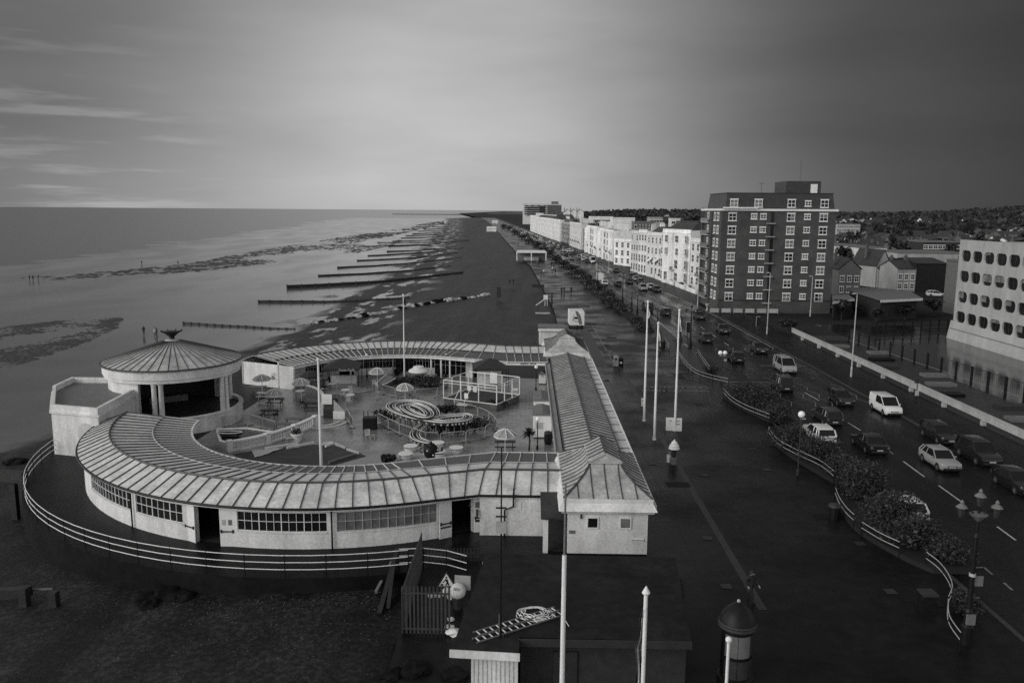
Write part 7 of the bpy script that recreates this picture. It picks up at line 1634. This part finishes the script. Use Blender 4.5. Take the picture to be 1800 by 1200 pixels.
# side view blocks behind the terrace
def block(px0, px1, y0, Yd, dep, mt, lab, rows, cols, name='flat_block', band=None):
    a, c = aty(px0, y0, Yd), aty(px1, y0, Yd); t = T(name, lab, 'building', ((a.x + c.x) / 2, Yd, 0)); b = MB(); b.bx(a.x, Yd, GZ, c.x, Yd + dep, a.z); b.build('wall', mt, t); b = MB(); b.bx(a.x - .2, Yd - .2, a.z, c.x + .2, Yd + dep, a.z + .5); b.build('parapet', band or mt, t)
    me = WIN.setdefault('b%d' % (Yd > 600), win_mesh(2.4, 1.6, 2, 1) if Yd < 600 else win_mesh(5, 1.8, 3, 1, mgrey, False))
    for i in range(rows):
        for j in range(cols): child(me, 'window', t, Vector((lerp(a.x, c.x, (j + .5) / cols), Yd - .02, a.z - 2.2 - 3.1 * i)) - t.location)
    return t, a, c
block(1039, 1077, 382, 500, 18, stucco, 'long white flat block rising behind the bow fronted terrace, left part', 1, 6); block(1077.5, 1116, 384, 470, 16, stucco, 'long white flat block rising behind the bow fronted terrace, right part', 0, 0); block(1116.5, 1150, 391, 420, 14, mgrey, 'grey flat roofed block behind the awning house', 2, 6); block(1143, 1165, 383, 560, 14, concrete, 'pale block with roof box far behind the awning house', 1, 4); block(1180, 1196, 385, 520, 10, white2, 'white roof box above the tall terrace house', 1, 2); block(1196, 1228, 390, 480, 14, brick2, 'dark flat block between terrace and tower', 2, 6)
t, a, c = block(919, 987, 359, 1250, 40, white2, 'distant tall seaside slab block with dark glazed front', 5, 6, 'slab_block', concrete)
b = MB(); x0_, x1_ = aty(927, 362, 1249).x, aty(958, 362, 1249).x; zt0, zt1 = a.z - 2, a.z - 17
b.bx(x0_, 1249.2, zt1, x1_, 1249.9, zt0); b.build('glazed_front', dgrey, t); b = MB(); b.bx(aty(962, 360, 1249).x, 1249.2, a.z - 18, c.x + .1, 1249.9, a.z - 1); b.build('brick_end', brick2, t); b = MB(); b.bx(aty(970, 355, 1249).x, 1255, a.z, aty(982, 355, 1249).x, 1275, aty(975, 354, 1255).z); b.build('lift_house', mgrey, t)
b = MB()
for i in range(5): b.bx(x0_ - 4, 1248.6, a.z - 4 - 3.2 * i, x1_ - 8, 1249.2, a.z - 3.3 - 3.2 * i)
b.build('balcony', lgrey, t)
for i, (x0g, lab) in enumerate(((992, 'distant white gabled villa, left of the pair'), (1003, 'distant white gabled villa, middle'), (1014, 'distant white gabled villa, right end'))):
    p = aty(x0g + 5, 379, 900); house('gabled_villa', Vector((p.x, 900, GZ)), 7.5, 14, aty(1000, 373, 900).z, 3.6, 0, stucco, slate, lab, 'distant gabled villas', (3, 2), 1, 'y')
# garden walls, hedges and cars in front of the terrace
for i, (s0, s1) in enumerate(((205, 214), (216, 226), (229, 238), (241, 252), (255, 266), (270, 282))):
    t = T('garden_wall', '%s white garden wall before the terrace, counted from the tower' % ORD[i].replace('nearest', 'first'), 'wall', RD(44.3, (s0 + s1) / 2), 0, 'white garden walls of the terrace'); a, c = RD(44.3, s0), RD(44.3, s1)
    MB().beam(a + Vector((0, 0, .55)), c + Vector((0, 0, .55)), .25, 1.1).build('panel', stucco, t)
    for q in (a, c): MB().bx(q.x - .25, q.y - .25, 0, q.x + .25, q.y + .25, 1.6).build('pier', stucco, t)
for i in range(9):
    s = 206 + i * 9; bush('garden_shrub', RD(45.2, s), (.8, 2.6, .7), 320, .2, '%s dark garden shrub at the foot of the terrace, counted from the tower' % ORD[i].replace('nearest', 'first'), 'garden shrubs of the terrace', 'shrub', 4)
# ------------------------------------------------------------------ groynes, boulders, far land
GR = [((323, 570), (518, 562), .7), ((455, 532.5), (719, 518), .9), ((505, 507.5), (814, 480), 1.6), ((560, 486), (792, 466), .9), ((593.6, 471.5), (811, 452), .9), ((628, 459), (803, 444), .9), ((647, 450.5), (814, 435.5), .9), ((680.5, 443), (800, 433), 1.0), ((683, 433.5), (825, 423), 1.3), ((664, 427), (828, 421), .9), ((690, 424.5), (830, 416), .9), ((705, 419), (826, 412), 1.0), ((714, 415), (838, 408), 1.1), ((725, 411.5), (836, 404.5), 1.2), ((735, 407), (840, 401), 1.2), ((745, 403.5), (845, 398), 1.3), ((760, 399.5), (850, 394.5), 1.3), ((775, 394.5), (855, 390.5), 1.4)]
for i, (a, c, hgt) in enumerate(GR):
    p, q = at(a[0], a[1], -4.1), at(c[0], c[1], -1.9); t = T('groyne', '%s dark timber groyne from the camera, running down the beach' % ORD[i], 'groyne', p, 0, 'timber groynes'); n = 14; b = MB()
    L0 = []
    for k in range(n + 1):
        u = p.lerp(q, k / n); z = zbeach(u.x, u.y); L0.append((u, z))
    d = (q - p).normalized(); nn = Vector((-d.y, d.x, 0)) * .11; hgt = hgt * .68
    b.loft([[Vector((u.x, u.y, z - .3)) - nn, Vector((u.x, u.y, z - .3)) + nn, Vector((u.x, u.y, z + hgt * (1 - .5 * k / n))) + nn, Vector((u.x, u.y, z + hgt * (1 - .5 * k / n))) - nn] for k, (u, z) in enumerate(L0)]); b.build('planking', timber, t)
    for k in range(0, n + 1, 1 if i < 4 else 3): u, z = L0[k]; MB().bx(u.x - .16, u.y - .28, z - .3, u.x + .16, u.y - .17, z + hgt * (1.25 - .5 * k / n)).build('pile', timber, t)
r = random.Random(12); A = [(554, 558), (583, 556.5), (605, 555), (630, 553), (655, 550), (680, 546.5), (705, 542), (722, 540), (745, 538), (760, 537), (775, 534.5), (790, 535), (815, 533), (838, 531), (855, 528), (870, 526)]
k = 0
for (x0a, y0a), (x1a, y1a) in zip(A, A[1:]):
    for f in (0, .35, .7):
        if r.random() < .12 or k >= 40: continue
        p = at(lerp(x0a, x1a, f), lerp(y0a, y1a, f), -2.6); z = zbeach(p.x, p.y); s = r.uniform(.5, 1.25); b = MB(); b.sph((0, 0, .1), s, 14, 9, r.uniform(.35, .6)); b.v = [tuple(Vector((X, Y, Z)) * (1 + .5 * NZ.noise((X * 1.6 + k * 3, Y * 1.6, Z * 1.6)))) for X, Y, Z in b.v]
        pale = r.random() < .55; o = b.build('boulder', rockm if pale else rockd); o.location = (p.x, p.y, z); o.rotation_euler.z = r.random() * 6; tag(o, 'pale boulder in the line of rocks across the shingle' if pale else 'dark boulder in the line of rocks across the shingle', 'rock', 'pale rocks of the line across the shingle' if pale else 'dark rocks of the line across the shingle'); k += 1
# boats and sheds on the far shingle
for i, (x, y, lab) in enumerate(((864, 407, 'small white boat shed on the far shingle, nearer one'), (870, 393, 'small white boat shed on the far shingle, farther one'))):
    house('boat_shed', at(x, y, -.3), 9, 8, 3.2, 1.6, .1, stucco, white2, lab, 'boat sheds', None, 0)
# far woods and low hills
def ridge(name, pts, dep, mt):
    b = MB(); n = len(pts); rows = []
    for j, (f, k) in enumerate(((0, 0), (.5, .8), (1, 1), (1.6, .6))):
        rows.append([(x + (dep * f * x / max(1, y)), y + dep * f, -2 + (z + 2) * k + (2.5 * NZ.noise((x * .01, j * 3.1, 1)) if 0 < k else 0)) for x, y, z in pts])
    b.loft(rows, False, False); struct(b, name, mt)
def P_(px, py, Yd): q = aty(px, py, Yd); return (q.x, Yd, q.z)
ridge('hills', [P_(px, py, 2600) for px, py in ((1020, 378), (1060, 374), (1110, 371), (1160, 372), (1230, 371), (1320, 372), (1420, 374), (1480, 377), (1540, 377), (1600, 377), (1650, 374), (1700, 369), (1750, 365), (1800, 363), (1860, 361), (1950, 366), (2050, 374))], 700, hillm)
r = random.Random(77); b = MB()
for i in range(5200):
    px = r.uniform(1010, 1860); Yd = r.uniform(850, 2500); top = interp([(1010, 377), (1060, 373.5), (1110, 370.5), (1230, 371), (1420, 374), (1540, 376.5), (1650, 374), (1750, 365), (1860, 361)], px)
    z = aty(px, top, 2600).z * ((Yd - 850) / 1750) ** 1.5 if Yd > 850 else 0; X = aty(px, 380, Yd).x; rad = r.uniform(3.5, 8)
    for q in range(3):
        c = Vector((X + r.uniform(-6, 6), Yd + r.uniform(-6, 6), max(0, z * .96) + r.uniform(1, 8))); b.m = r.choice((0, 0, 0, 1)); u = Vector((r.gauss(0, 1), r.gauss(0, .4), r.gauss(0, .7))).normalized() * rad; v = Vector((r.gauss(0, .5), r.gauss(0, .5), r.gauss(0, 1))).normalized() * rad * .8
        b.quad(c - u, c - v * .6, c + u * r.uniform(.6, 1), c + v)
struct(b, 'far_woods', leafm, 'stuff')
for i in range(26):
    px = r.uniform(1125, 1870); Yd = r.uniform(900, 1900); X = aty(px, 380, Yd).x; z = 0
    house('far_house', Vector((X, Yd, 2 + 8 * (Yd - 900) / 1000)), r.uniform(9, 22), 9, r.uniform(5, 7), r.uniform(2, 4), r.uniform(-.4, .4), r.choice([white2, concrete, stucco, brick2]), r.choice([tile, slate]), 'tiny pale or dark house among the far woods', 'houses among the far woods', None, 0, r.choice('xy'))
# low far coast beyond the bend of the shore
ridge('far_coast', [P_(px, py, 4200) for px, py in ((690, 380), (740, 379.5), (790, 378.5), (840, 377), (880, 375.5), (920, 374), (980, 373), (1040, 374))], 1500, mat('hazed_shore', .07, .9, .3, .004))  # paler tone puts distance haze into the colour
